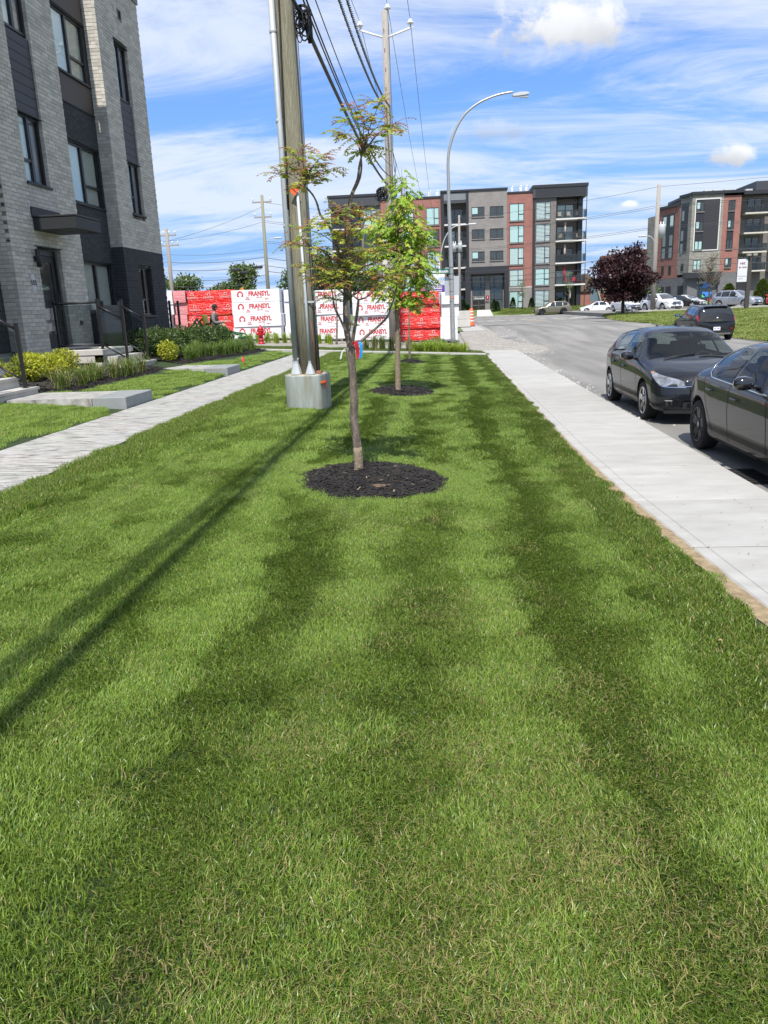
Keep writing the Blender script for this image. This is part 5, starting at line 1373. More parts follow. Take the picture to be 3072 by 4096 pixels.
# ribbons tied round the fork of the first tree
def ribbon(name, pts, w, m, label):
    mb = MB(); q = crom([Vector(p) for p in pts], 5)
    A = [p + Vector((w / 2, 0, .2 * w)) for p in q]; B = [p - Vector((w / 2, 0, .2 * w)) for p in q]; C = [p + Vector((0, .002, 0)) for p in A]; D = [p + Vector((0, .002, 0)) for p in B]; n = len(q)
    mb.add(A + B, [(i, i + 1, n + i + 1, n + i) for i in range(n - 1)], 0, True); mb.add(C + D, [(n + i, n + i + 1, i + 1, i) for i in range(n - 1)], 0, True)
    tag(mb.build(name, m), label, 'ribbon', 'ribbons on the forked tree')
ribbon('ribbon', [(-.87, 7.745, 1.46), (-.84, 7.735, 1.50), (-.825, 7.73, 1.45), (-.82, 7.735, 1.38), (-.815, 7.73, 1.33)], .035, mat('red_ribbon', (.45, .01, .02), .5), 'red ribbon tied at the fork of the young tree')
ribbon('ribbon', [(-.81, 7.75, 1.49), (-.785, 7.735, 1.46), (-.785, 7.73, 1.40), (-.795, 7.73, 1.33)], .03, mat('blue_ribbon', (.01, .22, .5), .5), 'blue ribbon hanging from the low branch of the young tree')
ribbon('ribbon', [(-.90, 7.76, 1.44), (-.945, 7.755, 1.43), (-.98, 7.75, 1.39), (-.995, 7.75, 1.33)], .016, mat('white_ribbon', (.6, .6, .6), .5), 'thin white tie strip hanging left of the tree fork')

# ------------------------------------------------------------------ mulch rings and chips
def chip_mesh(mb, x, y, z, rr, s):
    a = rr.uniform(0, 3.14); l = s * rr.uniform(.6, 1.6); w = s * rr.uniform(.15, .35); t = rr.uniform(-.3, .3)
    M = Matrix.Rotation(a, 3, 'Z') @ Matrix.Rotation(t, 3, 'Y'); mb.box((x, y, z), (l, w, s * .12), rot=M)
MUL_LAB = ['dark mulch ring around the forked young tree', 'dark mulch ring around the bright green young tree', 'small dark mulch ring around the slender third tree']
def mring(i, cx, cy, rx, ry, h, n, s):
    rr = random.Random(50 + i); z0 = lawn_z(cx)
    o = empty('mulch_ring', (cx, cy, z0), label=MUL_LAB[i], cat='mulch')
    mb = MB(); nt_, nr = 40, 8
    def pt(u, v):
        a = u * 2 * math.pi; e = 1 + .07 * noise.noise(Vector((math.cos(a) * 2, math.sin(a) * 2, i)))
        r = v; x, y = rx * e * r * math.cos(a), ry * e * r * math.sin(a)
        return (x, y, -.054 * x - .012 + h * (1 - r ** 2.5) + .014 * noise.noise(Vector((x * 8, y * 8, i))))
    mb.grid(pt, frange(0, 1, nt_), frange(0.001, 1.06, nr)); mb.build('mound', M_mulch, o)
    mb = MB()
    for k in range(n):
        a = rr.uniform(0, 6.283); r = math.sqrt(rr.random()) * 1.03; p = pt(a / (2 * math.pi), r); chip_mesh(mb, p[0], p[1], p[2] + .006, rr, s)
    c = mb.build('bark_chips', M_mulch, o); c['kind'] = 'stuff'
    if i == 0:
        mb = MB(); mb.grid(lambda u, v: (.10 + .11 * u * math.cos(v) * (1 + .3 * math.sin(3 * v)), -.50 + .07 * u * math.sin(v), .047 + .012 * (1 - u)), frange(0.01, 1, 3), frange(0, 6.283, 12)); mb.build('bare_soil', mat('bare_soil', (.13, .085, .055), .95, bump=1, bscale=30), o)
        mb = MB()
        for k in range(16):
            a = rr.uniform(0, 6.283); r = math.sqrt(rr.random()) * .95; p = pt(a / 6.2832, r); chip_mesh(mb, p[0], p[1], p[2] + .012, rr, .04)
        c = mb.build('pale_chips', mat('pale_chip', (.30, .22, .13), .9), o); c['kind'] = 'stuff'
mring(0, -.72, 7.62, .76, .90, .085, 1900, .055); mring(1, -.82, 15.9, .66, .98, .10, 700, .09); mring(2, -.93, 24.5, .40, .65, .09, 300, .10)

# ------------------------------------------------------------------ beds by the townhouse
def bed(y0, y1, label):
    mb = MB(); mb.grid(lambda u, v: (lerp(-9.72, bed_x(v), u), v, yard_z(lerp(-9.72, bed_x(v), u), v) + .018 - .03 * sstep(.9, 1, u)), frange(0, 1, 8), frange(y0, y1, int((y1 - y0) * 4)))
    o = mb.build('mulch_bed', M_mulch); o['kind'] = 'structure'
    rr = random.Random(int(y0)); mb = MB()
    for k in range(int((y1 - y0) * 150)):
        y = rr.uniform(y0, y1); x = bed_x(y) - rr.random() ** 1.6 * 1.2; chip_mesh(mb, x, y, yard_z(x, y) + .026, rr, .08)
    tag(mb.build('mulch_chips', M_mulch), label, 'mulch', kind='stuff')
bed(14.18, 19.43, 'dark bark mulch scattered in the bed before the stoop of door 103'); bed(20.74, 28.6, 'dark bark mulch scattered in the bed beyond the stoop')
def shrub(name, c, r, n, size, m, label, group, seed, m_b=None, stems=14, asp=.5):
    rg = np.random.default_rng(seed); rr = random.Random(seed); o = empty(name, c, label=label, cat='shrub', group=group)
    v = unit(rg.normal(size=(n, 3))); rad = rg.random(n) ** .38; lump = 1 + .16 * np.array([noise.noise(Vector(tuple(q * 2.2)) + Vector((seed, 0, 0))) for q in v])
    P = v * rad[:, None] * lump[:, None] * np.array(r); P[:, 2] += r[2]; P[:, 2] = np.maximum(P[:, 2], .03)
    D = unit(v * .8 + rg.normal(size=(n, 3)) * .7 + np.array([0, 0, .25])); N = unit(v * .7 + np.array([0, 0, .7]) + rg.normal(size=(n, 3)) * .4); N = unit(N - D * np.sum(N * D, 1, keepdims=True))
    l = size * rg.uniform(.6, 1.25, n); V = leaf_arrays(P, D, N, l, l * asp)
    if m_b: k = rg.random(n) < .3; leaves_obj('foliage', [(V[~k], m), (V[k], m_b)], o)
    else: leaves_obj('foliage', [(V, m)], o)
    mb = MB()
    for k in range(stems):
        a = rr.uniform(0, 6.28); e = rr.uniform(.3, .8); q = Vector((math.cos(a) * r[0] * e, math.sin(a) * r[1] * e, r[2] * rr.uniform(1.0, 1.7))); mb.tube([(q.x * .1, q.y * .1, -.03), q * .5, q], [.009, .007, .003], 5)
    mb.build('stems', M_barkd, o)['kind'] = 'stuff'
    return o
def tuft(name, c, h, n, m, label, group, seed, spread=.5, w=.007, m_b=None):
    rr = random.Random(seed); o = empty(name, c, label=label, cat='grass tuft', group=group); mb = MB()
    for k in range(n):
        a = rr.uniform(0, 6.283); s = abs(rr.gauss(0, .6)) * spread; hh = h * rr.uniform(.6, 1.1); b = Vector((rr.gauss(0, .05), rr.gauss(0, .05), -.02)); d = Vector((math.cos(a), math.sin(a), 0)); side = Vector((-d.y, d.x, 0)) * w * rr.uniform(.7, 1.3)
        pts = [b, b + d * s * h * .25 + Vector((0, 0, hh * .55)), b + d * s * h * .65 + Vector((0, 0, hh * .92)), b + d * s * h * 1.15 + Vector((0, 0, hh * (1.0 - .35 * s)))]
        i0 = len(mb.v); ws = (1, .9, .6, .08)
        mb.add([p - side * q for p, q in zip(pts, ws)] + [p + side * q for p, q in zip(pts, ws)], [(i, i + 1, 5 + i, 4 + i) for i in range(3)], 1 if (m_b and rr.random() < .25) else 0, True)
    mb.build('blades', [m, m_b or m], o); return o
G_l = 'lime shrubs before the stoop'
for i, (x, y, r) in enumerate([(-8.75, 14.75, .30), (-8.5, 15.5, .34), (-8.4, 16.2, .37), (-8.35, 16.85, .30), (-8.8, 16.2, .38)]):
    shrub('lime_shrub', (x, y, yard_z(x, y)), (r, r, .25 + .03 * (i % 2)), 1300, .075, ML_lime, 'lime yellow leafy shrub in the bed before the concrete stoop', G_l, 60 + i, ML_olive)
shrub('lime_shrub', (-7.42, 20.95, yard_z(-7.42, 20.95)), (.27, .27, .27), 600, .08, ML_lime, 'small lime yellow shrub in front of the dark green shrubs', G_l, 70, ML_olive)
for i, (x, y, r, h) in enumerate([(-8.25, 21.2, .50, .36), (-7.8, 21.9, .50, .35), (-8.3, 22.7, .55, .36), (-7.8, 23.4, .5, .34), (-8.2, 24.3, .55, .36), (-7.75, 25.2, .5, .36), (-8.1, 26.1, .55, .38), (-7.65, 26.9, .5, .37), (-8.1, 27.8, .5, .34)]):
    shrub('dark_shrub', (x, y, yard_z(x, y)), (r, r, h), 2600, .08, ML_dark, 'dark green leafy shrub in the row beyond the stoop', 'dark shrubs along the townhouse', 80 + i, stems=22)
for i in range(11):
    y = 14.75 + i * .36; x = bed_x(y) - .28 + random.uniform(-.14, .14)
    tuft('grass_tuft', (x, y, yard_z(x, y) + .01), random.uniform(.34, .50), 90, ML_blade, 'arching ornamental grass tuft at the edge of the bed before the stoop', 'tufts before the stoop', 100 + i, 1.05, .0055, ML_straw)
for i in range(20):
    y = 21.4 + i * .34; x = bed_x(y) - .42 + random.uniform(-.16, .16)
    tuft('grass_tuft', (x, y, yard_z(x, y) + .01), random.uniform(.38, .52), 110, ML_blade, 'ornamental grass tuft in front of the dark green shrubs', 'tufts before the dark shrubs', 130 + i, .95, .006)
# planting behind the edging
for i, (x, y, h) in enumerate([(-2.52, 30.0, .62), (-2.25, 30.3, .6), (-1.88, 30.0, .55), (-1.62, 30.2, .5), (-1.2, 30.1, .52), (-2.9, 30.4, .45)]):
    tuft('grass_tuft', (x, y, far_z(x, y) + .01), h, 120, ML_blade, 'tall grass tuft growing by the foot of the weathered pole', 'tufts behind the edging', 160 + i, .5, .009, ML_straw)
for i in range(14):
    x = -1.0 + i * .145; y = 29.65 + (i % 3) * .22
    tuft('lime_tuft', (x, y, far_z(x, y) + .0), random.uniform(.36, .48), 110, ML_blade2, 'bright lime green grass tuft behind the concrete edging', 'lime tufts behind the edging', 180 + i, .75, .008)
for i in range(16):
    x = -9.0 + i * .27; y = 35.2 + (i % 3) * .5
    tuft('lime_tuft', (x, y, far_z(x, y) + .0), random.uniform(.40, .5), 70, ML_blade2, 'pale green grass tuft growing around the red hydrant', 'tufts around the hydrant', 200 + i, .7, .012)
shrub('juniper', (-.15, 31.2, far_z(-.15, 31.2)), (.42, .35, .26), 800, .10, ML_far2, 'low spreading juniper before the red wrapped foam', 'junipers', 230, ML_green, asp=.3)
mb = MB(); mb.grid(lambda u, v: (lerp(-4.2, 1.0, u), lerp(29.15, 31.0, v), far_z(lerp(-4.2, 1, u), lerp(29.15, 31, v)) + .012), frange(0, 1, 14), frange(0, 1, 6)); o = mb.build('edging_mulch', M_mulch); o['kind'] = 'structure'
# pink survey flag
fl = empty('survey_flag', (-5.95, 23.1, .36), label='small pink survey flag stuck in the grass beside the path', cat='flag')
mb = MB(); mb.cyl((0, 0, 0), (.01, 0, .20), .004, n=6); mb.build('wire', M_steel, fl)
mb = MB(); mb.grid(lambda u, v: (.01 + .07 * u, .01 * math.sin(u * 4), .205 - .16 * v - .02 * u), frange(0, 1, 4), [0, .5, 1]); mb.build('flag', mat('pink_flag', (.75, .06, .09), .6), fl)
# stray leaves and a stone on the lawn
for i, (x, y) in enumerate([(1.42, 3.85), (-2.9, 4.9)]):
    mb = MB(); mb.add([(x, y, lawn_z(x) + .035), (x + .018, y + .008, lawn_z(x) + .042), (x + .03, y - .004, lawn_z(x) + .036), (x + .014, y - .012, lawn_z(x) + .04)], [(0, 1, 2), (0, 2, 3)]); tag(mb.build('fallen_leaf', mat('brown_leaf', (.30, .17, .10), .8)), 'curled brown leaf lying on the mown grass', 'leaf', 'fallen leaves')

# ------------------------------------------------------------------ larger trees farther off
def big_tree(name, loc, trunk_h, trunk_r, blobs, n, size, m, label, group, seed, m_b=None, asp=.6, barkm=None, cat='tree', droop=0.0):
    rg = np.random.default_rng(seed); rr = random.Random(seed); o = empty(name, loc, label=label, cat=cat, group=group)
    mb = MB(); mb.tube(crom([(0, 0, -.3), (rr.uniform(-.1, .1), 0, trunk_h * .6), (0, 0, trunk_h)], 4), [lerp(trunk_r, trunk_r * .7, i / 8) for i in range(9)], 10)
    for (c, r) in blobs[:12]:
        mb.tube(crom([(0, 0, trunk_h * rr.uniform(.7, 1)), (c[0] * .4, c[1] * .4, lerp(trunk_h, c[2], .5)), (c[0], c[1], c[2])], 3), [trunk_r * .5 * (1 - i / 8) + .01 for i in range(7)], 6)
    mb.build('trunk', barkm or M_barkd, o)
    tot = sum(r[0] * r[1] * r[2] for c, r in blobs) ; Vs = []
    for (c, r) in blobs:
        k = max(20, int(n * (r[0] * r[1] * r[2]) / tot)); v = unit(rg.normal(size=(k, 3))); rad = rg.random(k) ** .33
        P = v * rad[:, None] * np.array(r) * (1 + .18 * rg.normal(size=(k, 1))) + np.array(c)
        D = unit(v * .5 + rg.normal(size=(k, 3)) * .8 + np.array([0, 0, -droop])); N = unit(v * .8 + rg.normal(size=(k, 3)) * .5 + np.array([0, 0, .4])); N = unit(N - D * np.sum(N * D, 1, keepdims=True))
        l = size * rg.uniform(.5, 1.4, k); Vs.append(leaf_arrays(P, D, N, l, l * asp))
    V = np.concatenate(Vs)
    if m_b: k = rg.random(len(V)) < .3; leaves_obj('crown', [(V[~k], m), (V[k], m_b)], o)
    else: leaves_obj('crown', [(V, m)], o)
    return o
rr = random.Random(77)
bl = []
for k in range(46):
    a = rr.uniform(0, 6.283); q = rr.uniform(-1, 1); s = math.sqrt(1 - q * q); rad = rr.uniform(.55, 1.0)
    zz = 3.45 + 2.05 * q * rad; w = 2.35 * (1 - .18 * max(0, q)) * (1.0 if q > -.6 else .85)
    bl.append(((w * s * rad * math.cos(a), w * s * rad * math.sin(a), zz), (.72, .72, .58)))
bl += [((-2.55, -.3, 3.9), (.6, .6, .4)), ((-2.6, .1, 2.5), (.55, .6, .4)), ((.9, -.2, 5.7), (.55, .5, .45)), ((-.9, 0, 5.3), (.5, .5, .4)), ((2.4, 0, 3.2), (.6, .6, .5)), ((0.2, -1.2, 1.7), (.8, .6, .45)), ((-1.3, -1, 1.75), (.7, .6, .4))]
big_tree('maple_tree', (15.75, 70, .32), 1.7, .16, bl, 15000, .21, ML_purple, 'dark purple leaved maple on the grass bank', None, 7, asp=.75, droop=.3)
# distant tree line to the left, behind the foam
FT = [(-31, 96, 6.0, 3.0, 0), (-20.6, 84, 6.1, 2.1, 1), (-24, 92, 5.0, 2.6, 0), (-17.2, 95, 6.2, 2.6, 0), (-13.8, 92, 6.4, 2.4, 0), (-12.5, 84, 7.2, 2.3, 2), (-10.2, 88, 6.6, 2.4, 2), (-8.0, 92, 5.5, 2.2, 2), (-36, 100, 6.0, 3.2, 0), (-27.5, 98, 4.6, 2.6, 1), (-42, 98, 6.5, 3.4, 0)]
for i, (x, y, h, w, kd) in enumerate(FT):
    rr = random.Random(300 + i); bl = []
    for k in range(16):
        a = rr.uniform(0, 6.28); z = rr.uniform(.28, 1.0); rad = w * (1.05 - .75 * abs(z - .5) ** 1.2 * 1.6) * rr.uniform(.25, .75)
        bl.append(((rad * math.cos(a), rad * math.sin(a), h * z), (w * .36, w * .36, h * .13)))
    lab = ['bushy green tree in the tree line beyond the yard', 'pale feathery green tree rising above the foam stacks', 'dark leafy tree beside the apartment block'][kd]
    big_tree('background_tree', (x, y, .2), h * .4, .2, bl, 3200, .34, [ML_far, ML_far2, ML_dark][kd], lab, ['trees beyond the yard', 'pale trees beyond the yard', 'dark trees beside the apartment block'][kd], 300 + i, [ML_far2, ML_far, ML_far][kd])
def cedar(x, y, z, h, r, label, group, seed, n=900, size=.16, m=ML_cedar):
    rg = np.random.default_rng(seed); o = empty('cedar', (x, y, z), label=label, cat='cedar', group=group)
    mb = MB(); mb.cyl((0, 0, -.1), (0, 0, h * .8), .04, .01, 6); mb.build('trunk', M_barkd, o)
    t = rg.random(n) ** .8; a = rg.uniform(0, 6.283, n); rad = r * (1 - t) ** .62 * np.minimum(1, .55 + t * 3) * rg.uniform(.75, 1.05, n)
    P = np.stack([rad * np.cos(a), rad * np.sin(a), t * h + .02], 1); v = np.stack([np.cos(a), np.sin(a), np.full(n, .9)], 1)
    D = unit(v + rg.normal(size=(n, 3)) * .35); N = unit(np.stack([np.cos(a), np.sin(a), np.full(n, .3)], 1)); N = unit(N - D * np.sum(N * D, 1, keepdims=True)); l = size * rg.uniform(.6, 1.3, n)
    leaves_obj('foliage', [(leaf_arrays(P, D, N, l, l * .55), m)], o)
for i, (x, z, h) in enumerate([(7.35, .45, 1.9), (7.75, .6, 1.5), (10.15, .98, 1.5), (12.72, 1.02, 1.35), (16.68, 1.02, 1.25), (3.35, .9, 1.6), (3.9, .5, 1.3)]):
    cedar(x, 112.2 if i > 1 else 109.5, z, h, .48, 'small clipped cedar before the apartment block', 'cedars before the apartment block', 400 + i)
ML_yew = leaf_mat('yew_leaf', (.05, .085, .012), (.14, .19, .03), .15)
for i, (x, h) in enumerate([(29.6, 2.2), (32.9, 2.5)]): cedar(x, 84.5, .6, h, 1.05, ['rounded bushy yew left of the silver car', 'larger rounded yew right of the silver car'][i], None, 420 + i, 3000, .2, ML_yew)
def thin_tree(x, y, z, h, w, n, m, label, group, seed, bare=False):
    rr = random.Random(seed); rg = np.random.default_rng(seed); o = empty('young_tree_far', (x, y, z), label=label, cat='tree', group=group); o.name = 'sapling'
    mb = MB(); mb.tube([(0, 0, -.1), (.02, 0, h * .5), (0, 0, h)], [h * .017, h * .012, .01], 8); tips = []
    for k in range(22 if not bare else 90):
        t = rr.uniform(.38, .98); a = rr.uniform(0, 6.28); l = w * (1.15 - t * .7) * rr.uniform(.5, 1)
        p0 = Vector((0, 0, h * t * .92)); p1 = p0 + Vector((math.cos(a) * l * .5, math.sin(a) * l * .5, l * .25)); p2 = p0 + Vector((math.cos(a) * l, math.sin(a) * l, l * .75)); mb.tube([p0, p1, p2], [h * .006, h * .004, h * .002], 5); tips += [p1, p2, p1.lerp(p2, .5)]
    mb.build('trunk', M_bark, o)
    c = rg.integers(0, len(tips), n); P = np.array([tuple(tips[i]) for i in c]) + rg.normal(size=(n, 3)) * w * .13; D = unit(rg.normal(size=(n, 3)) + np.array([0, 0, -.3])); N = unit(rg.normal(size=(n, 3)) + np.array([0, 0, .6])); N = unit(N - D * np.sum(N * D, 1, keepdims=True)); l = .16 * rg.uniform(.6, 1.3, n)
    leaves_obj('crown', [(leaf_arrays(P, D, N, l, l * .6), m)], o); return o
thin_tree(11.2, 110, .9, 4.1, .9, 260, ML_far2, 'thin sapling in front of the red brick bay', None, 1)
thin_tree(17.3, 109, .7, 5.0, 1.0, 300, ML_far2, 'taller thin sapling before the apartment balconies', None, 2)
thin_tree(26.0, 79.5, .6, 5.2, 1.9, 120, ML_far2, 'nearly bare young tree in front of the corner shop', None, 3, True)
big_tree('bushy_tree', (19.4, 83, .55), .8, .1, [((0, 0, 1.2), (1.0, .8, 1.1)), ((1.3, 0, 1.5), (1.1, .8, 1.3)), ((2.4, .2, 1.2), (.9, .8, 1.0))], 2600, .2, ML_far2, 'bushy green shrub tree behind the white parked cars', None, 9, ML_far)
# ================================================================== cars
def paint(name, col, metal=.35, flake=.25):
    return mat(name, col, flake if max(col) > .05 else .5, metal=metal if max(col) > .05 else 0.0, spec=.5 if max(col) > .05 else .15, coat=1.0 if max(col) > .05 else .75)
M_tyre = mat('tyre_rubber', (.014, .014, .015), .85)
M_well = mat('wheel_well', (.006, .006, .006), .95)
M_trim = mat('black_plastic', (.014, .014, .015), .55)
M_gloss = mat('gloss_black', (.008, .008, .009), .08, coat=1.0)
M_alloy = mat('alloy', (.62, .62, .63), .25, metal=.9)
M_dalloy = mat('dark_alloy', (.03, .03, .033), .35, metal=.6)
M_chrome = mat('chrome', (.75, .75, .76), .08, metal=1.0)
M_cglass = mat('car_glass', (.010, .013, .014), .03, spec=.6, coat=1.0)
M_cglass2 = mat('car_glass_clear', (.045, .052, .055), .03, spec=.6, coat=1.0, var=.9, vscale=2.6, col2=(.012, .014, .016))
M_clear = glass_mat('car_clear_glass', (.62, .70, .68), .8, spec=1.3)
M_seat = mat('seat_fabric', (.035, .035, .038), .9)
M_hlamp = mat('headlamp_lens', (.42, .44, .46), .06, metal=.4, coat=1.0, var=.9, vscale=9, col2=(.06, .06, .065))
M_tlamp = mat('tail_lamp', (.28, .006, .008), .1, coat=1.0)
M_amber = mat('amber_lamp', (.6, .16, .02), .2)
M_plate = mat('number_plate_white', (.7, .71, .74), .5)

def smooth1(xs, ys, k):
    n = len(ys); g = np.exp(-np.linspace(-2, 2, 2 * k + 1) ** 2); g /= g.sum()
    p = np.concatenate([np.full(k, ys[0]) , ys, np.full(k, ys[-1])]); return np.convolve(p, g, 'valid')
class Shell:
    """car body surface  S(s, t): s metres from the nose, t 0..8 from sill to roof centre"""
    def __init__(b, sp):
        b.sp = sp; L = sp['L']; b.L = L; n = 400; b.xs = np.linspace(0, L, n)
        def cv(key, k=9): return smooth1(b.xs, np.interp(b.xs, *zip(*sp[key])), k)
        b.T = cv('top', sp.get('sm', 7)); b.zb = cv('belt', 14); b.Wr = cv('roofw', 16); b.plan = cv('plan', sp.get('plank', 12)); b.sill = cv('sill', 8)
        b.W = sp['W'] / 2; b.edge = sp.get('edge', .075)
    def at(b, arr, s): return float(np.interp(s, b.xs, arr))
    def ctrl(b, s):
        T = b.at(b.T, s); zb = min(b.at(b.zb, s), T - .02); W = b.W * b.at(b.plan, s); wr = b.at(b.Wr, s); zs = b.at(b.sill, s)
        e = min(b.edge, (T - zb) * .35); ze = T - e; wr = min(wr, W * .985)
        zm = lerp(zs, zb, .45); zh = lerp(zs, zb, .80)
        return [(W * .86, zs), (W * .955, zs + .07), (W * .995, zm), (W * 1.0, zh), (W * .975, zb), (lerp(W * .975, wr, .40), lerp(zb, ze, .5)), (wr, ze), (wr * .62, T - e * .22), (0.0, T)]
    def raw(b, s, t):
        P = b.ctrl(s); i = min(int(t), 7); f = t - i
        g = lambda k: P[max(0, min(8, k))]
        p0, p1, p2 = g(i - 1), g(i), g(i + 1); p3 = g(i + 2) if i + 2 <= 8 else (-g(7)[0], g(7)[1])
        out = []
        for k in (0, 1): out.append(.5 * (2 * p1[k] + (p2[k] - p0[k]) * f + (2 * p0[k] - 5 * p1[k] + 4 * p2[k] - p3[k]) * f * f + (3 * p1[k] - p0[k] - 3 * p2[k] + p3[k]) * f ** 3))
        return out
    def warp(b, s, y, z):
        sp = b.sp; q = (y / b.W) ** 2
        x = s + sp.get('nose', .20) * math.exp(-s / .55) * q + sp.get('rake', .10) * math.exp(-s / .22) * max(0, z - .48) ** 1.0 * 1.0 + .10 * math.exp(-s / .25) * max(0, .38 - z)
        r = b.L - s
        x -= sp.get('tail', .14) * math.exp(-r / .5) * q + sp.get('tailrake', .10) * math.exp(-r / .2) * max(0, z - .62) + .10 * math.exp(-r / .25) * max(0, .42 - z)
        return x
    def P(b, s, t, side=1, off=0.0):
        y, z = b.raw(s, t); 
        p = Vector((b.L / 2 - b.warp(s, y, z), y * side, z))
        if off:
            e = .01; y1, z1 = b.raw(min(b.L - 1e-4, s + e), t); y0, z0 = b.raw(max(1e-4, s - e), t)
            ya, za = b.raw(s, min(7.999, t + .03)); yb, zb = b.raw(s, max(0, t - .03))
            ds = Vector((-(b.warp(s + e, y1, z1) - b.warp(s - e, y0, z0)), (y1 - y0), z1 - z0)); dt = Vector((0, ya - yb, za - zb))
            if t > 7.9: dt = Vector((0, -1, 0))
            n = ds.cross(dt); 
            if n.length > 1e-9:
                n.normalize()
                if n.y * (1 if y > 1e-3 else 0) + n.z * .5 < 0 and t > .5: n = -n
                n = Vector((n.x, n.y * side, n.z)); p = p + n * off
        return p
    def t_of_z(b, s, z, lo=0.0, hi=7.0):
        for _ in range(26):
            m = (lo + hi) / 2
            if b.raw(s, m)[1] < z: lo = m
            else: hi = m
        return (lo + hi) / 2
    def body(b):
        S = np.concatenate([(.5 * np.linspace(0.0, 1, 22) ** 2)[:-1], np.linspace(.5, b.L - .5, 54)[:-1], np.linspace(b.L - .5, b.L, 16)]); tt = np.linspace(0, 8, 41)
        V = []; nt = len(tt)
        for s in S:
            row = [b.P(s, t, 1) for t in tt]; V += [tuple(p) for p in row] + [(p.x, -p.y, p.z) for p in row[-2::-1]]
        m = 2 * nt - 1; F = []
        for i in range(len(S) - 1):
            for j in range(m - 1): a = i * m + j; F.append((a, a + 1, a + m + 1, a + m))
            F.append((i * m + m - 1, i * m, (i + 1) * m, (i + 1) * m + m - 1))
        F.append(tuple(range(m))[::-1]); k = (len(S) - 1) * m; F.append(tuple(k + j for j in range(m)))
        return V, F
    def patch(b, mb, s0, s1, t0, t1, side=1, off=.004, ns=14, nt=6, mi=0, ss=None):
        f0 = t0 if callable(t0) else (lambda s: t0); f1 = t1 if callable(t1) else (lambda s: t1)
        us = frange(0, 1, ns)
        mb.grid(lambda u, v: b.P(lerp(s0, s1, u), lerp(f0(lerp(s0, s1, u)), f1(lerp(s0, s1, u)), v), side, off), us if side > 0 else us[::-1], frange(0, 1, nt), mi)
    def line(b, mb, pts, side=1, w=.005, off=.0025, mi=0):
        """dark ribbon along (s,z) points on the flank"""
        q = []
        for (s, z), (s2, z2) in zip(pts, pts[1:]):
            n = 8
            for k in range(n): q.append((lerp(s, s2, k / n), lerp(z, z2, k / n)))
        q.append(pts[-1])
        A = []; B = []
        for i, (s, z) in enumerate(q):
            c = b.P(s, b.t_of_z(s, z), side, off); d = (b.P(*(lambda a: (a[0], b.t_of_z(*a)))(q[min(i + 1, len(q) - 1)]), side, off) - b.P(*(lambda a: (a[0], b.t_of_z(*a)))(q[max(i - 1, 0)]), side, off)).normalized()
            n = Vector((d.z, 0, -d.x)).normalized() * w; A.append(c + n); B.append(c - n)
        n = len(q); mb.add(A + B, [(i, i + 1, n + i + 1, n + i) for i in range(n - 1)], mi)

def make_wheel(car, x, y, side, r, w, style, rimm):
    o = empty('wheel', (x, y, r), parent=car)
    mb = MB(); k = side
    prof = [(r * .70, -.42), (r * .78, -.5), (r * .93, -.5), (r * .985, -.40), (r, -.25), (r, .25), (r * .985, .40), (r * .93, .5), (r * .78, .5), (r * .70, .42)]
    mb.lathe([(a, h * w) for a, h in prof], n=40, axis='Y'); mb.build('tyre', M_tyre, o)
    mb = MB(); f = k * w * .5
    mb.lathe([(r * .705, f * .80), (r * .705, f * 1.0), (r * .665, f * .99), (r * .655, f * .80)], n=40, axis='Y')
    n = style[0]; wide = style[1]; tw = style[2]
    for i in range(n):
        a = 2 * math.pi * i / n + .3
        for sg in ((-1, 1) if tw else (0,)):
            aa = a + sg * tw; c, s_ = math.cos(aa), math.sin(aa); c0, s0 = math.cos(a), math.sin(a)
            p0 = Vector((c0 * r * .10, f * .80, s0 * r * .10)); p1 = Vector((c * r * .67, f * .93, s_ * r * .67)); d = (p1 - p0).normalized(); sd = d.cross(Vector((0, 1, 0))).normalized()
            w0, w1 = wide * 1.15, wide * .8; th = Vector((0, -k * .025, 0))
            q = [p0 + sd * w0, p0 - sd * w0, p1 - sd * w1, p1 + sd * w1]; mb.add(q + [v + th for v in q], [(0, 1, 2, 3), (7, 6, 5, 4), (0, 4, 5, 1), (1, 5, 6, 2), (2, 6, 7, 3), (3, 7, 4, 0)])
    mb.lathe([(r * .20, f * .70), (r * .20, f * .86), (r * .15, f * .90), (.0015, f * .90)], n=20, axis='Y'); mb.build('rim', rimm, o)
    mb = MB(); mb.lathe([(r * .70, -f * .8), (r * .70, f * .8), (r * .66, f * .5), (.01, f * .30)], n=24, axis='Y'); mb.build('inner_barrel', M_well, o)
    mb = MB(); mb.lathe([(r * .46, f * .30), (r * .46, f * .42), (r * .14, f * .42)], n=24, axis='Y'); mb.build('brake_disc', M_dalloy, o)
    mb = MB(); mb.lathe([(r * .10, f * .88), (r * .10, f * .925), (.002, f * .93)], n=14, axis='Y'); mb.build('hub_cap', M_chrome if rimm is M_dalloy else M_alloy, o)

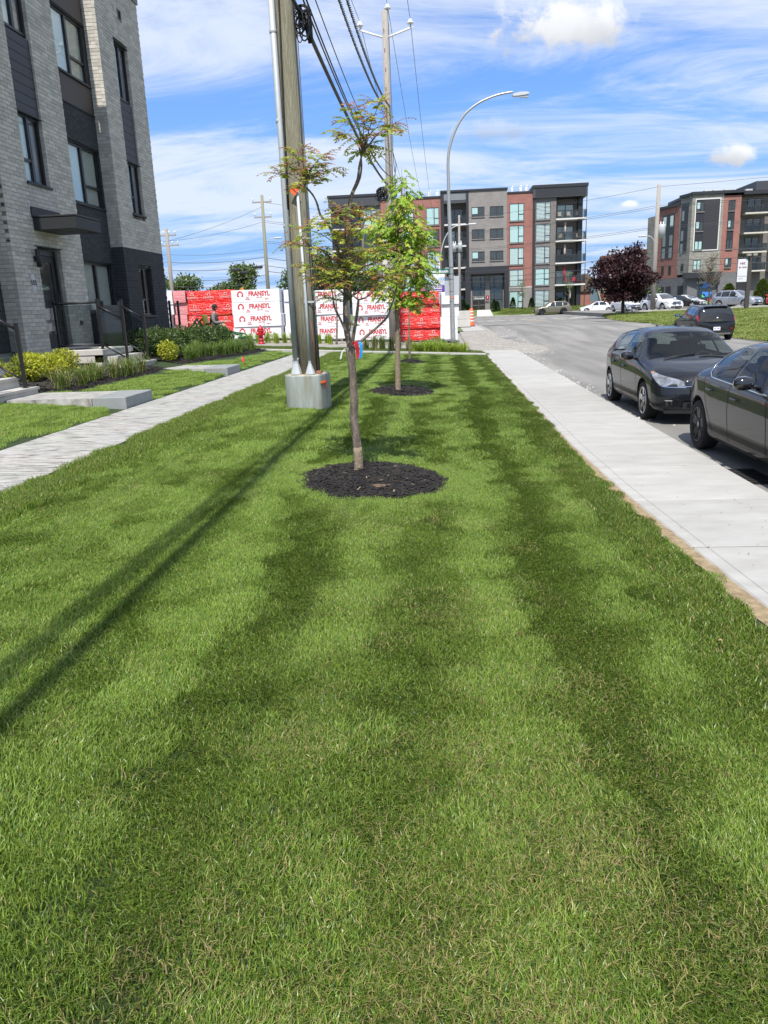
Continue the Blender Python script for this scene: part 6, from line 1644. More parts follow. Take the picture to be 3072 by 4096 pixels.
def build_car(sp, loc, heading, label, cat='car', group=None):
    car = empty('parked_car', loc, heading, label=label, cat=cat, group=group)
    b = Shell(sp); L = b.L; r = sp['r']; tw = sp.get('tyre_w', .215); fa = sp['fo']; ra = sp['fo'] + sp['wb']; pm = sp['paint']
    V, F = b.body(); me = bpy.data.meshes.new('body'); me.from_pydata(V, [], F)
    for m in (pm, M_well): me.materials.append(m)
    bm = bmesh.new(); bm.from_mesh(me); bmesh.ops.recalc_face_normals(bm, faces=bm.faces); bm.to_mesh(me); bm.free()
    body = link('body', me, car)
    cut = MB()
    for s in (fa, ra):
        for sd in (-1, 1):
            cut.lathe([(sp.get('arch', r + .055), sd * (b.W - .34)), (sp.get('arch', r + .055), sd * (b.W + .2))] if sd > 0 else [(sp.get('arch', r + .055), sd * (b.W + .2)), (sp.get('arch', r + .055), sd * (b.W - .34))], (L / 2 - s, 0, r + .005), 36, axis='Y', mi=1)
    cme = cut.mesh('cutter', [pm, M_well]); bm = bmesh.new(); bm.from_mesh(cme); bmesh.ops.recalc_face_normals(bm, faces=bm.faces); bm.to_mesh(cme); bm.free()
    co = bpy.data.objects.new('cutter', cme); COL.objects.link(co)
    # evaluate in local space: both objects unparented at the origin
    tmp = bpy.data.objects.new('tmp', me); COL.objects.link(tmp); md = tmp.modifiers.new('b', 'BOOLEAN'); md.operation = 'DIFFERENCE'; md.object = co; md.solver = 'EXACT'
    dg = bpy.context.evaluated_depsgraph_get(); dg.update(); nm = bpy.data.meshes.new_from_object(tmp.evaluated_get(dg)); nm.name = 'body'
    if len(nm.polygons) > 500: body.data = nm
    body.data.polygons.foreach_set('use_smooth', [True] * len(body.data.polygons))
    try: body.data.set_sharp_from_angle(angle=R(55))
    except Exception: pass
    bpy.data.objects.remove(tmp); bpy.data.objects.remove(co)
    for s in (fa, ra):
        for sd in (-1, 1): make_wheel(car, L / 2 - s, sd * (b.W - tw / 2 - sp.get('inset', .015)), sd, r, tw, sp['spokes'], sp['rim'])
    if sp.get('clear'):
        bm = bmesh.new(); bm.from_mesh(body.data); kill = []
        for f in bm.faces:
            q = f.calc_center_median(); s = L / 2 - q.x; ay = abs(q.y)
            hit = any(s0 + .02 < s < s1 - .02 and zlo(s) + .02 < q.z < zhi(s) - .02 for (s0, s1, zlo, zhi) in sp['side_glass']) and abs(f.normal.y) > .4
            for key in ('ws', 'rw'):
                s0, s1, tm = sp[key]
                if s0 + .02 < s < s1 - .02 and f.normal.z > .15 and ay < b.raw(s, tm(s))[0] - .02 and q.z > b.at(b.zb, s): hit = True
            if hit: kill.append(f)
        bmesh.ops.delete(bm, geom=kill, context='FACES'); bm.to_mesh(body.data); bm.free()
        X = lambda s: L / 2 - s
        o_ = sp['cab']
        mb = MB(); mb.bx(X(3.9), X(1.0), -.74, .74, .30, .34); mb.build('cabin_floor', M_well, car)
        mb = MB(); mb.cbox((X(o_ + .02), 0, .80), (.46, 1.36, .24), .06); mb.build('dashboard', M_trim, car)
        for y in (-.37, .37):
            mb = MB(); mb.cbox((X(o_ + .82), y, .52), (.5, .48, .16), .05); mb.box((X(o_ + 1.10), y, .80), (.15, .46, .62), rot=Matrix.Rotation(R(-14), 3, 'Y')); mb.cbox((X(o_ + 1.22), y, 1.17), (.09, .26, .17), .04); mb.build('front_seat', M_seat, car)
            mb = MB(); mb.cbox((X(o_ + 2.12), y, 1.08), (.08, .24, .13), .03); mb.build('rear_headrest', M_seat, car)
        mb = MB(); mb.cbox((X(o_ + 1.75), 0, .50), (.5, 1.25, .16), .05); mb.box((X(o_ + 2.02), 0, .76), (.14, 1.25, .56), rot=Matrix.Rotation(R(-16), 3, 'Y')); mb.build('rear_bench', M_seat, car)
        cw = Vector((X(o_ + .42), .37, .86)); ex_ = Vector((0, 1, 0)); ey_ = Vector((-.42, 0, .9)).normalized()
        mb = MB(); mb.tube([cw + (ex_ * math.cos(t) + ey_ * math.sin(t)) * .185 for t in frange(0, 2 * math.pi, 24)], .014, 6); mb.tube([cw - ex_ * .18, cw + ex_ * .18], .018, 6); mb.build('steering_wheel', M_trim, car)
        mb = MB(); mb.cbox((X(o_ + .50), 0, 1.27), (.03, .22, .06), .012); mb.build('inside_mirror', M_trim, car)
    # lips of the wheel arches and the sill in plastic (for the crossovers)
    if sp.get('cladding'):
        for sd in (-1, 1):
            for s in (fa, ra):
                mb = MB()
                R0 = sp.get('arch', r + .055); A = []; B = []
                for k in range(25):
                    a = math.pi * (k / 24) * 1.08 - .12
                    for rad, lst in ((R0 - .002, A), (R0 + sp['cladding'], B)):
                        ss = s - math.cos(a) * rad; zz = max(.22, r + math.sin(a) * rad); lst.append(b.P(ss, b.t_of_z(ss, zz, 0, 4.2), sd, .006))
                n = len(A); mb.add(A + B, [(i, i + 1, n + i + 1, n + i) for i in range(n - 1)], 0, True)
                mb.build('arch_cladding', M_trim, car)
    # glazing
    for sd in (-1, 1):
        for (s0, s1, zlo, zhi) in sp['side_glass']:
            mb = MB(); b.patch(mb, s0, s1, lambda s: b.t_of_z(s, zlo(s), 4.0, 6.2), lambda s: b.t_of_z(s, zhi(s), 4.0, 6.6), sd, .004, 18, 6); mb.build('side_window', M_clear if sp.get('clear') else M_cglass, car)
    for nm_, key in (('windshield', 'ws'), ('rear_window', 'rw')):
        if key in sp:
            s0, s1, tm = sp[key]; mb = MB()
            for sd in (-1, 1): b.patch(mb, s0, s1, tm, 7.999, sd, .005, 16, 10)
            mb.build(nm_, M_clear if sp.get('clear') else M_cglass2 if key == 'ws' else M_cglass, car)
    if 'doors' in sp:
        for sd in (-1, 1):
            for d in sp['doors']: mb = MB(); b.line(mb, d, sd); mb.build('door_seam', M_well, car)
    for sd in (-1, 1):
        for (s, z) in sp.get('handles', []):
            c = b.P(s, b.t_of_z(s, z, 1, 5), sd, .0); mb = MB(); mb.cbox(c + Vector((0, sd * .022, 0)), (.20, .022, .026), .009); mb.box(c + Vector((.07, sd * .008, 0)), (.03, .03, .02)); mb.box(c + Vector((-.07, sd * .008, 0)), (.03, .03, .02)); mb.build('door_handle', sp.get('handlem', pm), car)
    if 'mirror' in sp:
        s, z = sp['mirror']
        for sd in (-1, 1):
            c = b.P(s, b.t_of_z(s, z, 3, 5.5), sd, .0); mb = MB()
            q = crom([(.0, 0, 0), (.02, sd * .06, .02), (.02, sd * .11, .03)], 3); mb.tube([c + Vector(p) for p in q], [.03, .028, .026, .024, .022, .022, .022], 8)
            prof = [(0.0, .02), (.015, .06), (.05, .082), (.10, .075), (.135, .04), (.14, .0)]
            P = []; n = 12
            for k, (h, rr_) in enumerate([(0, .045), (.03, .075), (.10, .085), (.17, .075), (.21, .045)]):
                for j in range(n):
                    a = 2 * math.pi * j / n; P.append(c + Vector((.02 + math.cos(a) * rr_ * (.9 if math.cos(a) > 0 else .35), sd * (.07 + h), .06 + math.sin(a) * rr_ * .95)))
            mb.add(P, [(i * n + j, i * n + (j + 1) % n, (i + 1) * n + (j + 1) % n, (i + 1) * n + j) for i in range(4) for j in range(n)] + [tuple(range(n)), tuple(range(4 * n, 5 * n))], 0, True)
            mi = mb.build('wing_mirror', sp.get('mirrorm', pm), car)
            m3 = MB(); m3.box(c + Vector((-.018, sd * .175, .06)), (.008, .17, .11)); m3.build('mirror_glass', M_chrome, mi)
    for (nm_, m, s0, s1, t0, t1, off) in sp.get('patches', []):
        for sd in (-1, 1): mb = MB(); b.patch(mb, s0, s1, t0, t1, sd, off, 12, 6); mb.build(nm_, m, car)
    if 'rails' in sp:
        s0, s1, t, h = sp['rails']
        for sd in (-1, 1):
            mb = MB(); q = [b.P(lerp(s0, s1, k / 10), t, sd, .0) + Vector((0, 0, h * min(1, 3.5 * min(k, 10 - k) / 10 + .1))) for k in range(11)]; mb.tube(q, .017, 8); mb.build('roof_rail', sp.get('railm', M_alloy), car)
    if 'extra' in sp: sp['extra'](b, car)
    return car

def fbox(b, car, name, m, y0, y1, z0, z1, depth=.02, proud=.008, n=14, rear=False):
    """panel following the curved nose (or tail) between y0..y1, z0..z1"""
    mb = MB(); A = []; B = []
    for i in range(n + 1):
        y = lerp(y0, y1, i / n)
        for z, l in ((z0, A), (z1, B)):
            ok_ = np.nonzero(b.plan * b.W * .985 >= abs(y))[0]; s = (float(b.xs[ok_[0]]) if len(ok_) else 0.) if not rear else (float(b.xs[ok_[-1]]) if len(ok_) else b.L)
            x = b.L / 2 - b.warp(s, y, z) + (proud if not rear else -proud); l.append((x, y, z))
    D = Vector((-depth if not rear else depth, 0, 0)); C = [Vector(p) + D for p in A]; E = [Vector(p) + D for p in B]; k = n + 1
    mb.add(A + B + C + E, [(i, i + 1, k + i + 1, k + i) for i in range(n)] + [(2 * k + i, 2 * k + i + 1, i + 1, i) for i in range(n)] + [(k + i, k + i + 1, 3 * k + i + 1, 3 * k + i) for i in range(n)] + [(0, k, 3 * k, 2 * k), (n, 2 * k + n, 3 * k + n, k + n)], 0)
    return mb.build(name, m, car)
def plate(b, car, z, rear, txt=None, w=.30, h=.15):
    s = 0 if not rear else b.L; x = b.L / 2 - b.warp(s, 0, z); sg = 1 if not rear else -1
    mb = MB(); mb.cbox((x + sg * .014, 0, z), (.008, w, h), .002); p = mb.build('number_plate', M_plate, car)
    if txt: place_text(text_mesh(txt, h * .62, .001, .001), 'plate_lettering', mat('plate_blue', (.02, .05, .3), .5), (x + sg * .0195, 0, z), (0, sg, 0), (0, 0, 1), p, sx=.72)

# ---- black hatchback facing the viewer
def golf_extra(b, car):
    W = b.W
    fbox(b, car, 'upper_grille', M_gloss, -.40, .40, .615, .688, .03, .012)
    for z in (.638, .662): fbox(b, car, 'grille_slat', M_trim, -.39, .39, z - .004, z + .004, .01, .02)
    fbox(b, car, 'chrome_strip', M_chrome, -.44, .44, .604, .613, .012, .02)
    fbox(b, car, 'bumper_strip', M_chrome, -.72, .72, .385, .395, .012, .012)
    fbox(b, car, 'lower_intake', M_trim, -.46, .46, .255, .36, .03, .010); 
    for z in (.29, .315, .34): fbox(b, car, 'intake_slat', M_gloss, -.40, .40, z - .004, z + .004, .01, .018)
    for sd in (-1, 1): fbox(b, car, 'fog_recess', M_gloss, min(sd * .46, sd * .70), max(sd * .46, sd * .70), .30, .375, .03, .008)
    fbox(b, car, 'front_lip', M_trim, -.72, .72, .185, .235, .05, .016)
    x = b.L / 2 - b.warp(0, 0, .66); mb = MB(); mb.lathe([(.062, 0), (.062, .014), (.05, .016), (.05, .006)], (x + .016, 0, .655), 24, axis='X'); bd = mb.build('round_badge', M_chrome, car)
    mb = MB()
    for (y0, z0, y1, z1) in ((-.03, .035, -.008, -.005), (-.008, -.005, 0, .012), (0, .012, .008, -.005), (.008, -.005, .03, .035), (-.04, .012, -.018, -.038), (-.018, -.038, 0, -.01), (0, -.01, .018, -.038), (.018, -.038, .04, .012)): mb.tube([(x + .026, y0, .655 + z0), (x + .026, y1, .655 + z1)], .005, 5)
    mb.build('badge_emblem', M_chrome, bd)
    for sd, y0, y1 in ((1, -.52, .02), (1, .06, .60)):
        mb = MB(); s0 = 1.03; p = [b.P(s0 - .005, 7.999, 1, .016) + Vector((0, y0, -.012)), b.P(s0 + .07, 7.999, 1, .02) + Vector((0, (y0 + y1) / 2, -.008)), b.P(s0 + .10, 7.999, 1, .02) + Vector((0, y1, -.010))]; mb.tube(p, .009, 6); mb.build('wiper', M_trim, car)
    mb = MB(); p = b.P(3.45, 7.999, 1, 0); mb.prism([(0, 0), (.13, 0), (.02, .055), (0, .05)], p + Vector((-.06, -.02, -.005)), (1, 0, 0), (0, 0, 1), (0, .04, 0)); mb.build('antenna_fin', M_gloss, car)
    # cabin seen dimly through the glass: seat backs, head rests, steering wheel
GOLF = dict(L=4.26, W=1.79, wb=2.63, fo=.87, r=.318, tyre_w=.215, spokes=(5, .05, 0), rim=M_alloy, paint=paint('black_paint', (.006, .0075, .011)),
    clear=True, cab=1.30, nose=.13, rake=.30, tail=.10, tailrake=.05, sm=4,
    top=[(0, .70), (.02, .75), (.07, .79), (.18, .825), (.6, .915), (1.02, .985), (1.10, 1.01), (1.5, 1.235), (1.78, 1.385), (2.05, 1.445), (2.5, 1.468), (3.2, 1.435), (3.78, 1.375), (3.90, 1.28), (4.10, 1.05), (4.2, .90), (4.26, .80)],
    belt=[(0, .60), (.06, .63), (.2, .70), (.5, .79), (1.0, .86), (1.5, .90), (2.5, .935), (3.5, .965), (4.0, .96), (4.26, .78)],
    roofw=[(0, .42), (.08, .46), (.25, .60), (.6, .70), (1.0, .74), (1.25, .70), (1.8, .585), (2.4, .575), (3.4, .565), (3.9, .60), (4.1, .68), (4.26, .7)],
    plank=3, plan=[(0, .30), (.006, .55), (.016, .72), (.04, .83), (.08, .89), (.15, .94), (.3, .98), (.7, 1.0), (3.4, 1.0), (3.9, .975), (4.15, .91), (4.26, .82)], sill=[(0, .22), (.3, .19), (3.9, .19), (4.26, .30)],
    side_glass=[(1.50, 2.42, lambda s: .925 + .02 * (s - 1.5), lambda s: min(1.365, .97 + (s - 1.42) * .72) - .0), (2.50, 3.30, lambda s: .945 + .02 * (s - 2.5), lambda s: 1.372 - .035 * (s - 2.5)), (3.36, 3.62, lambda s: 1.0 + (s - 3.36) * .25, lambda s: 1.33 - (s - 3.36) * .35)],
    ws=(1.11, 1.84, lambda s: 5.85), rw=(3.86, 4.10, lambda s: 6.3),
    doors=[[(1.30, .30), (1.28, .6), (1.36, .88)], [(2.44, .30), (2.47, .7), (2.47, .93)], [(3.12, .34), (3.28, .62), (3.36, .94)], [(1.32, .27), (3.05, .27)], [(.82, .74), (1.28, .80)]],
    handles=[(2.22, .80), (3.08, .83)], mirror=(1.52, .96), mirrorm=M_gloss,
    patches=[('headlight', M_hlamp, .006, .50, lambda s: lerp(3.75, 4.35, s / .5), lambda s: lerp(5.95, 4.85, (s / .5) ** .6), .006), ('indicator', M_amber, .42, .49, 4.40, 4.72, .009), ('lamp_chrome', M_chrome, .004, .10, lambda s: 3.62 + s, lambda s: 3.74 + s, .008)], extra=golf_extra)
build_car(GOLF, (4.245, 14.55, -.175), R(-90), 'black hatchback with silver alloy wheels parked facing the viewer')

# ---- dark grey hatchback nearer, cut by the picture's edge
def mazda_extra(b, car):
    for sd in (-1, 1):
        mb = MB(); q = [b.P(s, b.t_of_z(s, .925 + .03 * (s - 1.5), 3.5, 5.4), sd, .008) for s in frange(1.55, 3.25, 14)]
        q += [b.P(s, b.t_of_z(s, z, 3.5, 6.2), sd, .008) for s, z in ((3.38, 1.02), (3.46, 1.10), (3.44, 1.20), (3.36, 1.27), (3.2, 1.315), (2.9, 1.345))]; mb.tube(q, .008, 5); mb.build('chrome_window_trim', M_chrome, car)
    fbox(b, car, 'grille', M_trim, -.42, .42, .40, .62, .03, .01); fbox(b, car, 'grille_trim', M_chrome, -.44, .44, .385, .398, .02, .014)
    plate(b, car, .47, False)
MAZDA = dict(clear=True, cab=1.6, tail=.12, L=4.46, W=1.80, wb=2.725, fo=.93, r=.325, tyre_w=.215, spokes=(5, .030, .20), rim=M_dalloy, paint=paint('dark_grey_paint', (.017, .018, .020), .5), edge=.085,
    top=[(0, .60), (.05, .70), (.2, .77), (.8, .89), (1.25, .965), (1.4, 1.03), (1.85, 1.26), (2.2, 1.385), (2.6, 1.43), (3.0, 1.425), (3.5, 1.355), (3.9, 1.22), (4.2, 1.04), (4.33, .92), (4.46, .82)],
    belt=[(0, .58), (.3, .70), (1.0, .84), (1.5, .90), (2.5, .93), (3.4, .96), (4.0, .96), (4.46, .76)],
    roofw=[(0, .62), (.6, .70), (1.2, .75), (1.5, .70), (2.1, .585), (2.6, .575), (3.4, .55), (3.9, .54), (4.2, .60), (4.46, .66)],
    plank=3, nose=.16, rake=.25, plan=[(0, .30), (.006, .55), (.016, .70), (.04, .80), (.1, .87), (.2, .92), (.4, .97), (.9, 1.0), (3.3, 1.0), (3.8, .99), (4.2, .93), (4.46, .80)], sill=[(0, .20), (.3, .18), (4.0, .18), (4.46, .32)],
    side_glass=[(1.70, 2.52, lambda s: .94 + .03 * (s - 1.5), lambda s: min(1.345, 1.0 + (s - 1.6) * .62)), (2.60, 3.42, lambda s: .965 + .03 * (s - 2.5) + max(0, s - 3.15) * .45, lambda s: 1.352 - max(0, s - 2.85) ** 1.4 * .22)],
    ws=(1.42, 2.18, lambda s: 6.18), rw=(3.62, 4.18, lambda s: 6.35),
    doors=[[(1.42, .28), (1.42, .6), (1.5, .89)], [(2.54, .28), (2.58, .7), (2.57, .95)], [(3.10, .32), (3.32, .60), (3.50, .97)], [(1.42, .25), (3.02, .25)]],
    handles=[(2.36, .80), (3.22, .83)], mirror=(1.86, .98), mirrorm=M_gloss,
    patches=[('tail_light', M_tlamp, 4.12, 4.42, 4.35, 5.15, .006), ('headlight', M_hlamp, .03, .60, 3.9, 4.7, .006)], extra=mazda_extra)
build_car(MAZDA, (4.27, 9.06, -.175), R(-90), 'dark grey hatchback with black alloy wheels and chrome window trim')

# ---- small black crossover seen from behind
def venue_extra(b, car):
    plate(b, car, .53, True, 'X21 YBU')
    x = -b.L / 2 - .0
    xx = b.L / 2 - b.warp(b.L, 0, .93)
    mb = MB(); mb.lathe([(.055, 0), (.055, -.01), (.045, -.012)], (xx - .004, 0, .985), 20, axis='X'); mb.build('oval_badge', M_chrome, car)
    place_text(text_mesh('VENUE', .085, .003, .001, spacing=1.6), 'tailgate_lettering', M_chrome, (b.L / 2 - b.warp(b.L, 0, .885) - .008, 0, .885), (0, -1, 0), (0, 0, 1), car)
    fbox(b, car, 'rear_bumper', M_trim, -.76, .76, .30, .47, .03, .012, rear=True)
    fbox(b, car, 'skid_plate', mat('skid_grey', (.12, .12, .12), .6), -.62, .62, .27, .34, .03, .016, rear=True)
    for sd in (-1, 1): fbox(b, car, 'reflector', M_tlamp, min(sd * .60, sd * .72), max(sd * .60, sd * .72), .50, .55, .01, .016, rear=True)
    mb = MB(); p = b.P(3.2, 7.999, 1, 0); mb.tube([p, p + Vector((-.12, 0, .12))], .006, 5); mb.build('antenna', M_trim, car)
    mb = MB(); mb.box(b.P(b.L - .30, 7.999, 1, 0) + Vector((-.02, 0, .0)), (.16, 1.02, .025)); mb.build('spoiler', car and VENUE['paint'], car)
VENUE = dict(L=4.04, W=1.77, wb=2.52, fo=.80, r=.325, tyre_w=.205, spokes=(5, .04, .12), rim=M_alloy, paint=paint('navy_black_paint', (.010, .011, .014)), tail=.10, tailrake=.04,
    top=[(0, .68), (.06, .80), (.2, .90), (.8, 1.0), (1.0, 1.04), (1.5, 1.38), (1.75, 1.52), (2.2, 1.57), (3.3, 1.56), (3.72, 1.52), (3.86, 1.34), (3.96, 1.12), (4.0, .95), (4.04, .80)],
    belt=[(0, .66), (.2, .80), (1.0, .94), (3.0, .99), (3.9, 1.0), (4.04, .78)], roofw=[(0, .66), (1.0, .74), (1.7, .61), (3.5, .60), (3.9, .66), (4.04, .72)],
    plan=[(0, .82), (.15, .92), (.4, .99), (3.6, .995), (3.9, .97), (4.04, .90)], sill=[(0, .28), (.3, .24), (3.8, .24), (4.04, .34)], cladding=.06,
    side_glass=[(1.35, 2.15, lambda s: 1.0, lambda s: min(1.46, 1.05 + (s - 1.28) * .9)), (2.22, 2.95, lambda s: 1.01, lambda s: 1.47), (3.02, 3.35, lambda s: 1.05, lambda s: 1.44)],
    ws=(1.04, 1.70, lambda s: 6.2), rw=(3.74, 3.93, lambda s: 6.15), doors=[[(2.18, .35), (2.18, .98)], [(3.0, .5), (3.0, 1.0)]], handles=[(1.98, .88), (2.8, .90)], mirror=(1.36, 1.05),
    patches=[('tail_light', M_tlamp, 3.80, 4.0, 4.0, 5.0, .008)], rails=(1.8, 3.5, 6.1, .05), railm=M_alloy, extra=venue_extra)
build_car(VENUE, (12.3, 38.3, -.17), R(90), 'small black crossover with silver roof rails seen from behind')

# ---- cars in the parking lot and along the boulevard
def suv_extra(grille, platez=None):
    def f(b, car):
        fbox(b, car, 'grille', grille, -.42, .42, .66, .84, .03, .012)
        for z in (.70, .75, .80): fbox(b, car, 'grille_slat', M_chrome, -.41, .41, z - .008, z + .008, .01, .02)
        fbox(b, car, 'lower_intake', M_trim, -.60, .60, .30, .42, .03, .012)
        x = b.L / 2 - b.warp(0, 0, .76); mb = MB(); mb.lathe([(.05, 0), (.05, .014), (.02, .02)], (x + .02, 0, .76), 14, axis='X'); mb.build('badge', M_chrome, car)
        plate(b, car, .52, False)
    return f
def wagon(paintm, extra, L=4.82, H=1.66, W=1.84, clad=.05, rim=M_alloy, rails=True, rake=.0):
    k = H / 1.66; e = L - 4.82
    d = dict(L=L, W=W, wb=2.745, fo=.98, r=.345, tyre_w=.225, spokes=(5, .045, .14), rim=rim, paint=paintm, cladding=clad,
        top=[(0, .66 * k), (.05, .80 * k), (.2, .90 * k), (1.0, 1.02 * k), (1.25, 1.08 * k), (1.8, 1.42 * k), (2.1, 1.56 * k), (2.6, 1.62 * k), (3.8 + e, 1.60 * k), (4.25 + e, 1.52 * k), (4.5 + e, 1.30 * k), (4.68 + e, 1.02 * k), (4.82 + e, .85 * k)],
        belt=[(0, .64 * k), (.3, .80 * k), (1.2, .95 * k), (3.0, 1.0 * k), (4.5 + e, 1.03 * k), (4.82 + e, .80 * k)], roofw=[(0, .66), (1.2, .76), (2.0, .62), (4.2 + e, .60), (4.6 + e, .66), (4.82 + e, .7)],
        plan=[(0, .80), (.15, .91), (.45, .985), (4.2 + e, .99), (4.6 + e, .95), (4.82 + e, .85)], sill=[(0, .28), (.3, .24), (4.4 + e, .24), (4.82 + e, .36)],
        side_glass=[(1.75, 2.62, lambda s: 1.0 * k, lambda s: min(1.5 * k, 1.03 * k + (s - 1.68) * .75)), (2.70, 3.55, lambda s: 1.02 * k, lambda s: 1.51 * k), (3.62, 4.2 + e, lambda s: 1.06 * k, lambda s: 1.48 * k - (s - 3.62) * .08)],
        ws=(1.27, 2.05, lambda s: 6.2), rw=(4.3 + e, 4.62 + e, lambda s: 6.2), doors=[[(2.66, .3), (2.66, 1.0)], [(3.55, .45), (3.6, 1.02)], [(1.55, .35), (1.55, .9)]], handles=[(2.45, .88 * k), (3.4, .9 * k)], mirror=(1.8, 1.05 * k),
        patches=[('headlight', M_hlamp, .03, .55, 3.7, 4.75, .007), ('tail_light', M_tlamp, 4.45 + e, 4.75 + e, 4.0, 4.9, .007)], extra=extra)
    if rails: d['rails'] = (2.3, 4.2 + e, 6.1, .05)
    return d
def sedan(paintm, extra, L=4.55, H=1.43, W=1.78):
    return dict(L=L, W=W, wb=2.70, fo=.86, r=.315, spokes=(5, .045, .12), rim=M_alloy, paint=paintm,
        top=[(0, .60), (.04, .68), (.2, .76), (.9, .90), (1.1, .97), (1.7, 1.28), (2.1, 1.40), (2.6, 1.43), (3.1, 1.40), (3.7, 1.16), (3.95, 1.05), (4.4, 1.02), (4.55, .85)],
        belt=[(0, .58), (.3, .72), (1.1, .88), (3.0, .95), (4.2, .97), (4.55, .80)], roofw=[(0, .62), (1.1, .73), (1.9, .57), (3.1, .55), (3.8, .66), (4.55, .66)],
        plan=[(0, .78), (.15, .89), (.45, .98), (4.0, .985), (4.35, .93), (4.55, .82)], sill=[(0, .22), (.3, .19), (4.2, .2), (4.55, .32)],
        side_glass=[(1.55, 2.35, lambda s: .92, lambda s: min(1.33, .96 + (s - 1.48) * .65)), (2.43, 3.3, lambda s: .95, lambda s: 1.335 - max(0, s - 2.9) * .45)],
        ws=(1.12, 1.95, lambda s: 6.2), rw=(3.15, 3.75, lambda s: 6.3), doors=[[(2.39, .28), (2.39, .94)], [(3.2, .4), (3.35, .97)]], handles=[(2.2, .82), (3.1, .85)], mirror=(1.6, .95),
        patches=[('headlight', M_hlamp, .03, .6, 3.8, 4.8, .007), ('tail_light', M_tlamp, 4.2, 4.5, 3.9, 4.8, .007)], extra=extra)
P_white = paint('white_paint_car', (.72, .73, .74), 0.0, .3); P_silver = paint('silver_paint', (.50, .52, .55), .7, .3); P_red = paint('red_paint_car', (.42, .01, .02), .1, .3); P_khaki = paint('khaki_paint', (.17, .165, .115), .4, .3); P_bk = paint('black_paint2', (.012, .012, .014))
GP = 'cars in the parking lot'
def hd(dx, dy): return math.atan2(dy, dx)
build_car(wagon(P_white, suv_extra(M_trim)), (20.9, 77.2, .56), hd(.34, -.94), 'white station wagon with roof rails parked on the lot above the bank', group=GP)
build_car(wagon(P_silver, suv_extra(M_chrome), L=4.83, H=1.67, W=1.91, clad=0), (28.9, 80.2, .60), hd(.58, -.82), 'silver crossover with a broad chrome grille between the two yews', group=GP)
def sed_extra(b, car):
    fbox(b, car, 'grille', M_gloss, -.35, .35, .60, .67, .03, .012); fbox(b, car, 'lower_intake', M_trim, -.55, .55, .28, .42, .03, .012); plate(b, car, .50, False)
build_car(sedan(P_white, sed_extra), (19.0, 83.0, .55), hd(.22, -.97), 'white sedan half hidden behind the purple maple', group=GP)
build_car(sedan(P_bk, sed_extra), (25.6, 88, .56), hd(.9, -.3), 'black sedan parked in front of the corner shop', group=GP)
build_car(sedan(P_white, sed_extra), (27.6, 92, .56), hd(.6, -.8), 'white sedan parked close to the shop entrance', group=GP)
build_car(sedan(P_white, sed_extra), (36.2, 90, .6), hd(.3, -.95), 'white car behind the red car beyond the larger yew', group=GP)
build_car(sedan(P_red, sed_extra, H=1.43), (34.2, 83.6, .6), hd(-.5, -.85), 'red car at the edge of the lot beside the larger yew', group=GP)
def khaki_extra(b, car):
    suv_extra(M_trim)(b, car)
    for k, s in enumerate((2.35, 3.9)): mb = MB(); mb.cbox(b.P(s, 7.999, 1, 0) + Vector((0, .3, .05)), (.16, .16, .09), .03); mb.build('beacon', M_amber, car)
build_car(wagon(P_khaki, khaki_extra, rim=M_dalloy, clad=.09), (14.3, 102.9, .21), R(180), 'khaki station wagon parked along the boulevard before the balconies')
build_car(sedan(P_white, sed_extra), (19.9, 103.0, .21), R(180), 'white sedan parked behind the khaki station wagon')
# ================================================================== apartment blocks beyond the boulevard
def fbrick(name, a, b, mortar, bw=.24, bh=.085, ms=.014):
    """brick coursing too small to build at this distance"""
    m = mat(name, a, .9)
    nt = m.node_tree; N = nt.nodes; L = nt.links; bs = N['Principled BSDF']
    tc = N.new('ShaderNodeTexCoord'); sp = N.new('ShaderNodeSeparateXYZ'); L.new(tc.outputs['Object'], sp.inputs[0])
    ad = N.new('ShaderNodeMath'); L.new(sp.outputs['X'], ad.inputs[0]); L.new(sp.outputs['Y'], ad.inputs[1])
    cb = N.new('ShaderNodeCombineXYZ'); L.new(ad.outputs[0], cb.inputs[0]); L.new(sp.outputs['Z'], cb.inputs[1])
    br = N.new('ShaderNodeTexBrick'); L.new(cb.outputs[0], br.inputs['Vector'])
    br.inputs['Color1'].default_value = (*a, 1); br.inputs['Color2'].default_value = (*b, 1); br.inputs['Mortar'].default_value = (*mortar, 1)
    br.inputs['Scale'].default_value = 1; br.inputs['Brick Width'].default_value = bw; br.inputs['Row Height'].default_value = bh; br.inputs['Mortar Size'].default_value = ms; br.inputs['Bias'].default_value = 0
    n = N.new('ShaderNodeTexNoise'); n.inputs['Scale'].default_value = .9; n.inputs['Detail'].default_value = 5; L.new(tc.outputs['Object'], n.inputs['Vector'])
    mr = N.new('ShaderNodeMapRange'); mr.inputs['To Min'].default_value = .75; mr.inputs['To Max'].default_value = 1.25; L.new(n.outputs['Fac'], mr.inputs['Value'])
    h = N.new('ShaderNodeHueSaturation'); L.new(br.outputs['Color'], h.inputs['Color']); L.new(mr.outputs[0], h.inputs['Value']); L.new(h.outputs[0], bs.inputs['Base Color'])
    return m
M_fred = fbrick('far_red_brick', (.25, .075, .055), (.32, .105, .075), (.28, .19, .165))
M_fgrey = fbrick('far_grey_brick', (.17, .155, .145), (.23, .21, .195), (.27, .255, .24))
M_fdark = fbrick('far_dark_brick', (.12, .108, .098), (.165, .15, .138), (.20, .185, .17))
M_fstone = fbrick('far_pale_stone', (.30, .285, .25), (.20, .19, .17), (.24, .23, .2), .5, .19, .02)
M_fblock = fbrick('far_grey_block', (.12, .12, .125), (.155, .155, .16), (.15, .15, .15), .5, .2, .015)
M_fmetal = mat('far_black_metal', (.02, .021, .025), .5)
M_flouv = mat('far_louvre', (.05, .052, .058), .5)
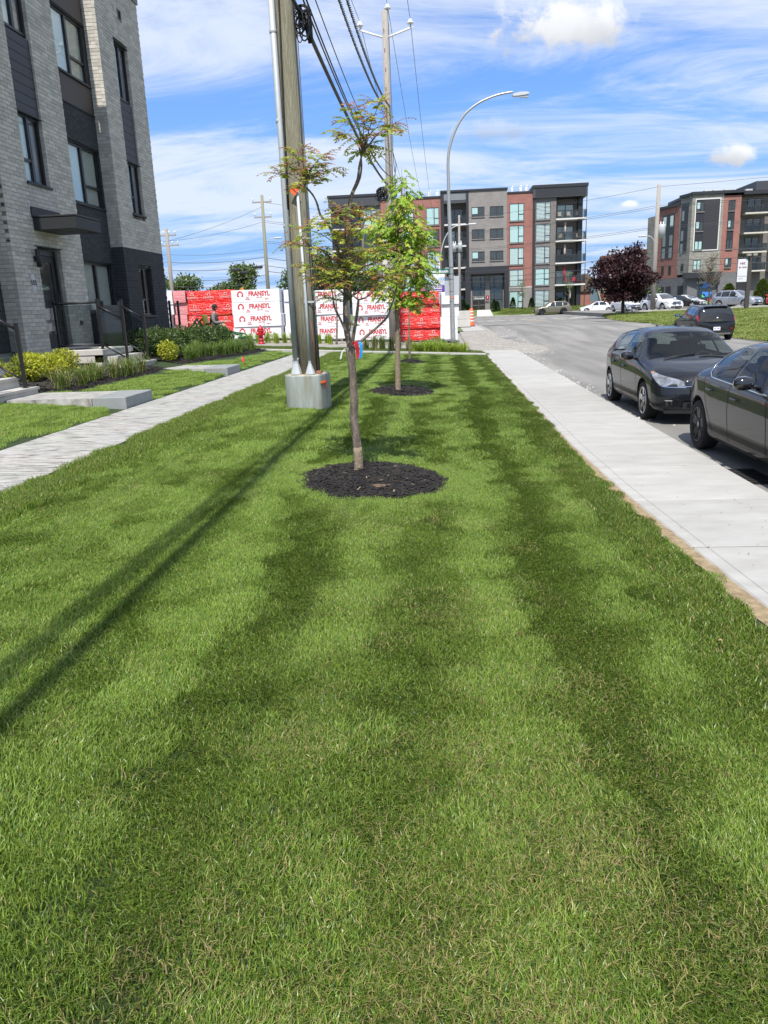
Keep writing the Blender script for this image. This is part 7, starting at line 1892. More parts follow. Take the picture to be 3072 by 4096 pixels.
M_fslab = mat('balcony_slab', (.60, .59, .56), .8)
M_fcream = mat('cream_stucco', (.52, .50, .44), .85)
M_fglass = glass_mat('far_glass', (.95, .99, .985), .98, spec=1.2)
M_frail = glass_mat('far_rail_glass', (.8, .85, .85), .85, spec=1.0)
M_blindA = mat('aqua_blind', (.56, .70, .69), .8)
M_blindB = mat('striped_blind', (.76, .80, .80), .8)
M_blindS = mat('blind_shadow', (.22, .25, .26), .8)
M_sheer = mat('sheer_curtain', (.72, .78, .76), .8, var=.9, vscale=3, col2=(.40, .46, .46), stretch=(5, 1, .05))
M_dkroom = mat('far_room', (.025, .028, .03), .8)

class Blk:
    def __init__(b, name, origin, label, cat='building', rz=0):
        b.o = empty(name, origin, rz, label=label, cat=cat); b.or_ = Vector(origin)
    def part(b, mb, name, m, parent=None): return mb.build(name, m, parent or b.o)
    def box(b, name, m, x0, x1, y0, y1, z0, z1, parent=None):
        mb = MB(); mb.bx(x0, x1, y0, y1, z0, z1); return mb.build(name, m, parent or b.o)
    def window(b, x0, x1, z0, z1, y, style, mull=.6, trans=None, two=False, seed=0):
        """window on a wall whose face is at y (facing -y)"""
        w = empty('window', parent=b.o); f = .06; rr = random.Random(seed)
        mb = MB(); mb.bx(x0, x0 + f, y - .03, y + .055, z0, z1); mb.bx(x1 - f, x1, y - .03, y + .055, z0, z1); mb.bx(x0 + f, x1 - f, y - .03, y + .055, z1 - f, z1); mb.bx(x0 + f, x1 - f, y - .03, y + .055, z0, z0 + f)
        xm = lerp(x0, x1, mull); mb.bx(xm - .05, xm + .05, y - .035, y + .053, z0 + f, z1 - f)
        if trans is not None: mb.bx(xm + .05, x1 - f, y - .032, y + .051, lerp(z0, z1, trans) - .04, lerp(z0, z1, trans) + .04)
        mb.build('frame', M_fmetal, w)
        for (a, c) in ((x0 + f, xm - .05), (xm + .05, x1 - f)):
            mb = MB(); mb.bx(a, c, y + .0, y + .006, z0 + f, z1 - f); mb.build('pane', M_fglass, w)
        mb = MB(); mb.bx(x0, x1, y + .040, y + .05, z0, z1); mb.build('room', M_dkroom, w)
        if style == 'A':
            mb = MB(); dz = rr.choice([0, 0, .15, .3]) * (z1 - z0); mb.bx(x0 + .02, x1 - .02, y + .018, y + .022, z0 + dz, z1); mb.build('blind', M_blindA, w)
            if dz: mb = MB(); mb.bx(x0 + .02, x1 - .02, y + .026, y + .03, z0, z0 + dz); mb.build('curtain', M_sheer, w)
        elif style == 'B':
            n = 13; h = (z1 - z0) / n
            for k in range(n): mb = MB(); mb.bx(x0 + .02, x1 - .02, y + .018, y + .022, z0 + k * h, z0 + (k + .62) * h); mb.build('blind_slat', M_blindB, w)
        elif style == 'S': mb = MB(); mb.bx(x0 + .02, x1 - .02, y + .026, y + .03, z0, z1); mb.build('curtain', M_sheer, w)
        elif style == 'H': mb = MB(); mb.bx(x0 + .02, lerp(x0, x1, .5), y + .018, y + .022, lerp(z0, z1, .3), z1); mb.build('blind', M_blindA, w)
        mb = MB(); mb.bx(x0 - .06, x1 + .06, y - .07, y + .02, z0 - .10, z0 - .002); mb.build('sill', M_fgrey, w)
        return w
    def balcony(b, x0, x1, z, y0, y1, posts=5, h=1.08, end=True, slab=M_fslab):
        """slab from the wall face y1 forward to y0, glass railing"""
        p = empty('balcony', parent=b.o)
        mb = MB(); mb.bx(x0, x1, y0, y1, z - .20, z); mb.build('slab', slab, p)
        mb = MB(); mb.bx(x0, x1, y0 + .04, y0 + .09, z + h - .05, z + h); mb.bx(x0, x1, y0 + .05, y0 + .08, z + .08, z + .12); mb.build('rail', M_fmetal, p)
        for k in range(posts):
            x = lerp(x0 + .04, x1 - .04, k / (posts - 1)); mb = MB(); mb.bx(x - .03, x + .03, y0 + .03, y0 + .10, z, z + h); mb.build('post', M_fmetal, p)
            if k < posts - 1:
                x2 = lerp(x0 + .04, x1 - .04, (k + 1) / (posts - 1)); mb = MB(); mb.bx(x + .04, x2 - .04, y0 + .055, y0 + .067, z + .14, z + h - .06); mb.build('glass_panel', M_frail, p)
        if end:
            for xx in (x1 - .05,): mb = MB(); mb.bx(xx, xx + .012, y0 + .1, y1, z + .14, z + h - .06); mb.build('glass_panel', M_frail, p); mb = MB(); mb.bx(xx - .01, xx + .03, y0 + .1, y1, z + h - .05, z + h); mb.build('rail', M_fmetal, p)
        return p
FL = [15.25, 12.35, 9.38, 6.42, 3.45]       # window heads, top floor first
FZ = [z - 2.32 for z in FL]
E_ = Blk('apartment_block', (0, 116, 0), 'five storey apartment block of red and grey brick with black balconies')
def px(mb_args): pass
b = E_
# volumes (local y: 0 = main face, negative = nearer the viewer)
b.box('wall_grey_bay', M_fgrey, 4.27, 9.60, -.25, 10, 6.9, 17.1); b.box('wall_grey_base', M_fgrey, 4.27, 9.60, .6, 10, .9, 6.9)
b.box('wall_red_bay', M_fred, 9.62, 13.18, .05, 10, 3.95, 16.55); b.box('wall_red_base', M_fgrey, 9.62, 13.18, .0, 10, .9, 3.93); b.box('belt_course', M_fslab, 9.62, 13.18, -.05, .05, 3.9, 4.02)
b.box('wall_red_wing', M_fred, -6.2, .35, .05, 10, .9, 16.45)
b.box('corner_pilaster', M_fmetal, 13.19, 13.52, -.2, .6, .9, 16.9)
b.box('wall_tower', M_fdark, 13.52, 16.42, 0, 10, .9, 16.2); b.box('wall_tower_recess', M_fdark, 16.42, 20.0, 1.7, 10, .9, 15.7); b.box('tower_side_wall', M_fmetal, 19.55, 20.15, .5, 1.69, .9, 15.7)
b.box('tower_cap', M_flouv, 13.15, 20.62, -.35, 10, 15.8, 17.05); b.box('tower_roof_edge', M_fmetal, 13.08, 20.70, -.45, 10.2, 17.06, 17.45)
for k in range(9): b.box('louvre_blade', M_fmetal, 13.5, 20.4, -.375, -.352, 15.92 + k * .125, 15.96 + k * .125)
b.box('bay_roof_edge', M_fmetal, .33, 9.68, -.4, 10, 17.11, 17.36); b.box('red_roof_edge', M_fmetal, 9.68, 13.08, -.05, 10, 16.56, 16.8); b.box('wing_roof_edge', M_fmetal, -8.2, .32, -.05, 10, 16.46, 16.74)
# recessed balcony bay
b.box('bay_pier', M_fmetal, .37, .80, -.3, 1.5, .9, 17.1); b.box('bay_pier', M_fmetal, 3.90, 4.26, -.3, 1.5, .9, 17.1); b.box('bay_back_wall', M_fdark, .37, 4.26, 1.5, 10, .9, 17.1)
b.box('bay_louvre', M_flouv, .81, 3.89, -.22, -.05, 15.65, 17.1)
for k in range(7): b.box('louvre_blade', M_galv, .81, 3.89, -.245, -.222, 16.1 + k * .13, 16.15 + k * .13)
for z in FZ[:4]: b.balcony(.82, 3.88, z, -.25, 1.5, 4, end=False)
for i, z in enumerate(FZ): b.window(1.2, 3.5, z + .05, z + 2.1, 1.44, 'H' if i % 2 else 'D', .5, seed=i)
# grey bay windows
for i, zt in enumerate((15.0, 12.06, 9.08)):
    for j, (x0, x1) in enumerate(((4.68, 6.45), (7.2, 9.08))): b.window(x0, x1, zt - 1.29, zt, -.31, ['H', 'D', 'H'][i] if j == 0 else 'D', .5, seed=i * 2 + j)
# entrance portal
b.box('portal_beam', M_fmetal, 3.66, 9.84, -.9, .6, 6.0, 6.98); b.box('portal_column', M_fmetal, 3.66, 4.42, -.9, .6, .9, 5.99); b.box('portal_column', M_fmetal, 9.2, 9.84, -.9, .6, .9, 5.99)
en = b.window(4.70, 6.54, 2.98, 5.82, .54, 'D', .66, .55, seed=3)
b.box('sign_panel', mat('teal_sign', (.055, .075, .08), .4), 4.70, 6.54, .52, .58, 2.42, 2.95)
place_text(text_mesh("L'Émeraude", .40, .01, .004, shear=.3), 'building_name', M_white, (5.62, .50, 2.68), (1, 0, 0), (0, 0, 1), b.o, sx=.78)
for x0, x1 in ((4.72, 5.60), (5.64, 6.52)):
    d = empty('entrance_door', parent=b.o); b.box('leaf', mat('bronze_door', (.022, .018, .016), .3), x0, x1, .48, .58, 1.08, 2.40, d); b.box('push_bar', M_steel, x0 + .08, x1 - .08, .43, .47, 1.70, 1.75, d)
b.window(7.24, 9.10, 1.1, 5.82, .54, 'D', .33, None, seed=4); b.box('transom', M_fmetal, 7.3, 9.05, .53, .56, 2.42, 2.50)
pq = b.box('red_plaque', mat('plaque_red', (.28, .01, .04), .5), 6.66, 7.08, .55, .6, 2.45, 3.05); place_text(text_mesh('1', .4, .005, .01), 'plaque_emblem', M_white, (6.87, .545, 2.75), (1, 0, 0), (0, 0, 1), pq)
place_text(text_mesh('842', .42, .01, .006), 'building_number', M_black, (6.87, .57, 2.1), (1, 0, 0), (0, 0, 1), b.o, sx=.9)
for k in range(4): b.box('entrance_step', M_fslab, 4.85 + k * .06, 7.0 - k * .06, -10.4 + k * 1.0, -.5, .2 + k * .21, .42 + k * .21)
b.box('porch_slab', M_fslab, 3.9, 9.4, -3, .6, .85, 1.06)
# red bay and tower windows
for i, zt in enumerate(FL):
    b.window(9.98, 11.95, zt - 2.30, zt, -.01 if i < 4 else -.06, ['A', 'A', 'S', 'S', 'A'][i], .62, .38, seed=20 + i)
    b.window(13.62, 15.60, zt - 2.30, zt, -.06, ['B', 'B', 'B', 'A', 'B'][i], .64, .36, seed=30 + i)
    z = FZ[i]; b.window(16.75, 19.05, z + .02, z + 2.0, 1.64, ['S', 'B', 'D', 'S', 'D'][i], .5, seed=40 + i)
    if i < 4: b.balcony(16.36, 20.60, z + .05, -.35, 1.7, 5)
# hand rails, columns at the tower's outer corner
b.box('corner_column', M_fmetal, 20.5, 20.58, -.3, -.2, .9, 15.8)
# parts of the left wing (behind the trees)
b.box('wall_wing_grey', M_fdark, -11.0, -8.15, .0, 10, .9, 15.9); b.box('wall_wing_recess', M_fdark, -15.1, -11.0, 1.6, 10, .9, 15.9); b.box('wing_side', M_fmetal, -15.3, -14.1, .4, 1.6, .9, 15.9); b.box('wing_cap', M_flouv, -15.5, -8.2, -.35, 10, 15.9, 17.1); b.box('wing_edge', M_fmetal, -15.6, -8.2, -.45, 10.2, 17.11, 17.44)
b.box('stucco_strip', M_fcream, -8.12, -6.25, -.1, 10, 4.6, 14.0); b.box('stucco_strip_base', M_fdark, -8.12, -6.25, -.05, 10, .9, 4.58); b.box('stucco_strip_head', M_fred, -8.12, -6.25, -.02, 10, 14.02, 16.4)
for i, zt in enumerate(FL):
    b.window(-10.65, -8.75, zt - 2.3, zt, -.06, ['A', 'D', 'S', 'B', 'B'][i], .62, .36, seed=60 + i); b.window(-1.68, .10, zt - 2.3, zt, -.01, ['A', 'H', 'S', 'B', 'A'][i], .62, .38, seed=70 + i); b.window(-5.4, -3.5, zt - 2.3, zt, -.01, ['A', 'S', 'S', 'A', 'A'][i], .62, .38, seed=80 + i)
    if i < 4: b.balcony(-15.2, -11.0, FZ[i] + .05, -.4, 1.6, 5, end=False)
    b.window(-13.6, -11.4, FZ[i] + .02, FZ[i] + 2.0, 1.54, 'D', .5, seed=90 + i)
# roof units
for i, (x, z) in enumerate(((-1.2, 16.75), (-.1, 16.75), (10.5, 16.8), (11.7, 16.8), (12.5, 16.8))):
    u = MB(); u.cbox((x, 2.5, z + .42), (.42, .42, .84), .05); u.cyl((x, 2.5, z + .84), (x + .1, 2.3, z + 1.0), .10, n=10); u.build('roof_vent', mat('roof_unit_white', (.66, .66, .64), .6), b.o)
# balcony furniture and closed parasols (things standing on the balconies)
def parasol(x, z, col, label):
    p = empty('parasol', (x, 116.3, z), label=label, cat='parasol'); mb = MB(); mb.cyl((0, 0, 0), (0, 0, 2.2), .025, n=6); mb.build('pole', M_fmetal, p); mb = MB(); mb.lathe([(.03, 1.05), (.16, 1.2), (.13, 1.8), (.10, 2.2), (.14, 2.28), (.02, 2.45)], n=10); mb.build('canopy', col, p)
M_psand = mat('sand_fabric', (.52, .42, .38), .9); M_pred = mat('red_fabric', (.55, .02, .03), .8)
parasol(17.75, FZ[1] + .05, M_psand, 'closed beige parasol on the third floor balcony of the tower'); parasol(17.75, FZ[2] + .05, M_psand, 'closed beige parasol on the second floor balcony of the tower'); parasol(17.75, FZ[3] + .05, M_pred, 'closed red parasol on the first floor balcony of the tower'); parasol(18.6, 1.07, M_psand, 'closed beige parasol on the ground floor terrace of the tower')
def chair(x, y, z, m, label, grp, rz=0):
    c = empty('patio_chair', (x, y, z), rz, label=label, cat='chair', group=grp)
    mb = MB(); mb.cbox((0, 0, .4), (.5, .5, .08), .02); mb.build('seat', m, c)
    mb = MB(); mb.box((0, .24, .68), (.48, .06, .55), rot=Matrix.Rotation(R(-12), 3, 'X')); mb.build('backrest', m, c)
    for sx in (-1, 1):
        for sy in (-1, 1): mb = MB(); mb.cyl((sx * .21, sy * .21, 0), (sx * .21, sy * .21, .4), .02, n=6); mb.build('leg', M_fmetal, c)
M_wick = mat('wicker', (.34, .26, .17), .9)
for i, (x, k, m, lab, g) in enumerate([(17.1, 1, M_wick, 'wicker armchair on the third floor balcony of the tower', 'wicker chairs'), (19.6, 1, M_wick, 'wicker armchair on the third floor balcony of the tower', 'wicker chairs'), (18.3, 0, M_psand, 'pale chair on the top floor balcony of the tower', 'pale chairs'), (19.4, 0, M_flouv, 'dark chair on the top floor balcony of the tower', 'dark chairs'), (17.0, 0, M_psand, 'pale chair on the top floor balcony of the tower', 'pale chairs'), (18.0, 3, M_pred, 'red chair on the first floor balcony of the tower', 'red chairs'), (19.1, 3, M_pred, 'red chair on the first floor balcony of the tower', 'red chairs'), (19.9, 3, M_pred, 'red chair on the first floor balcony of the tower', 'red chairs')]):
    chair(x, 116.6, FZ[k] + .05, m, lab, g, .3 * (i % 3 - 1))

# ------------------------------------------------------------------ corner building on the right
Rb = Blk('corner_building', (36.7, 122, 0), 'corner apartment building of red brick and pale stone with a shop below')
b = Rb; O = 36.7
X = lambda x: x - O
b.box('wall_stone', M_fstone, X(36.7), X(41.1), 0, 12, 5.0, 15.9); b.box('shop_wall', M_fblock, X(36.9), X(41.1), .5, 12, .4, 4.98)
b.box('wall_red', M_fred, X(41.12), X(43.6), .1, 12, 5.0, 15.6); b.box('wall_block_base', M_fblock, X(41.12), X(43.6), .05, 12, .4, 4.98)
b.box('wall_balcony', M_fdark, X(43.62), X(62), 1.6, 12, .4, 15.6)
b.box('siding_panel', M_fmetal, X(37.25), X(40.56), -.05, .0, 8.32, 15.2)
for k in range(16): b.box('siding_board', mat('far_siding', (.028, .028, .032), .55), X(38.42), X(40.54), -.075, -.052, 8.36 + k * .425, 8.36 + k * .425 + .41)
for side, (x0, x1, z0, z1) in enumerate(((37.1, 37.24, 8.2, 15.35), (40.57, 40.7, 8.2, 15.35), (37.1, 40.7, 15.21, 15.36), (37.1, 40.7, 8.17, 8.31))): b.box('stone_frame', M_fslab, X(x0), X(x1), -.1 - .002 * side, .0, z0, z1)
for i, (z0, z1) in enumerate(((13.58, 14.93), (10.9, 12.27), (8.34, 9.58), (5.55, 6.9))): b.window(X(37.3), X(38.37), z0, z1, -.11 if i < 3 else -.06, 'A' if i > 1 else 'H', .5, seed=100 + i)
b.box('red_bay_panel', M_fmetal, X(41.84), X(42.78), .04, .1, 8.2, 15.0)
for i, (z0, z1) in enumerate(((13.52, 14.9), (10.91, 12.26), (8.26, 9.62), (5.67, 7.0))): b.window(X(41.86), X(42.74), z0, z1, -.02, 'H' if i % 2 else 'D', .5, seed=110 + i)
for i, z in enumerate((13.16, 10.44, 7.79, 5.15)):
    b.balcony(X(44.2), X(47.6), z, -.2, 1.6, 4, slab=M_fcream); b.window(X(45.0), X(47.0), z + .05, z + 2.05, 1.54, 'D', .5, seed=120 + i); b.balcony(X(48.3), X(53), z, -.2, 1.6, 4, slab=M_fcream)
b.box('roof_edge', M_fmetal, X(36.5), X(43.75), -.3, 12, 15.91, 16.3); b.box('roof_edge_low', M_fmetal, X(43.76), X(62), -.4, 12, 15.61, 16.1); b.box('roof_lift', M_flouv, X(46.2), X(54), 2, 10, 16.1, 17.6)
b.box('shop_fascia', M_fmetal, X(36.0), X(41.3), -.7, .5, 4.35, 5.15)
# the angled left flank: local frame turned so it recedes
fk = Blk('corner_building_flank', (36.7, 122, 0), 'x'); bpy.data.objects.remove(fk.o); 
def flank(name, m, a0, a1, d0, d1, z0, z1):
    """a = metres along the flank going back, d = depth outwards"""
    u = Vector((-.245, .97, 0)); n = Vector((-.97, -.245, 0)); P = []
    for z in (z0, z1):
        for (a, d) in ((a0, d0), (a1, d0), (a1, d1), (a0, d1)): q = u * a + n * d; P.append((q.x, q.y, z))
    mb = MB(); mb.add(P, [(3, 2, 1, 0), (4, 5, 6, 7), (0, 1, 5, 4), (1, 2, 6, 5), (2, 3, 7, 6), (3, 0, 4, 7)]); return mb.build(name, m, Rb.o)
flank('flank_stone', M_fstone, 0.02, 3.2, -6, -.01, 5.0, 15.85); flank('flank_red', M_fred, 3.21, 9.5, -6, 0, 4.6, 14.9); flank('flank_base', M_fblock, .02, 14, -6, .01, .4, 4.58); flank('flank_edge', M_fmetal, 0, 3.2, -6, .25, 15.86, 16.25); flank('flank_edge', M_fmetal, 3.22, 9.6, -6, .2, 14.91, 15.3)
flank('flank_stone_end', M_fstone, 9.52, 12.5, -6, .1, 4.6, 14.2); flank('flank_far', M_fred, 12.52, 30, -6, -.1, .4, 9.5); flank('flank_panel', M_fmetal, .9, 2.7, -.0, .06, 8.2, 15.0); flank('flank_panel', M_fmetal, 4.6, 8.0, .01, .06, 7.6, 14.0)
for i, z in enumerate((12.4, 9.6, 7.8)):
    for a in (4.9, 6.9): flank('flank_window', M_blindS if i else M_blindA, a, a + .8, .06, .09, z - .2, z + 1.3)
    flank('flank_window', M_blindS, 1.9, 2.5, .06, .09, z + .2, z + 1.6)
for a in (4.9, 7.0, 1.4): flank('flank_window', M_dkroom, a, a + .7, .011, .05, 5.2 if a > 2 else 5.5, 6.5)
for a in (4.6, 6.6, 1.2): flank('shop_window', M_dkroom, a, a + 1.5, .012, .05, 1.0, 3.4)
# shop front
b = Rb
b.box('shop_front', mat('shop_dark', (.018, .018, .022), .2), X(37.2), X(40.45), .42, .5, .9, 4.2)
for k, (x0, x1) in enumerate(((37.3, 38.5), (38.55, 39.6), (39.65, 40.4))): b.box('shop_pane', M_fglass, X(x0), X(x1), .38, .40, 1.0, 3.2)
place_text(text_mesh('La Jouerie', .62, .01, .006, shear=.2), 'shop_lettering', mat('shop_white', (.7, .68, .62), .5), (X(38.9), .40, 3.75), (1, 0, 0), (0, 0, 1), b.o, sx=.9)
place_text(text_mesh('.com', .3, .01, .004), 'shop_lettering', M_pred, (X(40.0), .40, 3.35), (1, 0, 0), (0, 0, 1), b.o)
def disc(x, z, r, m, half=0, nm='window_decal'):
    mb = MB(); a0, a1 = {0: (0, 6.2832), 1: (0, math.pi), -1: (math.pi, 6.2832)}[half]; n = 18
    P = [(X(x) + r * math.cos(lerp(a0, a1, k / n)), .375, z + r * math.sin(lerp(a0, a1, k / n))) for k in range(n + 1)]; Q = [(p[0], .37, p[2]) for p in P]
    mb.add(P + Q, [tuple(range(n + 1)), tuple(range(2 * n + 1, n, -1))] + [(i, i + 1, n + 2 + i, n + 1 + i) for i in range(n)]); mb.build(nm, m, Rb.o)
M_dblue = mat('decal_blue', (.05, .2, .6), .5); M_dgreen = mat('decal_green', (.1, .5, .15), .5)
disc(39.7, 2.95, .75, M_dblue, 1); disc(39.7, 2.35, .72, M_dblue, -1); disc(39.2, 1.8, .25, M_dgreen); disc(40.1, 1.0, .35, M_pred, 1)
b.box('parking_sign', M_dblue, X(36.75), X(37.0), .3, .33, 1.9, 2.3)
for i, x in enumerate((39.6, 40.9, 42.5, 45.5)): mb = MB(); mb.cbox((X(x), 3, 16.55 if x < 43 else 16.4), (1.0, .8, .5), .03); mb.build('roof_unit', mat('roof_unit_grey', (.5, .5, .5), .5), Rb.o)

# veterinary clinic sign on its post
vs_ = empty('clinic_sign', (25.6, 70.0, .52), label='tall white clinic sign on a dark post at the top of the bank', cat='sign')
mb = MB(); mb.bx(.28, .62, -.1, .1, 0, 4.3); mb.build('post', mat('sign_post', (.05, .045, .04), .6), vs_)
mb = MB(); mb.cbox((-.15, -.1, 3.2), (.80, .12, 1.85), .02); pn = mb.build('panel', mat('sign_panel_white', (.62, .63, .66), .5), vs_)
M_vet = mat('vet_maroon', (.22, .02, .06), .5)
place_text(text_mesh('vet', .36, .004, .004), 'sign_lettering', M_vet, (-.18, -.166, 3.80), (1, 0, 0), (0, 0, 1), pn); place_text(text_mesh('et nous', .25, .004, .003), 'sign_lettering', M_vet, (-.15, -.166, 3.48), (1, 0, 0), (0, 0, 1), pn, sx=.85)
place_text(text_mesh('Hôpital Vétérinaire', .10, .004, .001), 'sign_lettering', M_steel, (-.15, -.166, 2.75), (1, 0, 0), (0, 0, 1), pn, sx=.9); place_text(text_mesh('Blainville', .10, .004, .001), 'sign_lettering', M_steel, (-.25, -.166, 2.55), (1, 0, 0), (0, 0, 1), pn)
mb = MB(); mb.cbox((.75, -.25, 4.42), (.34, .3, .2), .04); mb.cbox((.25, -.25, 4.42), (.34, .3, .2), .04); mb.build('flood_lamp', M_polef, vs_)

# ------------------------------------------------------------------ far poles, lamps and lines
def far_pole(loc, h, r, label, extras=None, m=None):
    p = empty('utility_pole', loc, label=label, cat='utility pole'); mb = MB(); mb.tube([(0, 0, -.3), (0, 0, h * .5), (.05, 0, h)], [r, r * .85, r * .68], 12); mb.build('shaft', m or M_polef, p)
    if extras: extras(p)
    return p
def xf(p, x, z, h=1.0, r=.28):
    mb = MB(); mb.lathe([(r, 0), (r, h * .9), (r * .9, h), (r * .2, h * 1.02)], (x, 0, z), 14); t = mb.build('transformer', mat('transformer_grey', (.50, .53, .54), .5, metal=.2), p)
    for s in (-.12, .12): mb = MB(); mb.lathe([(.05, 0), (.07, .05), (.04, .1), (.07, .15), (.03, .25)], (x + s, 0, z + h), 8); mb.build('bushing', M_white, t)
    mb = MB(); mb.bx(min(0, x), max(0, x), -.03, .03, z + h * .5 - .04, z + h * .5 + .04); mb.build('bracket', M_steel, t)
def arm_lamp(p, z, dx, up=1.2, m=None):
    q = crom([(0, 0, z), (dx * .18, 0, z + up * .62), (dx * .5, 0, z + up * .95), (dx, 0, z + up)], 5); mb = MB(); mb.tube(q, .04, 8); a = mb.build('lamp_arm', m or M_galv, p)
    mb = MB(); mb.cbox((dx + math.copysign(.3, dx), 0, z + up + .02), (.7, .26, .14), .05); mb.build('lamp_head', mat('far_lamp', (.5, .5, .5), .5), a)
def cross(p, z, w, n=4):
    mb = MB(); mb.bx(-w, w, -.06, .06, z - .06, z + .06); a = mb.build('cross_arm', M_polef, p)
    for k in range(n): mb = MB(); x = lerp(-w * .92, w * .92, k / (n - 1)); mb.lathe([(.02, .06), (.02, .2), (.08, .22), (.05, .34), (.02, .38)], (x, 0, z), 8); mb.build('insulator', M_white, a)
M_poleg = mat('greenish_pole', (.20, .195, .14), .9, var=.6, vscale=3, col2=(.27, .26, .2), stretch=(1, 1, .1))
far_pole((19.95, 76.6, .5), 11.2, .24, 'weathered pole with a grey transformer beside the corner building', lambda p: (xf(p, .48, 6.6, 1.15, .34), arm_lamp(p, 5.6, -.95, 1.2)), M_pole2)
far_pole((2.35, 95, .25), 11.6, .18, 'grey pole with two transformers in front of the apartment block', lambda p: (xf(p, .1, 7.6, .95, .27), xf(p, -.55, 7.6, .9, .25)), M_polef)
lpf = far_pole((-.03, 70, .22), 5.2, .09, 'curved arm street lamp seen just left of the near street lamp', lambda p: arm_lamp(p, 5.0, 2.6, 3.2, M_galv), M_galv)
lpf.name = 'street_lamp'; lpf['category'] = 'street lamp'
far_pole((-16.2, 75, .5), 11.8, .20, 'greenish pole with a lamp arm rising above the white foam', lambda p: (cross(p, 11.2, .9, 3), arm_lamp(p, 6.9, 1.0, 1.1), cross(p, 9.9, .8, 3)), M_poleg)
far_pole((-25.5, 75, .6), 9.2, .22, 'brown pole with many insulators near the corner of the townhouse', lambda p: (cross(p, 8.6, .9, 4), cross(p, 7.7, 1.1, 5), arm_lamp(p, 4.4, -1.8, 1.6)), M_polef)
def far_line(a, b, sag, r, label, grp): cable(wire_pts(a, b, sag, 16), r, label, M_cableg, 5, 'power_line', grp)
# lines along the boulevard
for i, z in enumerate((11.5, 9.9, 9.75, 8.1, 7.95)):
    far_line((2.35, 95, z), (19.95, 76.6, z), .25, .014, 'thin line wire spanning along the boulevard to the transformer pole', 'boulevard line wires')
    far_line((19.95, 76.6, z), (62, 60, z + .5), .3, .014, 'thin line wire running right from the transformer pole', 'line wires right of the pole')
    far_line((-16.2, 75, z + .2), (2.35, 95, z), .35, .014, 'thin line wire between the greenish pole and the apartment block pole', 'line wires left of the block')
for i, z in enumerate((5.6, 4.9, 4.4)):
    far_line((2.35, 95, z), (19.95, 76.6, z + .2), .3, .025, 'thick low cable strung along the boulevard before the apartment block', 'low boulevard cables'); far_line((19.95, 76.6, z + .2), (62, 60, z + .6), .4, .025, 'thick low cable running right from the transformer pole', 'low cables right of the pole'); far_line((-16.2, 75, z + 1.2), (2.35, 95, z), .4, .025, 'thick low cable running left from the apartment block pole', 'low cables left of the block')
for i, z in enumerate((11.3, 10.0, 7.6, 6.9, 6.2, 5.3, 4.7)):
    far_line((-16.2, 75, z), (-25.5, 75, min(z, 8.8) - .1), .25, .014 if i < 3 else .024, 'line wire between the greenish pole and the brown pole', 'line wires over the yard'); far_line((-25.5, 75, min(z, 8.8) - .1), (-60, 76, min(z, 8.8)), .5, .014, 'line wire running left behind the townhouse', 'line wires behind the townhouse')
# splice cases hung on the low cable
for i, x in enumerate((-19.2, -18.3, -17.0)):
    mb = MB(); mb.cbox((x, 75, (5.85, 5.6, 6.0)[i]), (.85, .2, .26), .06); tag(mb.build('splice_case', M_blackm), 'black splice case hanging on the low cables', 'splice case', 'splice cases')
# excavator boom behind the foam
ex = empty('excavator', (-15.2, 58, .5), label='orange excavator arm showing above the foam stacks', cat='excavator')
mb = MB(); mb.prism([(-.9, 0), (-.6, 0), (.1, 2.3), (.75, 2.9), (1.3, 2.0), (1.05, 1.9), (.7, 2.35), (.3, 2.05)], (0, -.15, .3), (1, 0, 0), (0, 0, 1), (0, .3, 0)); mb.build('boom', mat('excavator_orange', (.55, .22, .03), .5), ex)
mb = MB(); mb.cbox((-1.4, .5, .7), (2.4, 1.6, 1.3), .1); mb.build('body', mat('excavator_orange', (.5, .2, .02)), ex)
for s in (-.5, 1.5): mb = MB(); mb.cbox((-1.4, s, .1), (2.8, .4, .5), .15); mb.build('track', M_trim, ex)
mb = MB(); mb.cyl((-.2, -.2, 1.6), (.4, -.2, 2.7), .05, n=8); mb.build('ram', M_alloy, ex)
# timber easel sign and small things by the corner of the apartment block
sgn = empty('easel_sign', (20.6, 108, .75), label='blue site sign on timber legs at the corner of the apartment block', cat='sign')
mb = MB(); mb.box((0, 0, 2.0), (1.5, .06, 2.2), rot=Matrix.Rotation(R(20), 3, 'Z')); mb.build('panel', mat('easel_blue', (.10, .16, .18), .5), sgn)
for a, c in (((.2, 0, 2.6), (1.0, -.4, 0)), ((1.5, .3, 2.8), (1.1, .2, 0)), ((.9, -.2, 2.4), (2.3, .3, 0))): mb = MB(); mb.tube([a, c], .08, 6); mb.build('leg', mat('easel_wood', (.32, .23, .15), .9), sgn)
hs_ = Blk('distant_house', (26.5, 150, 0), 'brown roofed house far behind the purple maple'); hs_.box('wall', M_fred, -6, 6, 0, 8, .2, 3.4); mb = MB(); mb.prism([(-6.5, 3.4), (6.5, 3.4), (0, 6.6)], (0, -.4, 0), (1, 0, 0), (0, 0, 1), (0, 9, 0)); mb.build('roof', mat('brown_roof', (.13, .095, .075), .9), hs_.o)
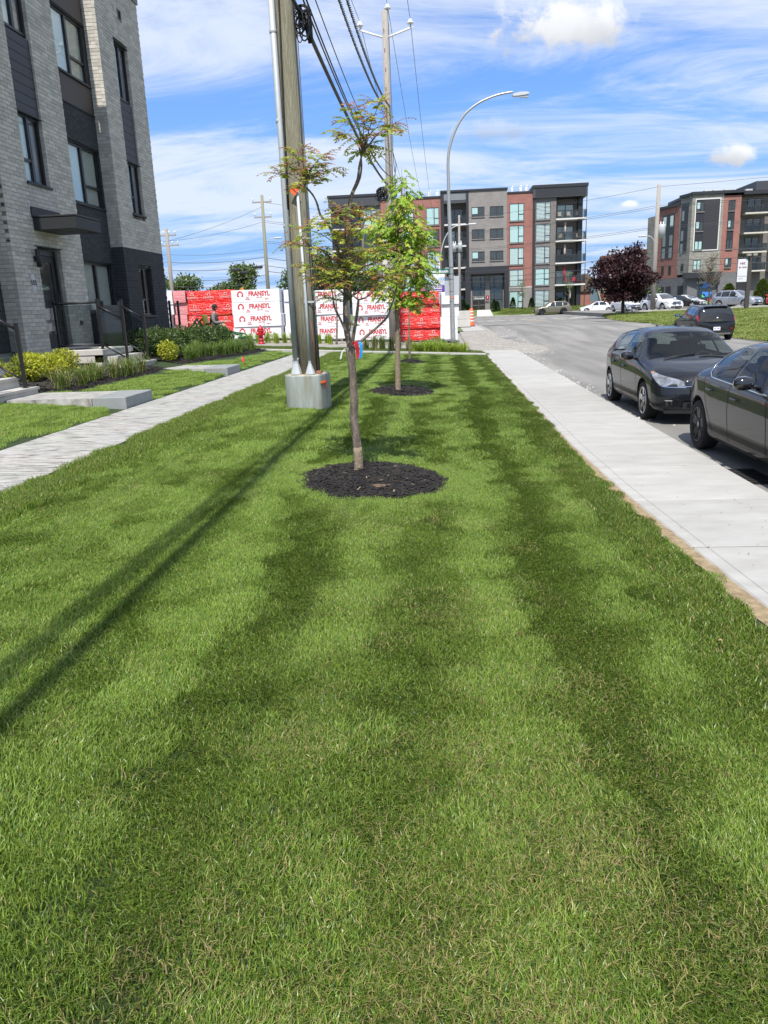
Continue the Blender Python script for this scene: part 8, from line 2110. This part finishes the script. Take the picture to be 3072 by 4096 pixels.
# ================================================================== ride-on mower and its driver
MW = empty('riding_mower', (-9.0, 31.2, .55), label='green and yellow ride on mower behind the dark shrubs', cat='mower')
M_jg = mat('mower_green', (.02, .13, .025), .4); M_jy = mat('mower_yellow', (.70, .48, .02), .45)
mb = MB(); mb.cbox((-.05, 0, .42), (1.35, .62, .20), .05); mb.cbox((-.55, 0, .62), (.5, .66, .30), .06); mb.build('chassis', M_trim, MW)
for s in (-1, 1):
    w = empty('rear_wheel', (-.42, s * .45, .30), parent=MW); mb = MB(); mb.lathe([(.16, -.12), (.27, -.13), (.30, -.08), (.30, .08), (.27, .13), (.16, .12)], n=24, axis='Y'); mb.build('tyre', M_tyre, w); mb = MB(); mb.lathe([(.16, -.08), (.16, .09), (.03, .10)], n=16, axis='Y'); mb.build('rim', M_jy, w)
    w = empty('caster_wheel', (1.12, s * .42, .17), parent=MW); mb = MB(); mb.lathe([(.07, -.07), (.15, -.075), (.17, -.04), (.17, .04), (.15, .075), (.07, .07)], n=20, axis='Y'); mb.build('tyre', M_tyre, w); mb = MB(); mb.lathe([(.07, -.04), (.07, .05), (.02, .06)], n=12, axis='Y'); mb.build('rim', M_jy, w)
    mb = MB(); mb.tube(crom([(1.12, s * .42, .38), (1.10, s * .42, .46), (.8, s * .36, .52), (.3, s * .3, .45)], 4), .03, 8); mb.cbox((1.12, s * .42, .36), (.24, .13, .06), .02); mb.build('caster_fork', M_jg, MW)
    mb = MB(); mb.tube([(-.55, s * .33, .65), (-.72, s * .33, 1.05), (-.55, s * .33, 1.15)], .035, 8); mb.tube([(-.35, s * .33, .6), (-.62, s * .33, 1.12)], .03, 8); mb.tube([(-.62, s * .33, 1.12), (-1.10, s * .33, .55)], .035, 8); mb.build('roll_bar', M_jg, MW)
    mb = MB(); mb.tube([(.2, s * .28, .5), (.35, s * .26, .85), (.30, s * .12, .98)], .016, 8); mb.build('control_lever', M_trim, MW)
    mb = MB(); mb.tube([(.45, s * .28, .62), (1.0, s * .34, .46)], .03, 8); mb.build('front_arm', M_trim, MW)
mb = MB(); mb.cbox((.55, 0, .22), (.70, 1.25, .16), .06); mb.build('mower_deck', M_jg, MW)
mb = MB(); mb.cbox((-.12, 0, .74), (.48, .50, .10), .04); mb.build('seat', M_jy, MW)
mb = MB(); mb.cbox((-.36, 0, 1.02), (.12, .48, .55), .05, rot=Matrix.Rotation(R(-10), 3, 'Y')); mb.build('backrest', M_jy, MW)
for s in (-1, 1): mb = MB(); mb.cbox((-.12, s * .30, .92), (.36, .07, .06), .02); mb.build('armrest', M_trim, MW)

def skin_body(name, verts, edges, radii, m, parent, sub=2, root=0):
    me = bpy.data.meshes.new(name); me.from_pydata(verts, edges, []); o = bpy.data.objects.new(name, me); COL.objects.link(o)
    md = o.modifiers.new('skin', 'SKIN'); 
    for i, sv in enumerate(me.skin_vertices[0].data): r = radii[i]; sv.radius = (r, r) if not isinstance(r, tuple) else r; sv.use_root = (i == root)
    ss = o.modifiers.new('sub', 'SUBSURF'); ss.levels = sub; ss.render_levels = sub
    dg = bpy.context.evaluated_depsgraph_get(); dg.update(); nm = bpy.data.meshes.new_from_object(o.evaluated_get(dg)); bpy.data.objects.remove(o)
    nm.materials.clear(); nm.materials.append(m); nm.polygons.foreach_set('use_smooth', [True] * len(nm.polygons))
    return link(name, nm, parent)
pr = empty('person', (-9.08, 31.2, 1.34), label='person in a grey jacket and black cap driving the mower', cat='person')
M_skin = mat('skin', (.42, .25, .18), .6); M_jack = mat('grey_jacket', (.17, .15, .14), .85); M_short = mat('khaki_shorts', (.28, .25, .18), .9); M_vest = mat('black_vest', (.02, .02, .022), .8)
# body: pelvis at the origin, facing +x (hands on the levers, knees bent)
Vb = [(0, 0, .06), (.02, 0, .22), (.05, 0, .38), (.07, 0, .48), (.09, 0, .56), (.11, 0, .63)]; Eb = [(0, 1), (1, 2), (2, 3), (3, 4), (4, 5)]; Rb_ = [(.16, .13), (.15, .12), (.17, .12), (.15, .09), .055, .05]
for s in (-1, 1):
    i = len(Vb); Vb += [(.08, s * .18, .46), (.10, s * .24, .30), (.13, s * .25, .19), (.27, s * .22, .16), (.38, s * .16, .18), (.43, s * .145, .19)]; Rb_ += [.065, .055, .047, .042, .034, .03]; Eb += [(3, i), (i, i + 1), (i + 1, i + 2), (i + 2, i + 3), (i + 3, i + 4), (i + 4, i + 5)]
    i = len(Vb); Vb += [(.06, s * .10, .02), (.25, s * .13, .05), (.44, s * .14, .06), (.52, s * .14, -.12), (.55, s * .14, -.32), (.60, s * .14, -.38), (.70, s * .14, -.39)]; Rb_ += [.10, .09, .068, .058, .042, .042, .034]; Eb += [(0, i)] + [(i + k, i + k + 1) for k in range(6)]
body = skin_body('body', Vb, Eb, Rb_, M_skin, pr)
def clothing(name, idx_pairs, grow, m):
    """garment grown on a subset of the same skeleton"""
    ids = sorted({i for e in idx_pairs for i in e}); mp = {k: n for n, k in enumerate(ids)}
    rad = [tuple(x + grow for x in Rb_[k]) if isinstance(Rb_[k], tuple) else Rb_[k] + grow for k in ids]
    return skin_body(name, [Vb[k] for k in ids], [(mp[a], mp[c]) for a, c in idx_pairs], rad, m, pr)
clothing('jacket', [(0, 1), (1, 2), (2, 3), (3, 4)] + [e for s in (6, 19) for e in ((3, s), (s, s + 1), (s + 1, s + 2), (s + 2, s + 3), (s + 3, s + 4))], .018, M_jack)
clothing('shorts', [(0, 1)] + [e for s in (12, 25) for e in ((0, s), (s, s + 1), (s + 1, s + 2))], .014, M_short)
clothing('vest', [(0, 1), (1, 2)], .028, M_vest)
mb = MB(); H0 = Vector((.13, 0, .74))
def head(u, v):
    a = u * 2 * math.pi; p = v * math.pi; x = .098 * math.sin(p) * math.cos(a); y = .076 * math.sin(p) * math.sin(a); z = .122 * math.cos(p)
    if x > 0 and z < 0: x *= 1 - .25 * (-z / .122); 
    if z < -.05: y *= .85
    nose = .022 * math.exp(-((a if a < math.pi else a - 2 * math.pi) / .22) ** 2 - ((z + .012) / .028) ** 2); x += nose
    eye = -.008 * math.exp(-((abs(a if a < math.pi else a - 2 * math.pi) - .40) / .18) ** 2 - ((z - .015) / .018) ** 2); x += eye
    x += -.006 * math.exp(-((a if a < math.pi else a - 2 * math.pi) / .35) ** 2 - ((z + .062) / .008) ** 2)
    return H0 + Vector((x, y, z))
mb.grid(head, frange(0, 1, 32), frange(0.001, .999, 24)); hd_ = mb.build('head', M_skin, pr)
for s in (-1, 1): mb = MB(); mb.cbox(H0 + Vector((-.005, s * .077, -.005)), (.03, .014, .055), .006); mb.build('ear', M_skin, hd_)
mb = MB(); mb.lathe([(.099, .02), (.102, .06), (.085, .12), (.045, .145), (.002, .15)], H0 + Vector((-.005, 0, .0)), 20); mb.prism([(.06, -.07), (.19, -.055), (.205, 0), (.19, .055), (.06, .07)], H0 + Vector((0, 0, .035)), (1, 0, -.12), (0, 1, 0), (0, 0, .012)); mb.build('cap', M_vest, pr)
mb = MB(); mb.lathe([(.085, -.07), (.094, -.02), (.096, .03)], H0 + Vector((-.022, 0, .0)), 16); mb.build('hair', mat('dark_hair', (.02, .014, .01), .8), pr)
# hands: palm plus five fingers curled on the levers
for s in (-1, 1):
    base = Vector((.43, s * .145, .19)); hv = [base, base + Vector((.05, 0, .0)), base + Vector((.085, 0, -.005))]; he = [(0, 1), (1, 2)]; hr_ = [.026, .030, .024]
    for k in range(4):
        f0 = base + Vector((.075, s * (-.026 + .018 * k), 0)); ln = (.032, .038, .036, .028)[k]; i = len(hv); hv += [f0, f0 + Vector((ln * .8, 0, -.012)), f0 + Vector((ln * .7, 0, -.04))]; hr_ += [.010, .009, .008]; he += [(2, i), (i, i + 1), (i + 1, i + 2)]
    i = len(hv); hv += [base + Vector((.03, -s * .034, -.005)), base + Vector((.065, -s * .044, -.015)), base + Vector((.09, -s * .04, -.03))]; hr_ += [.011, .010, .009]; he += [(1, i), (i, i + 1), (i + 1, i + 2)]
    skin_body('hand', [tuple(v) for v in hv], he, hr_, M_skin, pr, 1)
for s in (-1, 1): mb = MB(); mb.cbox((.66, s * .14, -.405), (.28, .10, .09), .03); mb.build('shoe', M_vest, pr)
